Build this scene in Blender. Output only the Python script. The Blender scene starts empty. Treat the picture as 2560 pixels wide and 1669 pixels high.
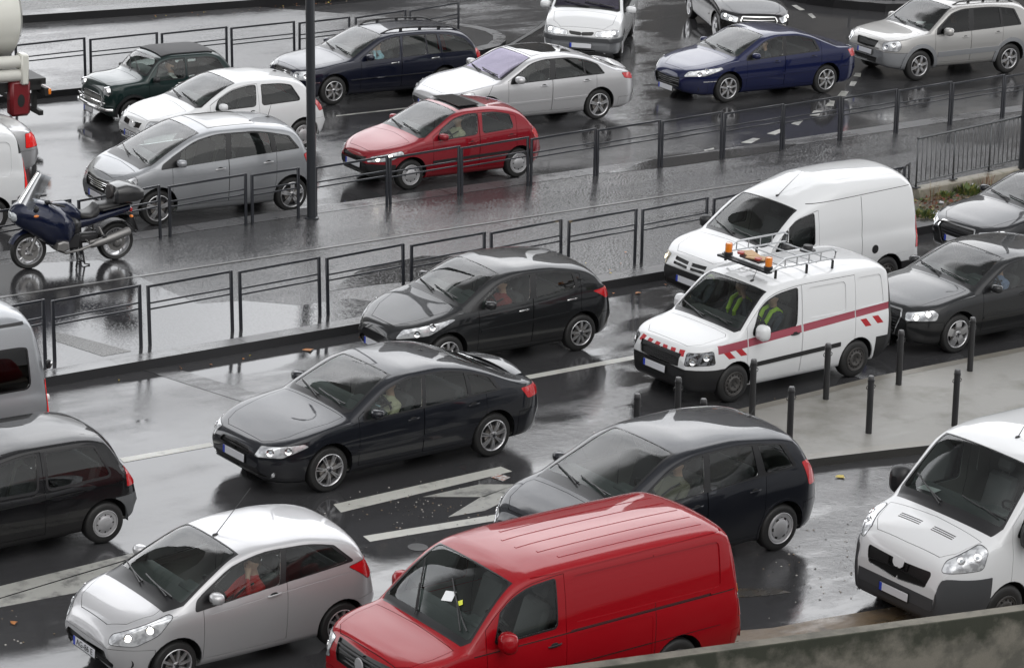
import bpy, math, random
import numpy as np
from mathutils import Matrix, Vector
random.seed(7)
SC = bpy.context.scene
COL = SC.collection
rad = math.radians

# ---------------------------------------------------------------- camera
CAM_F, CAM_P, CAM_R, CAM_H = 7090.0, rad(17.12), rad(2.96), 13.17
def cam_axes():
    fwd = Vector((0, math.cos(CAM_P), -math.sin(CAM_P)))
    right = Vector((1, 0, 0)); up = right.cross(fwd)
    c, s = math.cos(CAM_R), math.sin(CAM_R)
    return c*right + s*up, -s*right + c*up, fwd
_r, _u, _f = cam_axes()
cam_data = bpy.data.cameras.new("camera"); cam = bpy.data.objects.new("camera", cam_data); COL.objects.link(cam)
cam_data.sensor_width = 36.0; cam_data.lens = CAM_F/2560*36; cam_data.clip_end = 3000; cam_data.clip_start = 0.5
cam.matrix_world = Matrix(((_r.x, _u.x, -_f.x, 0), (_r.y, _u.y, -_f.y, 0), (_r.z, _u.z, -_f.z, CAM_H), (0, 0, 0, 1)))
SC.camera = cam

# ---------------------------------------------------------------- world, sun, exposure
SUN_EL, SUN_AZ = rad(48), rad(160)       # azimuth from +Y, clockwise positive; a broad veiled sun behind the viewer
w = bpy.data.worlds.new("World"); SC.world = w; w.use_nodes = True
nt = w.node_tree; nt.nodes.clear()
out = nt.nodes.new('ShaderNodeOutputWorld'); bg = nt.nodes.new('ShaderNodeBackground')
sky = nt.nodes.new('ShaderNodeTexSky'); sky.sky_type = 'NISHITA'; sky.sun_disc = False
sky.sun_elevation = SUN_EL; sky.sun_rotation = SUN_AZ; sky.air_density = 2.0; sky.dust_density = 6.0; sky.ozone_density = 1.0
hs = nt.nodes.new('ShaderNodeHueSaturation'); hs.inputs['Saturation'].default_value = 0.10
tc = nt.nodes.new('ShaderNodeTexCoord'); cl = nt.nodes.new('ShaderNodeTexNoise'); cl.inputs['Scale'].default_value = 3.4; cl.inputs['Detail'].default_value = 6
mx = nt.nodes.new('ShaderNodeMixRGB'); mx.inputs[0].default_value = 0.55
rmp = nt.nodes.new('ShaderNodeValToRGB')
rmp.color_ramp.elements[0].position = 0.3; rmp.color_ramp.elements[0].color = (5.2, 5.35, 5.7, 1)
rmp.color_ramp.elements[1].position = 0.7; rmp.color_ramp.elements[1].color = (13.0, 13.0, 13.2, 1)
nt.links.new(tc.outputs['Generated'], cl.inputs['Vector']); nt.links.new(cl.outputs['Fac'], rmp.inputs['Fac'])
nt.links.new(sky.outputs[0], hs.inputs['Color']); nt.links.new(hs.outputs[0], mx.inputs[1]); nt.links.new(rmp.outputs[0], mx.inputs[2])
# brightness by height over the far end of the street: low buildings' haze, a bright break in the cloud, a dark rain cloud overhead, plain overcast behind
def mth(op, a, b=None):
    q = nt.nodes.new('ShaderNodeMath'); q.operation = op
    for k, v in enumerate((a, b)):
        if v is None: continue
        if isinstance(v, (int, float)): q.inputs[k].default_value = v
        else: nt.links.new(v, q.inputs[k])
    return q.outputs[0]
sx = nt.nodes.new('ShaderNodeSeparateXYZ'); nt.links.new(tc.outputs['Generated'], sx.inputs[0])
phi = mth('ADD', mth('DIVIDE', mth('ARCTAN2', sx.outputs['Z'], sx.outputs['Y']), math.pi), mth('MULTIPLY', mth('SUBTRACT', cl.outputs['Fac'], .5), .16))
r2 = nt.nodes.new('ShaderNodeValToRGB'); nt.links.new(phi, r2.inputs[0]); els = r2.color_ramp.elements
for q in (.05, .08, .275, .298, .40, .50): els.new(q)
for e_, v in zip(els, (.8, 1.3, 4.0, 4.2, .40, .40, 1.0, 1.15)): e_.color = (v, v, v, 1)
ml_ = nt.nodes.new('ShaderNodeVectorMath'); ml_.operation = 'MULTIPLY'; nt.links.new(mx.outputs[0], ml_.inputs[0]); nt.links.new(r2.outputs[0], ml_.inputs[1])
nt.links.new(ml_.outputs[0], bg.inputs['Color']); bg.inputs['Strength'].default_value = 0.11
nt.links.new(bg.outputs[0], out.inputs[0])
sd = bpy.data.lights.new("sun", 'SUN'); sd.energy = 1.2; sd.angle = rad(90); sd.color = (1, .98, .95)
sun = bpy.data.objects.new("sun", sd); COL.objects.link(sun)
sdir = Vector((math.sin(SUN_AZ)*math.cos(SUN_EL), math.cos(SUN_AZ)*math.cos(SUN_EL), math.sin(SUN_EL)))
sun.rotation_euler = sdir.to_track_quat('Z', 'Y').to_euler()
SC.view_settings.view_transform = 'Standard'; SC.view_settings.look = 'None'; SC.view_settings.exposure = -0.1; SC.view_settings.gamma = 1.0

# ---------------------------------------------------------------- materials
MATS = {}
def mat(name, col=(.5, .5, .5), rough=.5, metal=0., coat=0., emit=None, estr=1., spec=.5, bump=None, trans=0., crough=.04, ior=1.5):
    if name in MATS: return MATS[name]
    m = bpy.data.materials.new(name); m.use_nodes = True
    b = m.node_tree.nodes['Principled BSDF']
    b.inputs['Base Color'].default_value = (*col, 1); b.inputs['Roughness'].default_value = rough; b.inputs['Metallic'].default_value = metal
    b.inputs['Coat Weight'].default_value = coat; b.inputs['Coat Roughness'].default_value = crough; b.inputs['Specular IOR Level'].default_value = spec
    b.inputs['IOR'].default_value = ior
    if emit: b.inputs['Emission Color'].default_value = (*emit, 1); b.inputs['Emission Strength'].default_value = estr
    if bump:
        n = m.node_tree.nodes; l = m.node_tree.links
        t = n.new('ShaderNodeTexCoord'); x = n.new('ShaderNodeTexNoise'); x.inputs['Scale'].default_value = bump[0]; x.inputs['Detail'].default_value = 3
        bp = n.new('ShaderNodeBump'); bp.inputs['Strength'].default_value = bump[1]; bp.inputs['Distance'].default_value = bump[2]
        l.new(t.outputs['Object'], x.inputs['Vector']); l.new(x.outputs['Fac'], bp.inputs['Height']); l.new(bp.outputs[0], b.inputs['Normal'])
    MATS[name] = m
    return m
def paint(name, col, metal=0., rough=.35, dirt=.25):
    """car paint under a clear coat: rain drops and a film of road dirt low on the body"""
    if name in MATS: return MATS[name]
    m = mat(name, col, rough, metal, 1.0, crough=.03, spec=.06)
    n = m.node_tree.nodes; l = m.node_tree.links; b = n['Principled BSDF']
    t = n.new('ShaderNodeTexCoord'); sp = n.new('ShaderNodeSeparateXYZ'); l.new(t.outputs['Object'], sp.inputs[0])
    v = n.new('ShaderNodeTexVoronoi'); v.inputs['Scale'].default_value = 48
    dr = n.new('ShaderNodeMapRange'); dr.inputs['From Min'].default_value = .06; dr.inputs['From Max'].default_value = .20; dr.inputs['To Min'].default_value = 1; dr.inputs['To Max'].default_value = 0
    l.new(t.outputs['Object'], v.inputs['Vector']); l.new(v.outputs['Distance'], dr.inputs['Value'])
    bp = n.new('ShaderNodeBump'); bp.inputs['Strength'].default_value = .16; bp.inputs['Distance'].default_value = .003
    l.new(dr.outputs[0], bp.inputs['Height']); l.new(bp.outputs[0], b.inputs['Coat Normal'])
    # grime
    x = n.new('ShaderNodeTexNoise'); x.inputs['Scale'].default_value = 3.5; x.inputs['Detail'].default_value = 6; l.new(t.outputs['Object'], x.inputs['Vector'])
    ad = n.new('ShaderNodeMath'); ad.operation = 'MULTIPLY_ADD'; ad.inputs[1].default_value = .5; l.new(x.outputs['Fac'], ad.inputs[0]); l.new(sp.outputs['Z'], ad.inputs[2])
    mr = n.new('ShaderNodeMapRange'); mr.inputs['From Min'].default_value = .35; mr.inputs['From Max'].default_value = .95; mr.inputs['To Min'].default_value = dirt; mr.inputs['To Max'].default_value = .02
    l.new(ad.outputs[0], mr.inputs['Value'])
    mxx = n.new('ShaderNodeMixRGB'); mxx.inputs[1].default_value = (*col, 1); mxx.inputs[2].default_value = (.05, .047, .043, 1); l.new(mr.outputs[0], mxx.inputs[0]); l.new(mxx.outputs[0], b.inputs['Base Color'])
    cr = n.new('ShaderNodeMapRange'); cr.inputs['From Max'].default_value = .3; cr.inputs['To Min'].default_value = .015; cr.inputs['To Max'].default_value = .16; l.new(mr.outputs[0], cr.inputs['Value']); l.new(cr.outputs[0], b.inputs['Coat Roughness'])
    return m
def glass(name, tint=(.42, .47, .45), ior=1.5, rough=.0, refl=(1, 1, 1)):
    if name in MATS: return MATS[name]
    m = bpy.data.materials.new(name); m.use_nodes = True; n = m.node_tree.nodes; l = m.node_tree.links; n.clear()
    o = n.new('ShaderNodeOutputMaterial'); mixs = n.new('ShaderNodeMixShader'); tr = n.new('ShaderNodeBsdfTransparent'); gl = n.new('ShaderNodeBsdfGlossy'); fr = n.new('ShaderNodeFresnel')
    tr.inputs[0].default_value = (*tint, 1); gl.inputs['Roughness'].default_value = rough; gl.inputs['Color'].default_value = (*refl, 1); fr.inputs['IOR'].default_value = ior
    l.new(fr.outputs[0], mixs.inputs[0]); l.new(tr.outputs[0], mixs.inputs[1]); l.new(gl.outputs[0], mixs.inputs[2]); l.new(mixs.outputs[0], o.inputs[0])
    MATS[name] = m; return m
BLACK = mat('black plastic', (.012, .012, .013), .42)
GAPM = mat('panel gap', (.004, .004, .004), .8)
TRIM = mat('black trim', (.010, .010, .011), .3)
GREYP = mat('grey plastic', (.05, .052, .056), .5)
RUBBER = mat('tyre rubber', (.013, .013, .013), .55, bump=(60, .2, .004))
ALLOY = mat('alloy', (.55, .55, .56), .28, .85)
HUBCAP = mat('hubcap', (.42, .42, .43), .38, .5)
STEEL = mat('steel wheel', (.055, .052, .05), .55, .2)
CHROME = mat('chrome', (.8, .8, .8), .08, 1.)
DARKIN = mat('interior dark', (.065, .075, .075), .6)
SEATM = mat('seat cloth', (.05, .05, .054), .85)
SEATG = mat('seat cloth grey', (.14, .14, .145), .85)
LINER = mat('headliner', (.26, .26, .25), .9)
GLASS = glass('car glass', (.80, .87, .84), 1.6); GLASSD = glass('dark car glass', (.16, .17, .17)); GLASSV = glass('violet windscreen', (.42, .38, .55), 2.1, refl=(.86, .80, 1))
REDL = mat('red lamp', (.45, .008, .012), .12, 0, 1.0, bump=(45, .25, .006))
LITRED = mat('lit tail lamp', (.6, .01, .01), .15, 0, 1., emit=(1, .03, .02), estr=.22)
def lampmat(name, lo, hi, sc=16):
    m = mat(name, hi, .2, .55, 1.0, bump=(7, .25, .03)); n = m.node_tree.nodes; l = m.node_tree.links; t = n.new('ShaderNodeTexCoord'); v = n.new('ShaderNodeTexNoise'); v.inputs['Scale'].default_value = sc; v.inputs['Detail'].default_value = 2; l.new(t.outputs['Object'], v.inputs[0])
    r = n.new('ShaderNodeValToRGB'); r.color_ramp.elements[0].position = .42; r.color_ramp.elements[0].color = (*lo, 1); r.color_ramp.elements[1].position = .56; r.color_ramp.elements[1].color = (*hi, 1); l.new(v.outputs['Fac'], r.inputs[0]); l.new(r.outputs[0], n['Principled BSDF'].inputs['Base Color']); return m
CLEARL = lampmat('clear lamp', (.42, .43, .45), (.76, .78, .80), 11)
LIT = mat('lit lamp', (.9, .9, .85), .2, emit=(1, .93, .78), estr=9)
LITW = mat('lit lamp warm', (.9, .8, .6), .2, emit=(1, .72, .34), estr=7)
AMBER = mat('amber lamp', (.75, .20, .01), .15, 0, 1.)
PLATE = mat('plate white', (.62, .63, .66), .4, 0, .4)
PLBLUE = mat('plate blue', (.02, .05, .42), .4)
INK = mat('plate ink', (.02, .02, .02), .5)
DARKMET = mat('dark metal', (.035, .037, .042), .38, .5, .6)

# ---------------------------------------------------------------- mesh helpers
def link(name, me, parent=None):
    o = bpy.data.objects.new(name, me); COL.objects.link(o)
    if parent: o.parent = parent
    return o
class MB:
    """collects faces with material slots; becomes ONE mesh"""
    def __init__(s): s.v = []; s.f = []; s.m = []; s.sm = []; s.mats = []; s.M = Matrix.Identity(4)
    def slot(s, m):
        if m not in s.mats: s.mats.append(m)
        return s.mats.index(m)
    def add(s, vs, fs, m, smooth=False):
        b = len(s.v); k = s.slot(m)
        for p in vs: s.v.append(tuple(s.M @ Vector(p)))
        for f in fs: s.f.append([b+i for i in f]); s.m.append(k); s.sm.append(smooth)
    def box(s, c, d, m, R=None, bev=0.0):
        x, y, z = d[0]/2, d[1]/2, d[2]/2
        if bev > 0:
            b = min(bev, x*.95, y*.95, z*.95); pts = []
            for sx in (-1, 1):
                for sy in (-1, 1):
                    for sz in (-1, 1):
                        pts += [(sx*x, sy*(y-b), sz*(z-b)), (sx*(x-b), sy*y, sz*(z-b)), (sx*(x-b), sy*(y-b), sz*z)]
            i = lambda sx, sy, sz, k: ((sx > 0)*4+(sy > 0)*2+(sz > 0))*3+k
            fs = []
            for sg in (-1, 1):
                fs.append([i(sg, -1, -1, 0), i(sg, 1, -1, 0), i(sg, 1, 1, 0), i(sg, -1, 1, 0)][::sg])
                fs.append([i(-1, sg, -1, 1), i(-1, sg, 1, 1), i(1, sg, 1, 1), i(1, sg, -1, 1)][::sg])
                fs.append([i(-1, -1, sg, 2), i(1, -1, sg, 2), i(1, 1, sg, 2), i(-1, 1, sg, 2)][::sg])
                for sh in (-1, 1):
                    g = sg*sh
                    fs.append([i(sg, sh, -1, 0), i(sg, sh, -1, 1), i(sg, sh, 1, 1), i(sg, sh, 1, 0)][::g])
                    fs.append([i(sg, -1, sh, 0), i(sg, 1, sh, 0), i(sg, 1, sh, 2), i(sg, -1, sh, 2)][::g])
                    fs.append([i(-1, sg, sh, 1), i(-1, sg, sh, 2), i(1, sg, sh, 2), i(1, sg, sh, 1)][::g])
                    for si in (-1, 1): fs.append([i(sg, sh, si, 0), i(sg, sh, si, 1), i(sg, sh, si, 2)][::(-1 if sg*sh*si > 0 else 1)])
        else:
            pts = [(a*x, b*y, c2*z) for a in (-1, 1) for b in (-1, 1) for c2 in (-1, 1)]
            fs = [(0, 1, 3, 2), (4, 6, 7, 5), (0, 4, 5, 1), (2, 3, 7, 6), (0, 2, 6, 4), (1, 5, 7, 3)]
        c = Vector(c)
        s.add([tuple(c + ((R @ Vector(p)) if R else Vector(p))) for p in pts], fs, m, bev > 0)
    def tube(s, pts, r, m, n=8, cap=True, r2=None):
        pts = [Vector(p) for p in pts]; k = len(pts); vs = []; rs = r if isinstance(r, (list, tuple)) else [r]*k
        for i, p in enumerate(pts):
            t = (pts[min(i+1, k-1)]-pts[max(i-1, 0)]).normalized()
            a = t.cross(Vector((0, 0, 1)))
            if a.length < .05: a = t.cross(Vector((1, 0, 0)))
            a.normalize(); b = t.cross(a)
            for q in range(n):
                g = 2*math.pi*q/n; vs.append(tuple(p + rs[i]*(math.cos(g)*a + math.sin(g)*b)))
        fs = [(i*n+q, i*n+(q+1) % n, (i+1)*n+(q+1) % n, (i+1)*n+q) for i in range(k-1) for q in range(n)]
        s.add(vs, fs, m, True)
        if cap: s.add(vs[:n], [list(range(n))], m); s.add(vs[-n:], [list(range(n))[::-1]], m)
    def lathe(s, prof, m, n=24, axis='y', c=(0, 0, 0)):
        vs = []
        for (r, h) in prof:
            for q in range(n):
                g = 2*math.pi*q/n; a, b = r*math.cos(g), r*math.sin(g)
                p = {'y': (a, h, b), 'z': (a, b, h), 'x': (h, a, b)}[axis]; vs.append((p[0]+c[0], p[1]+c[1], p[2]+c[2]))
        k = len(prof)
        fs = [(i*n+q, i*n+(q+1) % n, (i+1)*n+(q+1) % n, (i+1)*n+q) for i in range(k-1) for q in range(n)]
        if axis != 'y': fs = [f[::-1] for f in fs]
        s.add(vs, fs, m, True)
    def ball(s, c, r, m, n=12, k=8):
        if not isinstance(r, (tuple, list)): r = (r, r, r)
        vs = []
        for i in range(k+1):
            a = math.pi*i/k
            for q in range(n): g = 2*math.pi*q/n; vs.append((c[0]+r[0]*math.sin(a)*math.cos(g), c[1]+r[1]*math.sin(a)*math.sin(g), c[2]+r[2]*math.cos(a)))
        fs = [(i*n+q, (i+1)*n+q, (i+1)*n+(q+1) % n, i*n+(q+1) % n) for i in range(k) for q in range(n)]
        s.add(vs, fs, m, True)
    def prism(s, poly, h0, h1, m, axis='z', smooth=False):
        """extrude a 2D outline between h0 and h1 along the axis"""
        f = {'z': lambda p, h: (p[0], p[1], h), 'y': lambda p, h: (p[0], h, p[1]), 'x': lambda p, h: (h, p[0], p[1])}[axis]
        n = len(poly); vs = [f(p, h0) for p in poly]+[f(p, h1) for p in poly]
        s.add(vs, [list(range(n))[::-1], [n+i for i in range(n)]], m)
        s.add(vs, [(i, (i+1) % n, n+(i+1) % n, n+i) for i in range(n)], m, smooth)
    def loft(s, rings, m, cap=True, smooth=True):
        n = len(rings[0]); vs = [p for r in rings for p in r]
        s.add(vs, [(i*n+q, i*n+(q+1) % n, (i+1)*n+(q+1) % n, (i+1)*n+q) for i in range(len(rings)-1) for q in range(n)], m, smooth)
        if cap: s.add(rings[0], [list(range(n))[::-1]], m); s.add(rings[-1], [list(range(n))], m)
    def build(s, name, parent=None, recalc=True):
        me = bpy.data.meshes.new(name); me.from_pydata(s.v, [], s.f)
        for m in s.mats: me.materials.append(m)
        me.polygons.foreach_set('material_index', s.m); me.polygons.foreach_set('use_smooth', s.sm)
        if recalc:
            import bmesh
            b = bmesh.new(); b.from_mesh(me); bmesh.ops.remove_doubles(b, verts=b.verts, dist=1e-6); bmesh.ops.recalc_face_normals(b, faces=b.faces)
            for e in b.edges:
                if len(e.link_faces) == 2 and e.calc_face_angle(0) > rad(38): e.smooth = False
            b.to_mesh(me); b.free()
        me.update()
        return link(name, me, parent)
def tag(o, label, cat, group=None, kind=None):
    o['label'] = label; o['category'] = cat
    if group: o['group'] = group
    if kind: o['kind'] = kind
    return o
def structure(o): o['kind'] = 'structure'; return o
def empty(name, loc=(0, 0, 0), rz=0.):
    o = bpy.data.objects.new(name, None); COL.objects.link(o); o.location = loc; o.rotation_euler = (0, 0, rz); o.empty_display_size = .2; return o
def pchip(pts):
    x = np.array([p[0] for p in pts], float); y = np.array([p[1] for p in pts], float)
    h = np.diff(x); d = np.diff(y)/h; n = len(x); m = np.zeros(n)
    if n == 2: m[:] = d[0]
    else:
        for i in range(1, n-1):
            if d[i-1]*d[i] > 0:
                w1, w2 = 2*h[i]+h[i-1], h[i]+2*h[i-1]; m[i] = (w1+w2)/(w1/d[i-1]+w2/d[i])
        m[0], m[-1] = d[0], d[-1]
    X, Y, Mm, Hh = x.tolist(), y.tolist(), m.tolist(), h.tolist()
    def f(t):
        if t <= X[0]: return Y[0]
        if t >= X[-1]: return Y[-1]
        i = 0
        while t > X[i+1]: i += 1
        u = (t-X[i])/Hh[i]; u2, u3 = u*u, u*u*u
        return (2*u3-3*u2+1)*Y[i]+(u3-2*u2+u)*Hh[i]*Mm[i]+(-2*u3+3*u2)*Y[i+1]+(u3-u2)*Hh[i]*Mm[i+1]
    return f
def rounded(poly, r, k=4):
    """round the corners of a 2D polygon"""
    o = []; n = len(poly)
    for i in range(n):
        p, a, b = Vector(poly[i]), Vector(poly[i-1]), Vector(poly[(i+1) % n])
        rr = r[i] if isinstance(r, (list, tuple)) else r
        d = min(rr, (a-p).length*.48, (b-p).length*.48)
        if d < 1e-4: o.append(tuple(p)); continue
        A = p+(a-p).normalized()*d; B = p+(b-p).normalized()*d
        for j in range(k+1): t = j/k; o.append(tuple((1-t)**2*A+2*t*(1-t)*p+t*t*B))
    return o
def ccw(poly):
    a = sum(poly[i-1][0]*poly[i][1]-poly[i][0]*poly[i-1][1] for i in range(len(poly)))
    return list(poly) if a > 0 else list(poly)[::-1]
def hull(pts):
    pts = sorted(set((round(a, 6), round(b, 6)) for a, b in pts))
    def half(ps):
        o = []
        for p in ps:
            while len(o) > 1 and (o[-1][0]-o[-2][0])*(p[1]-o[-2][1])-(o[-1][1]-o[-2][1])*(p[0]-o[-2][0]) <= 0: o.pop()
            o.append(p)
        return o[:-1]
    return half(pts)+half(pts[::-1])
# ---------------------------------------------------------------- vehicle shell: lofted surface, cut into panels, glass and lamps
SIDE = ((1, 0, 0), (0, 0, 1)); TOP = ((1, 0, 0), (0, 1, 0)); FRONT = ((0, 1, 0), (0, 0, 1))
def CORNER(az): return ((math.sin(rad(az)), math.cos(rad(az)), 0), (0, 0, 1))
def RCORNER(az): return ((-math.sin(rad(az)), math.cos(rad(az)), 0), (0, 0, 1))
def clip(poly, U, V, a, b, c):
    """split a 6-tuple polygon by the line a*u+b*v+c: (inside, outside)"""
    d = [a*(p[0]*U[0]+p[1]*U[1]+p[2]*U[2])+b*(p[0]*V[0]+p[1]*V[1]+p[2]*V[2])+c for p in poly]
    if min(d) >= -1e-6: return poly, None
    if max(d) <= 1e-6: return None, poly
    I, O = [], []; n = len(poly)
    for i in range(n):
        p, q, dp, dq = poly[i], poly[(i+1) % n], d[i], d[(i+1) % n]
        if dp >= 0: I.append(p)
        if dp <= 0: O.append(p)
        if (dp > 0 and dq < 0) or (dp < 0 and dq > 0):
            t = dp/(dp-dq); r = tuple(x+t*(y-x) for x, y in zip(p, q)); I.append(r); O.append(r)
    return (I if len(I) > 2 else None), (O if len(O) > 2 else None)
def cut(faces, proj, poly, newtag, pred=None, only=('body',)):
    U, V = proj; poly = ccw(poly); n = len(poly); lines = []
    for i in range(n):
        (x0, y0), (x1, y1) = poly[i], poly[(i+1) % n]
        a, b = -(y1-y0), (x1-x0); L = math.hypot(a, b)
        if L < 1e-7: continue
        lines.append((a/L, b/L, -(a*x0+b*y0)/L))
    u0, u1 = min(p[0] for p in poly), max(p[0] for p in poly); v0, v1 = min(p[1] for p in poly), max(p[1] for p in poly)
    res = []
    for P, t in faces:
        if only is not None and t not in only: res.append((P, t)); continue
        us = [p[0]*U[0]+p[1]*U[1]+p[2]*U[2] for p in P]
        if max(us) < u0 or min(us) > u1: res.append((P, t)); continue
        vs = [p[0]*V[0]+p[1]*V[1]+p[2]*V[2] for p in P]
        if max(vs) < v0 or min(vs) > v1: res.append((P, t)); continue
        if pred:
            k = len(P); c = [sum(p[i] for p in P)/k for i in range(6)]
            if not pred(c): res.append((P, t)); continue
        cur = P; outs = []
        for l in lines:
            cur, o = clip(cur, U, V, *l)
            if o: outs.append(o)
            if cur is None: break
        if cur is None: res.append((P, t))
        else:
            res += [(o, t) for o in outs]
            if newtag: res.append((cur, newtag))
    return res
def clip2d(poly, a, b, c):
    o = []; n = len(poly)
    for i in range(n):
        p, q = poly[i], poly[(i+1) % n]; dp, dq = a*p[0]+b*p[1]+c, a*q[0]+b*q[1]+c
        if dp >= 0: o.append(p)
        if dp*dq < 0: t = dp/(dp-dq); o.append((p[0]+t*(q[0]-p[0]), p[1]+t*(q[1]-p[1])))
    return o
def grow(poly, d):
    """offset a convex outline outward"""
    return ccw(hull([(x+d*math.cos(k*math.pi/8), y+d*math.sin(k*math.pi/8)) for x, y in poly for k in range(16)]))
def shell_mesh(name, groups, parent, inner=None, thick=.025):
    """groups: [(polys, material, offset)] of 6-tuple polygons -> one mesh with analytic normals, optional inner skin and rims"""
    verts = []; norms = []; faces = []; mi = []; mats = []; key = {}
    def vid(p, n, layer):
        k = (round(p[0], 5), round(p[1], 5), round(p[2], 5), layer)
        if k in key: return key[k]
        key[k] = len(verts); verts.append(p); norms.append(n); return key[k]
    def slot(m):
        if m not in mats: mats.append(m)
        return mats.index(m)
    for gi, (polys, m, off) in enumerate(groups):
        k = slot(m); edges = {}
        for P in polys:
            ids = []; pts = []
            for q in P:
                L = math.sqrt(q[3]**2+q[4]**2+q[5]**2) or 1; n = (q[3]/L, q[4]/L, q[5]/L)
                p = (q[0]+n[0]*off, q[1]+n[1]*off, q[2]+n[2]*off); i = vid(p, n, gi if off else 'a')
                if not ids or (ids[-1] != i): ids.append(i); pts.append((p, n))
            if len(ids) > 1 and ids[0] == ids[-1]: ids.pop(); pts.pop()
            if len(set(ids)) < 3 or len(set(ids)) != len(ids): continue
            faces.append(ids); mi.append(k)
            for a in range(len(ids)):
                e = (ids[a], ids[(a+1) % len(ids)])
                if (e[1], e[0]) in edges: del edges[(e[1], e[0])]
                else: edges[e] = (pts[a], pts[(a+1) % len(ids)])
            if inner is not None:
                q = [vid(tuple(p[i]-n[i]*thick for i in range(3)), (-n[0], -n[1], -n[2]), ('in', gi)) for p, n in pts][::-1]
                if len(set(q)) == len(q): faces.append(q); mi.append(slot(inner))
        t = thick if inner is not None else abs(off)
        if t > 0:
            for (p0, n0), (p1, n1) in edges.values():
                s = -1 if (inner is not None or off > 0) else 1
                a, b = Vector(p0), Vector(p1); c, d = b+Vector(n1)*t*s, a+Vector(n0)*t*s
                q = [b, a, d, c] if s < 0 else [a, b, c, d]
                nn = (q[1]-q[0]).cross(q[3]-q[0])
                if nn.length < 1e-10: continue
                nn.normalize(); base = len(verts)
                for z in q: verts.append(tuple(z)); norms.append(tuple(nn))
                faces.append([base, base+1, base+2, base+3]); mi.append(k)
    me = bpy.data.meshes.new(name); me.from_pydata(verts, [], faces)
    for m in mats: me.materials.append(m)
    me.polygons.foreach_set('material_index', mi); me.polygons.foreach_set('use_smooth', [True]*len(faces))
    me.update(); me.normals_split_custom_set_from_vertices(norms)
    return link(name, me, parent)
FL = pchip([(0, .962), (.22, .988), (.5, 1.0), (.76, .992), (.9, .975), (1, .955)])
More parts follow.
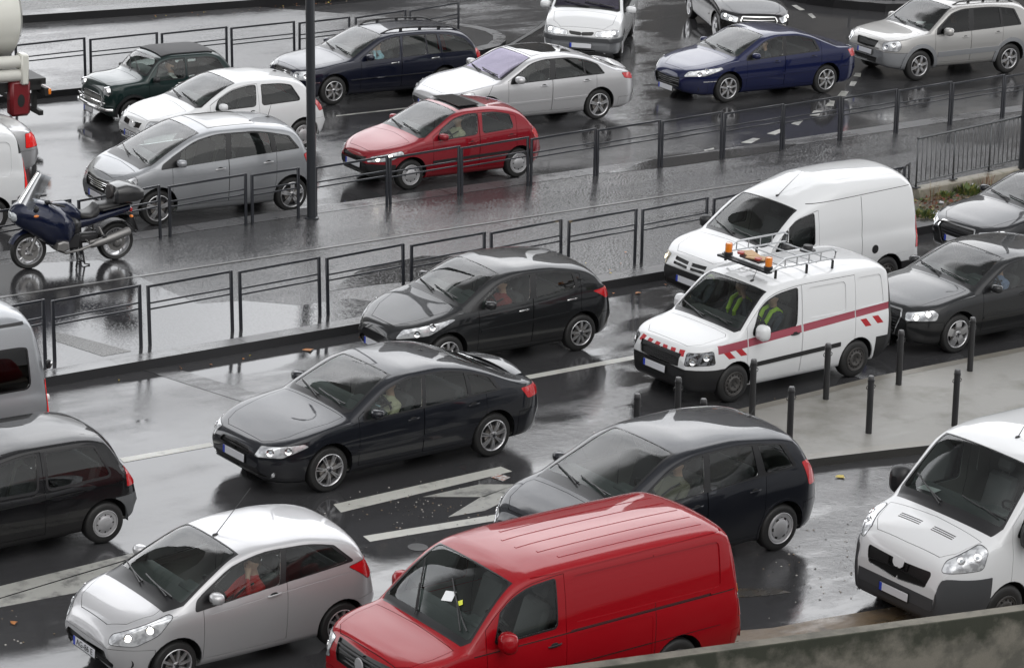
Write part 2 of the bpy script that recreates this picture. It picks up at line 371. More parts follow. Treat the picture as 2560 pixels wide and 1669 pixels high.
class Surf:
    def __init__(s, S):
        s.S = S; s.L, s.W = S['L'], S['W']
        L = s.L; s.top = pchip(S['top']); s.belt = pchip(S['belt'])
        s.bot = pchip(S.get('bot', [(0, .40), (.03, .30), (.12, .23), (.5, .18), (L-.5, .2), (L-.1, .27), (L-.03, .36), (L, .46)]))
        s.rail = pchip(S['rail']); s.xa, s.xd = S['rail'][0][0], S['rail'][-1][0]
        s.f0, s.nf = S.get('front', (.60, .75)); s.f1, s.nr = S.get('rear', (.78, .45)); s.pf = S.get('pf', 2.6); s.pr = S.get('pr', 2.6)
        s.tum = S.get('tumble', .30); s.bw = S.get('bw', .955)/.955
    def w(s, x):
        a = 1-(1-s.f0)*max(0, 1-x/s.nf)**s.pf; b = 1-(1-s.f1)*max(0, 1-(s.L-x)/s.nr)**s.pr
        return s.W/2*min(a, b)
    def section(s, x):
        w, zb, zt = s.w(x), s.bot(x), s.top(x); zs = min(s.belt(x), zt-.012); zb = min(zb, zs-.03)
        zr = s.rail(x) if s.xa <= x <= s.xd else zs
        zr = min(max(zr, zs+.004), zt-.004)
        P = [(0, zb), (.5*w, zb), (.86*w, zb), (.94*w, zb+min(.035, .15*(zs-zb)))]
        zl = zb+min(.10, .25*(zs-zb))
        for t in (0, .12, .26, .4, .54, .68, .79, .88, .95, 1): P.append((w*FL(t)*(1+(s.bw-1)*t**4), zl+(zs-zl)*t))
        wb = P[-1][0]; wr = max(wb-s.tum*(zr-zs)-.012, wb*.4); h = zr-zs
        for t in (.1, .26, .42, .58, .74, .9, 1): P.append((wb+(wr-wb)*t+.10*h*t*(1-t), zs+h*t))
        d = zt-zr; A, B, C, D = (wr, zr), (wr*.965, zr+.62*d), (wr*.62, zt-.02*d), (0, zt)
        for t in (.06, .14, .24, .36, .48, .60, .72, .86, 1):
            u = 1-t; P.append(tuple(u**3*A[i]+3*u*u*t*B[i]+3*u*t*t*C[i]+t**3*D[i] for i in (0, 1)))
        return P
    def ztop(s, x, y):
        P = s.section(x)[14:]; y = abs(y)
        for (a, b), (c, d) in zip(P, P[1:]):
            if c <= y <= a: return d+(b-d)*((y-c)/(a-c) if a > c else 0)
        return P[0][1]
    def side(s, x, z):
        """half width at height z"""
        P = s.section(x)[3:21]
        for (a, b), (c, d) in zip(P, P[1:]):
            if b <= z <= d: return a+(c-a)*((z-b)/(d-b) if d > b else 0)
        return P[0][0] if z < P[0][1] else P[-1][0]
    def faces(s):
        L = s.L; xs = set([0, .004, .012, .025, .045, .07, .10, .14, L-.10, L-.065, L-.04, L-.02, L-.008, L])
        for c in ('top', 'rail', 'belt'): xs |= {p[0] for p in s.S[c]}
        xs = sorted(x for x in xs if 0 <= x <= L); o = [xs[0]]
        for x in xs[1:]:
            if x-o[-1] < .003: continue
            a = o[-1]; n = max(1, math.ceil((x-a)/.085), math.ceil(abs(s.top(x)-s.top(a))/.06)); o += [a+(x-a)*(i+1)/n for i in range(n)]
        G = np.array([[(x, y, z) for y, z in s.section(x)] for x in o]); N = np.zeros_like(G)
        A, B, C, D = G[:-1, :-1], G[1:, :-1], G[1:, 1:], G[:-1, 1:]
        f = np.cross(C-A, B-D); f[np.linalg.norm(f, axis=2) < 1e-9] = 0
        ln = np.linalg.norm(f, axis=2, keepdims=True); f = f/np.maximum(ln, 1e-12)*np.sqrt(ln)
        for sl in ((slice(None, -1), slice(None, -1)), (slice(1, None), slice(None, -1)), (slice(1, None), slice(1, None)), (slice(None, -1), slice(1, None))): N[sl] += f
        N[0] += np.array([-.02, 0, 0]); N[-1] += np.array([.02, 0, 0]); N[:, 0, 1] = 0; N[:, -1, 1] = 0
        N /= np.maximum(np.linalg.norm(N, axis=2, keepdims=True), 1e-9)
        Q = np.concatenate([G, N], axis=2).tolist(); F = []
        for i in range(len(o)-1):
            for j in range(len(Q[0])-1):
                P = [tuple(Q[i][j]), tuple(Q[i][j+1]), tuple(Q[i+1][j+1]), tuple(Q[i+1][j])]; F.append((P, 'body'))
        cap = [tuple(Q[0][j][:3])+(-1., 0., 0.) for j in range(len(Q[0]))][::-1]; F.append((cap, 'body'))
        cap = [tuple(Q[-1][j][:3])+(1., 0., 0.) for j in range(len(Q[0]))]; F.append((cap, 'body'))
        return F
def mirror(P): return [(p[0], -p[1], p[2], p[3], -p[4], p[5]) for p in P][::-1]
def rimgeo(R, Rr, style, hw):
    """alloy wheel or hub cap facing -y"""
    m = MB(); kind, n = style[0], style[1]; col = {'a': ALLOY, 'h': HUBCAP, 's': STEEL}[kind]; y0 = -hw
    m.lathe([(Rr, y0+.01), (Rr*1.02, y0-.004), (Rr*.985, y0-.008), (Rr*.93, y0+.004), (Rr*.90, y0+.05), (Rr*.88, y0+.11)], col, 28)
    m.lathe([(Rr*.90, y0+.055), (0.001, y0+.06)], BLACK, 20)
    m.lathe([(Rr*.62, y0+.03), (Rr*.62, y0+.05)], DARKMET, 20); m.lathe([(.001, y0+.03), (Rr*.62, y0+.03)][::-1], mat('brake disc', (.16, .15, .14), .4, .7), 20)
    w0, w1 = style[2], style[3]; dbl = style[4] if len(style) > 4 else 0
    def spoke(a, wa, wb, r0=.16, r1=.96, off=0.):
        c, s = math.cos(a), math.sin(a); P = []
        for r, hwid, yy in ((r0, wa, y0-.002), (.55, (wa+wb)/2, y0-.010), (r1, wb, y0-.002)):
            for q in (-1, 1): x, z = r*Rr, q*hwid*Rr+off*r*Rr; P.append((x*c-z*s, yy, x*s+z*c))
        Q = [(x*.985, yy+.028, z*.985) for x, yy, z in P]
        m.add(P+Q, [(0, 1, 3, 2), (2, 3, 5, 4), (0, 2, 8, 6), (2, 4, 10, 8), (1, 7, 9, 3), (3, 9, 11, 5), (4, 5, 11, 10), (0, 6, 7, 1)], col)
    if kind == 's' or kind == 'h':
        hr = .80 if kind == 's' else .72
        m.lathe([(Rr*.95, y0+.012), (Rr*.90, y0-.002), (Rr*hr, y0+.004)], col, 28)
        for i in range(n):
            a = 2*math.pi*i/n; b = 2*math.pi*(i+1)/n; da = (b-a)*w1/2
            P = []
            for r in (hr, hr-.16):
                for q in (a+da, b-da): P.append((Rr*r*math.cos(q), y0+.004-(.72-r)*.04, Rr*r*math.sin(q)))
            m.add(P, [(0, 1, 3, 2)], col)
        m.lathe([(Rr*(hr-.14), y0), (Rr*(hr-.25), y0-.012), (Rr*.30, y0-.004 if kind == 's' else y0-.016), (Rr*.22, y0+.012 if kind == 's' else y0-.02), (.001, y0+.012 if kind == 's' else y0-.022)], col, 28)
        if kind == 's':
            for i in range(4): a = i*math.pi/2+.4; m.ball((Rr*.3*math.cos(a), y0-.004, Rr*.3*math.sin(a)), .014, BLACK, 6, 4)
    else:
        for i in range(n):
            a = 2*math.pi*(i+.25)/n
            if dbl: spoke(a, w0, w1, off=dbl); spoke(a, w0, w1, off=-dbl)
            else: spoke(a, w0, w1)
        m.lathe([(Rr*.26, y0+.02), (Rr*.25, y0-.006), (Rr*.16, y0-.014), (.001, y0-.012)], col, 16)
        for i in range(5): a = 2*math.pi*i/5; m.ball((Rr*.19*math.cos(a), y0-.012, Rr*.19*math.sin(a)), .009, BLACK, 6, 4)
    m.lathe([(.028, y0-.0165 if kind == 'a' else y0-.026), (.001, y0-.018 if kind == 'a' else y0-.027)], DARKMET if kind == 'a' else col, 10)
    return m
def tyregeo(R, Rr, hw):
    m = MB(); s = R-Rr
    m.lathe([(Rr*.96, -hw*.82), (Rr, -hw*.95), (Rr+s*.35, -hw), (Rr+s*.75, -hw*.94), (R-.012, -hw*.80), (R-.003, -hw*.62), (R, -hw*.35), (R-.006, -hw*.33), (R-.006, -hw*.29), (R, -hw*.27), (R, hw*.27), (R-.003, hw*.62), (R-.012, hw*.8), (Rr+s*.5, hw), (Rr*.96, hw*.85), (Rr*.5, hw*.8)], RUBBER, 40)
    return m
def make_wheel(parent, x, y, R, style, hw=.1, rr=.64, steer=0):
    Rr = R*rr; e = bpy.data.objects.new('wheel', None); COL.objects.link(e); e.parent = parent; e.location = (x, y, R)
    e.rotation_euler = (0, 0, (0 if y < 0 else math.pi)+rad(steer)); e.empty_display_size = .1
    tyregeo(R, Rr, hw).build('tyre', e); rimgeo(R, Rr, style, hw).build('rim', e, recalc=True)
    return e
def make_plate(parent, p, rx, text=None, w=.50, h=.11, blank=True, tilt=0):
    m = MB(); m.box((0, 0, 0), (.012, w, h), PLATE, bev=.004); m.box((-.0065, w/2-.022, 0), (.004, .044, h-.006), PLBLUE)
    m.box((.002, 0, 0), (.010, w+.02, h+.02), BLACK)
    o = m.build('number_plate', parent); o.location = p; o.rotation_euler = (0, tilt, rx)
    if text:
        cu = bpy.data.curves.new('plate_text', 'FONT'); cu.body = text; cu.size = h*.95; cu.align_x = 'CENTER'; cu.align_y = 'CENTER'; cu.extrude = .001; cu.space_character = 1.05
        cu.materials.append(INK); tf = bpy.data.objects.new('plate_text', cu); COL.objects.link(tf); tm = bpy.data.meshes.new_from_object(tf.evaluated_get(bpy.context.evaluated_depsgraph_get())); bpy.data.objects.remove(tf); t = link('plate_text', tm, o); t.location = (-.009, -.015, 0); t.rotation_euler = (rad(90), 0, rad(-90))
    return o
def seat(parent, x, y, z, m=SEATM, w=.50, back=.62, head=True, name='seat'):
    b = MB(); Rm = Matrix.Rotation(rad(18), 3, 'Y')
    b.box((x-.02, y, z), (.50, w, .16), m, bev=.05)
    b.box((x+.30, y, z+.36), (.15, w*.96, back), m, Rm, bev=.05)
    if head: b.box((x+.40, y, z+.36+back*.5+.12), (.10, min(w*.55, .28), .18), m, Rm, bev=.04); b.tube([(x+.385, y-.06, z+.3+back*.5), (x+.40, y-.06, z+.42+back*.5)], .008, m); b.tube([(x+.385, y+.06, z+.3+back*.5), (x+.40, y+.06, z+.42+back*.5)], .008, m)
    return b.build(name, parent)
def build_vehicle(S):
    L, W, R, fo, wb = S['L'], S['W'], S['R'], S['fo'], S['wb']; x1, x2 = fo, fo+wb
    sf = Surf(S); root = empty(S['name'], (S['pos'][0], S['pos'][1], 0), rad(S['pos'][2])); tag(root, S['label'], S['cat'], S.get('group'))
    if S.get('scale'): root.scale = (S['scale'],)*3
    PM = S['paint']; F = sf.faces(); info = {}; GL = S.get('glass', GLASS)
    info['body'] = ('body', PM, 0); info['gap'] = ('body', GAPM, -.010); info['trim'] = ('body', TRIM, .0015)
    info['hole'] = None
    out_y = lambda c: c[4] > .25
    # wheel openings
    Ra = S.get('arch', R+.055); circ = lambda x, r: [(x+r*math.cos(2*math.pi*i/28), R+.01+r*math.sin(2*math.pi*i/28)) for i in range(28)]
    inner = lambda c: c[1] > W/2-.34
    for x in (x1, x2):
        if S.get('flare'):
            F = cut(F, SIDE, circ(x, Ra+S['flare'][0]), 'flare', lambda c: c[4] > .15 and c[2] > .2); info['flare'] = ('body', S['flare'][1], S['flare'][2])
        F = cut(F, SIDE, circ(x, Ra), None, inner, ('body', 'flare'))
    # lamps, grille and other marked regions
    def pts2(proj, pts): U, V = proj; return [(sum(a*b for a, b in zip(p, U)), sum(a*b for a, b in zip(p, V))) if len(p) == 3 else p for p in pts]
    half = L/2
    def feat(d):
        nonlocal F
        proj = d['proj']; P = pts2(proj, d['pts'])
        if d.get('r'): P = rounded(ccw(P), d['r'])
        P = hull(P); pred = d.get('pred')
        if d.get('rim'):
            F = cut(F, proj, grow(P, d['rim']), 'trim' if not d.get('rimtag') else d['rimtag'], pred, d.get('only', ('body',)))
            F = cut(F, proj, P, d['tag'], pred, ('trim', d.get('rimtag')))
        else: F = cut(F, proj, P, d['tag'], pred, d.get('only', ('body',)))
        if d.get('rimtag'): info.setdefault(d['rimtag'], ('grille_frame', CHROME, .006))
        if d['tag']: info.setdefault(d['tag'], (d.get('part', d['tag']), d.get('mat') or PM, d.get('off', 0)))
    for d in S.get('feats', []): feat(d)
    # windscreen and rear window
    def slope(xa, xb):
        dx, dz = xb-xa, sf.top(xb)-sf.top(xa); l = math.hypot(dx, dz); return ((0, 1, 0), (dx/l, 0, dz/l)), xa*dx/l+sf.top(xa)*dz/l, l
    if 'ws' in S:
        a, b, yb, yt = S['ws']; pr, v0, l = slope(a, b); r = S.get('wsr', .06)
        P = [(-.3, v0), (yb, v0+S.get('wsdrop', 0)), (yt, v0+l), (-.3, v0+l)]
        outer = [(-.3, v0-S.get('cowl', .09)), (yb-.03, v0-S.get('cowl', .09)), (yb+.035, v0+S.get('wsdrop', 0)), (yt+.028, v0+l+.015), (-.3, v0+l+.015)]
        F = cut(F, pr, outer, 'trim', lambda c: c[3] < .2 and c[0] < half and c[5] > -.2); F = cut(F, pr, rounded(ccw(P), r), 'windscreen', lambda c: c[3] < .25 and c[0] < half, ('trim',))
        info['windscreen'] = ('windscreen', S.get('wsglass', GL), -.004)
    if S.get('rw'):
        a, b, yt, yb = S['rw']; dx, dz = b-a, sf.top(b)-sf.top(a); l = math.hypot(dx, dz); pr = ((0, 1, 0), (dx/l, 0, dz/l)); v0 = a*dx/l+sf.top(a)*dz/l
        P = [(-.3, v0), (yt, v0), (yb, v0+l), (-.3, v0+l)]
        F = cut(F, pr, rounded(grow(P, .025), .06), 'trim', lambda c: c[3] > .1 and c[0] > half); F = cut(F, pr, rounded(ccw(P), .07), 'rear_window', lambda c: c[3] > .05 and c[0] > half, ('trim',))
        info['rear_window'] = ('rear_window', GL, -.004)
    # side glass
    mb, mt = S.get('wm', (.035, .05)); wr = S.get('wround', .05)
    def dlo(xb0, xt0, xb1, xt1, mb, mt):
        n = 16; lo, hi = min(xb0, xt0), max(xb1, xt1); X = [lo+(hi-lo)*i/n for i in range(n+1)]; R_ = lambda x: sf.rail(x) if sf.xa <= x <= sf.xd else sf.belt(x)
        topc = [(x, R_(x)-mt) for x in X if R_(x)-mt > sf.belt(x)+mb]
        if len(topc) < 2: return None
        bz = lambda x: sf.belt(x)+mb
        x0, xn = topc[0][0], topc[-1][0]
        P = ccw(hull(topc+[(x0, bz(x0)), (xn, bz(xn))])); zt = 3
        for (xa_, za, xb_, zb_, sg) in ((xb0, 0., xt0, 0., 1), (xb1, 0., xt1, 0., -1)):
            za, zb_ = bz(xa_), max(R_(xb_)-mt, bz(xb_)+.05); dx, dz = xb_-xa_, zb_-za; a, b = dz, -dx; P = clip2d(P, a*sg, b*sg, -(a*xa_+b*za)*sg)
            if len(P) < 3: return None
        return hull(P)
    if S.get('band'):
        b = S['band']; P = dlo(b[0], b[1], b[2], b[3], mb-.022, mt-.022)
        F = cut(F, SIDE, rounded(ccw(P), wr*.8), 'trim', out_y)
    wins = []
    for i, wspec in enumerate(S.get('wins', [])):
        P = dlo(*wspec[:4], mb, mt)
        if not P: continue
        P = hull(rounded(ccw(P), wr)); t = 'side_window%d' % i
        if not S.get('band'): F = cut(F, SIDE, grow(P, S.get('wtrim', .018)), 'trim', out_y)
        F = cut(F, SIDE, P, t, out_y, ('trim',)); info[t] = ('side_window', S.get('sglass', GL), -.006); wins.append((t, wspec[4] if len(wspec) > 4 else None))
    # doors
    doors = []
    for i, d in enumerate(S.get('doors', [])):
        xa_, xb_, zl = d[:3]; n = 10; X = [xa_+(xb_-xa_)*q/n for q in range(n+1)]
        up = [(x, (sf.rail(x) if sf.xa <= x <= sf.xd else sf.belt(x)-.03)-.022) for x in X]
        ax = x2-Ra-.03; P = [(xa_, zl)]
        if xb_ > ax: P += [(ax, zl), (xb_, R+Ra*.85 if len(d) < 4 else d[3])]
        else: P += [(xb_, zl)]
        P = hull(P+up); t = 'door%d' % i
        F = cut(F, SIDE, grow(P, .007), 'gap', lambda c: c[4] > .3); F = cut(F, SIDE, P, t, lambda c: c[4] > .3, ('gap',))
        info[t] = ('door', PM, 0); doors.append(t)
    # bonnet
    if 'hood' in S:
        P = hull(S['hood']); F = cut(F, TOP, grow(P, .007), 'gap', lambda c: c[5] > .1 and c[0] < half); F = cut(F, TOP, P, 'bonnet', lambda c: c[5] > .1 and c[0] < half, ('gap',)); info['bonnet'] = ('bonnet', PM, 0)
    if 'gate' in S:
        P = S['gate']; F = cut(F, FRONT, grow(P, .007), 'gap', lambda c: c[3] > .3 and c[0] > half); F = cut(F, FRONT, P, 'tailgate', lambda c: c[3] > .3 and c[0] > half, ('gap',)); info['tailgate'] = ('tailgate', PM, 0)
    if 'bumpf' in S:
        xb, zb = S['bumpf'][:2]; m = S['bumpf'][2] if len(S['bumpf']) > 2 else PM; P = [(-1, -1), (xb, -1), (xb, zb), (-1, zb)]
        F = cut(F, SIDE, grow(P, .006), 'gap', lambda c: c[0] < half); F = cut(F, SIDE, P, 'bumper', None, ('gap',)); info['bumper'] = ('bumper', m, 0)
    if 'bumpr' in S:
        xb, zb = S['bumpr'][:2]; m = S['bumpr'][2] if len(S['bumpr']) > 2 else PM; P = [(L+1, -1), (xb, -1), (xb, zb), (L+1, zb)]
        F = cut(F, SIDE, grow(P, .006), 'gap', lambda c: c[0] > half); F = cut(F, SIDE, P, 'rbumper', lambda c: c[0] > half, ('gap',)); info['rbumper'] = ('bumper', m, 0)
    # gather
    by = {}
    for P, t in F: by.setdefault(t, []).append(P)
    sided = set(doors) | {t for t, _ in wins} | {d['tag'] for d in S.get('feats', []) if d.get('sided')}
    body = [(v+[mirror(P) for P in v], info[t][1], info[t][2]) for t, v in by.items() if info.get(t) and info[t][0] == 'body']
    body.sort(key=lambda g: g[1] is not PM)
    shell_mesh('body', [g for g in body if g[1] is PM], root, LINER)
    rest = [g for g in body if g[1] is not PM]
    if rest: shell_mesh('trim', rest, root, DARKIN, .02)
    made = {}
    order = [t for t in by if t in doors]+[t for t in by if t not in doors]
    for t in order:
        if not info.get(t) or info[t][0] == 'body': continue
        nm, m, off = info[t]; thick = t in doors or t in ('bonnet', 'tailgate', 'bumper', 'rbumper') or t.endswith('panel')
        for sg in ((1, -1) if t in sided else (0,)):
            v = by[t] if sg == 1 else [mirror(P) for P in by[t]] if sg == -1 else by[t]+[mirror(P) for P in by[t]]
            par = root
            for wt, wp in wins:
                if wt == t and wp is not None: par = made.get(('door%d' % wp, sg), root)
            made[(t, sg)] = shell_mesh(nm, [(v, m, off)], par, LINER if thick else None)
    # reflectors behind the headlamp glass
    if 'headlight' in by:
        A = []
        for P in by['headlight']:
            c = Vector([sum(p[i] for p in P)/len(P) for i in range(3)]); nn = Vector([sum(p[i] for p in P)/len(P) for i in range(3, 6)]); v0 = [Vector(p[:3]) for p in P]
            A.append((sum(((v0[i]-v0[0]).cross(v0[i+1]-v0[0])).length for i in range(1, len(v0)-1))/2, c, nn))
        T = sum(a for a, _, _ in A); C = sum((a*c for a, c, _ in A), Vector())/T; sp = max(A, key=lambda q: (q[1]-C).length)[1]-C; sp = sp.normalized()*min(sp.length*.42, .11)
        for k in (-1, 1):
            q = min(A, key=lambda z: (z[1]-(C+k*sp)).length); p, nn = q[1], q[2].normalized(); rr = S.get('lampr', min(.048, math.sqrt(T)*.19))
            for sg in (1, -1):
                m = MB(); m.lathe([(rr*1.12, -.004), (rr*1.06, .007), (rr*.98, .006), (rr*.8, .001), (rr*.45, -.001)], CHROME, 18, 'z'); m.lathe([(rr*(.7 if S.get('lit') else .46), 0.003), (rr*.3, .007), (.001, .009)], S.get('lit') or mat('lamp lens', (.30, .33, .36), .05, 0, 1.), 14, 'z')
                o = m.build('reflector', made[('headlight', sg)]); o.location = (p.x+nn.x*.005, sg*(p.y+nn.y*.005), p.z+nn.z*.005); o.rotation_euler = Vector((nn.x, sg*nn.y, nn.z)).to_track_quat('Z', 'Y').to_euler()
    # wheels and wells
    yw = W/2-.025-S.get('hw', .1)
    for x, st in ((x1, S.get('steer', 0)), (x2, 0)):
        for sg in (-1, 1): make_wheel(root, x, sg*yw, R, S['rim'], S.get('hw', .1), S.get('rr', .66), st)
        for sg in (-1, 1):
            m = MB(); vs = []; n = 14
            for q in range(n+1):
                a = math.pi*(1.06*q/n-.03); p = (x+(Ra+.01)*math.cos(a), (Ra+.01)*math.sin(a)+R); vs += [(p[0], sg*(W/2-.05), p[1]), (p[0], sg*(W/2-.36), p[1])]
            m.add(vs, [(2*q, 2*q+1, 2*q+3, 2*q+2) for q in range(n)], BLACK, True)
            m.add([vs[2*q+1] for q in range(n+1)], [list(range(n+1))], BLACK); m.build('wheel_well', root, recalc=False)
    # cabin
    xs = S.get('seatx', x1+1.15); zf = S.get('seatz', .24); sm = S.get('seatm', SEATM); ysea = W*.21
    for sg in (-1, 1): seat(root, xs, sg*ysea, zf+.1, sm)
    if S.get('bench', True): seat(root, xs+.85, 0, zf+.12, sm, W*.72, .55, False, 'rear_seat')
    if S.get('bulkhead'):
        m = MB(); q = [(y*.95, .3+(z-.3)*.955) for y, z in sf.section(xs+.62) if z > .3]; m.prism([(y, z) for y, z in q]+[(-y, z) for y, z in q[::-1] if y > .001], xs+.61, xs+.63, DARKIN, 'x'); m.build('bulkhead', root)
    xc = S['ws'][0]; zc = sf.top(xc); m = MB(); dw = W*.42
    pr = [(xc+.06, zc-.07), (xc+.32, zc-.045), (xc+.50, zc-.06), (xc+.58, zc-.13), (xc+.55, zc-.42), (xc+.06, zc-.42)]
    m.prism(pr, -dw, dw, DARKIN, 'y'); m.box((xc+.44, -ysea, zc-.04), (.20, .38, .07), DARKIN, bev=.03); m.build('dashboard', root)
    m = MB(); cc = Vector((xc+.74, -ysea, zc-.10)); ax = Vector((.83, 0, .55)); e1 = Vector((0, 1, 0)); e2 = ax.cross(e1)
    m.tube([cc+.185*(math.cos(q*math.pi/12)*e1+math.sin(q*math.pi/12)*e2) for q in range(25)], .017, BLACK, 8, False)
    m.tube([cc-.17*e1, cc+.17*e1], .016, BLACK); m.tube([cc, cc-.17*e2], .016, BLACK); m.ball(cc, .055, BLACK); m.tube([cc, cc-.25*ax], .03, BLACK); m.build('steering_wheel', root)
    # mirrors, handles
    if 'mirror' in S:
        mxp, mz, mm = S['mirror'][:3]; ms = S['mirror'][3] if len(S['mirror']) > 3 else 1.
        for sg in (-1, 1):
            m = MB(); y0 = sf.side(mxp, mz); rings = []
            tall = S['mirror'][4] if len(S['mirror']) > 4 else 1.
            for t, k in ((-.075, .35), (-.06, .75), (-.02, 1.0), (.03, 1.0), (.055, .92)):
                rings.append([(mxp+t*ms, sg*(y0+.115*ms+k*.095*ms*abs(math.cos(2*math.pi*q/14))**.6*(1 if math.cos(2*math.pi*q/14) > 0 else -1)), mz+.03+k*.065*ms*tall*abs(math.sin(2*math.pi*q/14))**.7*(1 if math.sin(2*math.pi*q/14) > 0 else -1)) for q in range(14)])
            m.loft(rings, mm); m.add([(p[0]+.002, p[1]*1.0, mz+.03+(p[2]-mz-.03)*.9) for p in rings[-1]], [list(range(14))], mat('mirror glass', (.7, .72, .75), .05, 1.))
            m.box((mxp, sg*(y0+.03), mz-.01), (.07, .10, .035), BLACK, bev=.012); m.build('mirror', root)
    for i, (hx, hz) in enumerate(S.get('handles', [])):
        hm = S.get('handlem', PM)
        for sg in (-1, 1):
            y0 = sf.side(hx, hz); m = MB(); rg = []
            for t in range(7):
                u = (t-3)/3; rr_ = .012*(1-.5*abs(u)**3); yy = y0+.002+.022*(1-u*u)**.5 if abs(u) < 1 else y0+.002
                rg.append([(hx+u*.095, sg*(yy+.010*math.cos(q*math.pi/4)), hz+u*.006+rr_*1.3*math.sin(q*math.pi/4)) for q in range(8)])
            m.loft(rg, hm); m.ball((hx, sg*(y0-.004), hz), (.06, .008, .030), GAPM)
            m.build('door_handle', made.get(('door%d' % i, sg), root))
    # wipers
    if 'ws' in S:
        a, b = S['ws'][:2]; yb = S['ws'][2]
        for (ya, yc, k) in S.get('wipers', [(-.55, .10, .10), (.02, .62, .07)]):
            m = MB(); P = []
            for t in range(9):
                u = t/8; x = a-.02+(b-a)*k*u; y = ya*yb/.7+(yc-ya)*u; x += .09*(y/.7)**2; P.append((x, y, sf.ztop(x, y)+.022))
            m.tube(P, .010, BLACK, 6); q = len(P)//2; x0 = a-.06+.09*(P[0][1]/.7)**2; m.tube([(x0, P[0][1]*.9, sf.ztop(x0, P[0][1]*.9)+.03), (P[q][0]-.012, P[q][1], P[q][2]+.016)], .009, BLACK, 6); m.build('wiper', root)
    if 'ant' in S:
        ax_, ay, al, lean = S['ant']; z0 = sf.ztop(ax_, ay); m = MB(); m.ball((ax_, ay, z0), (.045, .025, .02), BLACK); m.tube([(ax_, ay, z0), (ax_+al*lean, ay, z0+al)], [.006, .003], BLACK, 6); m.build('antenna', root)
    for p in S.get('plates', []): make_plate(root, *p)
    for fn in S.get('extra', []): fn(root, sf, S)
    return root, sf
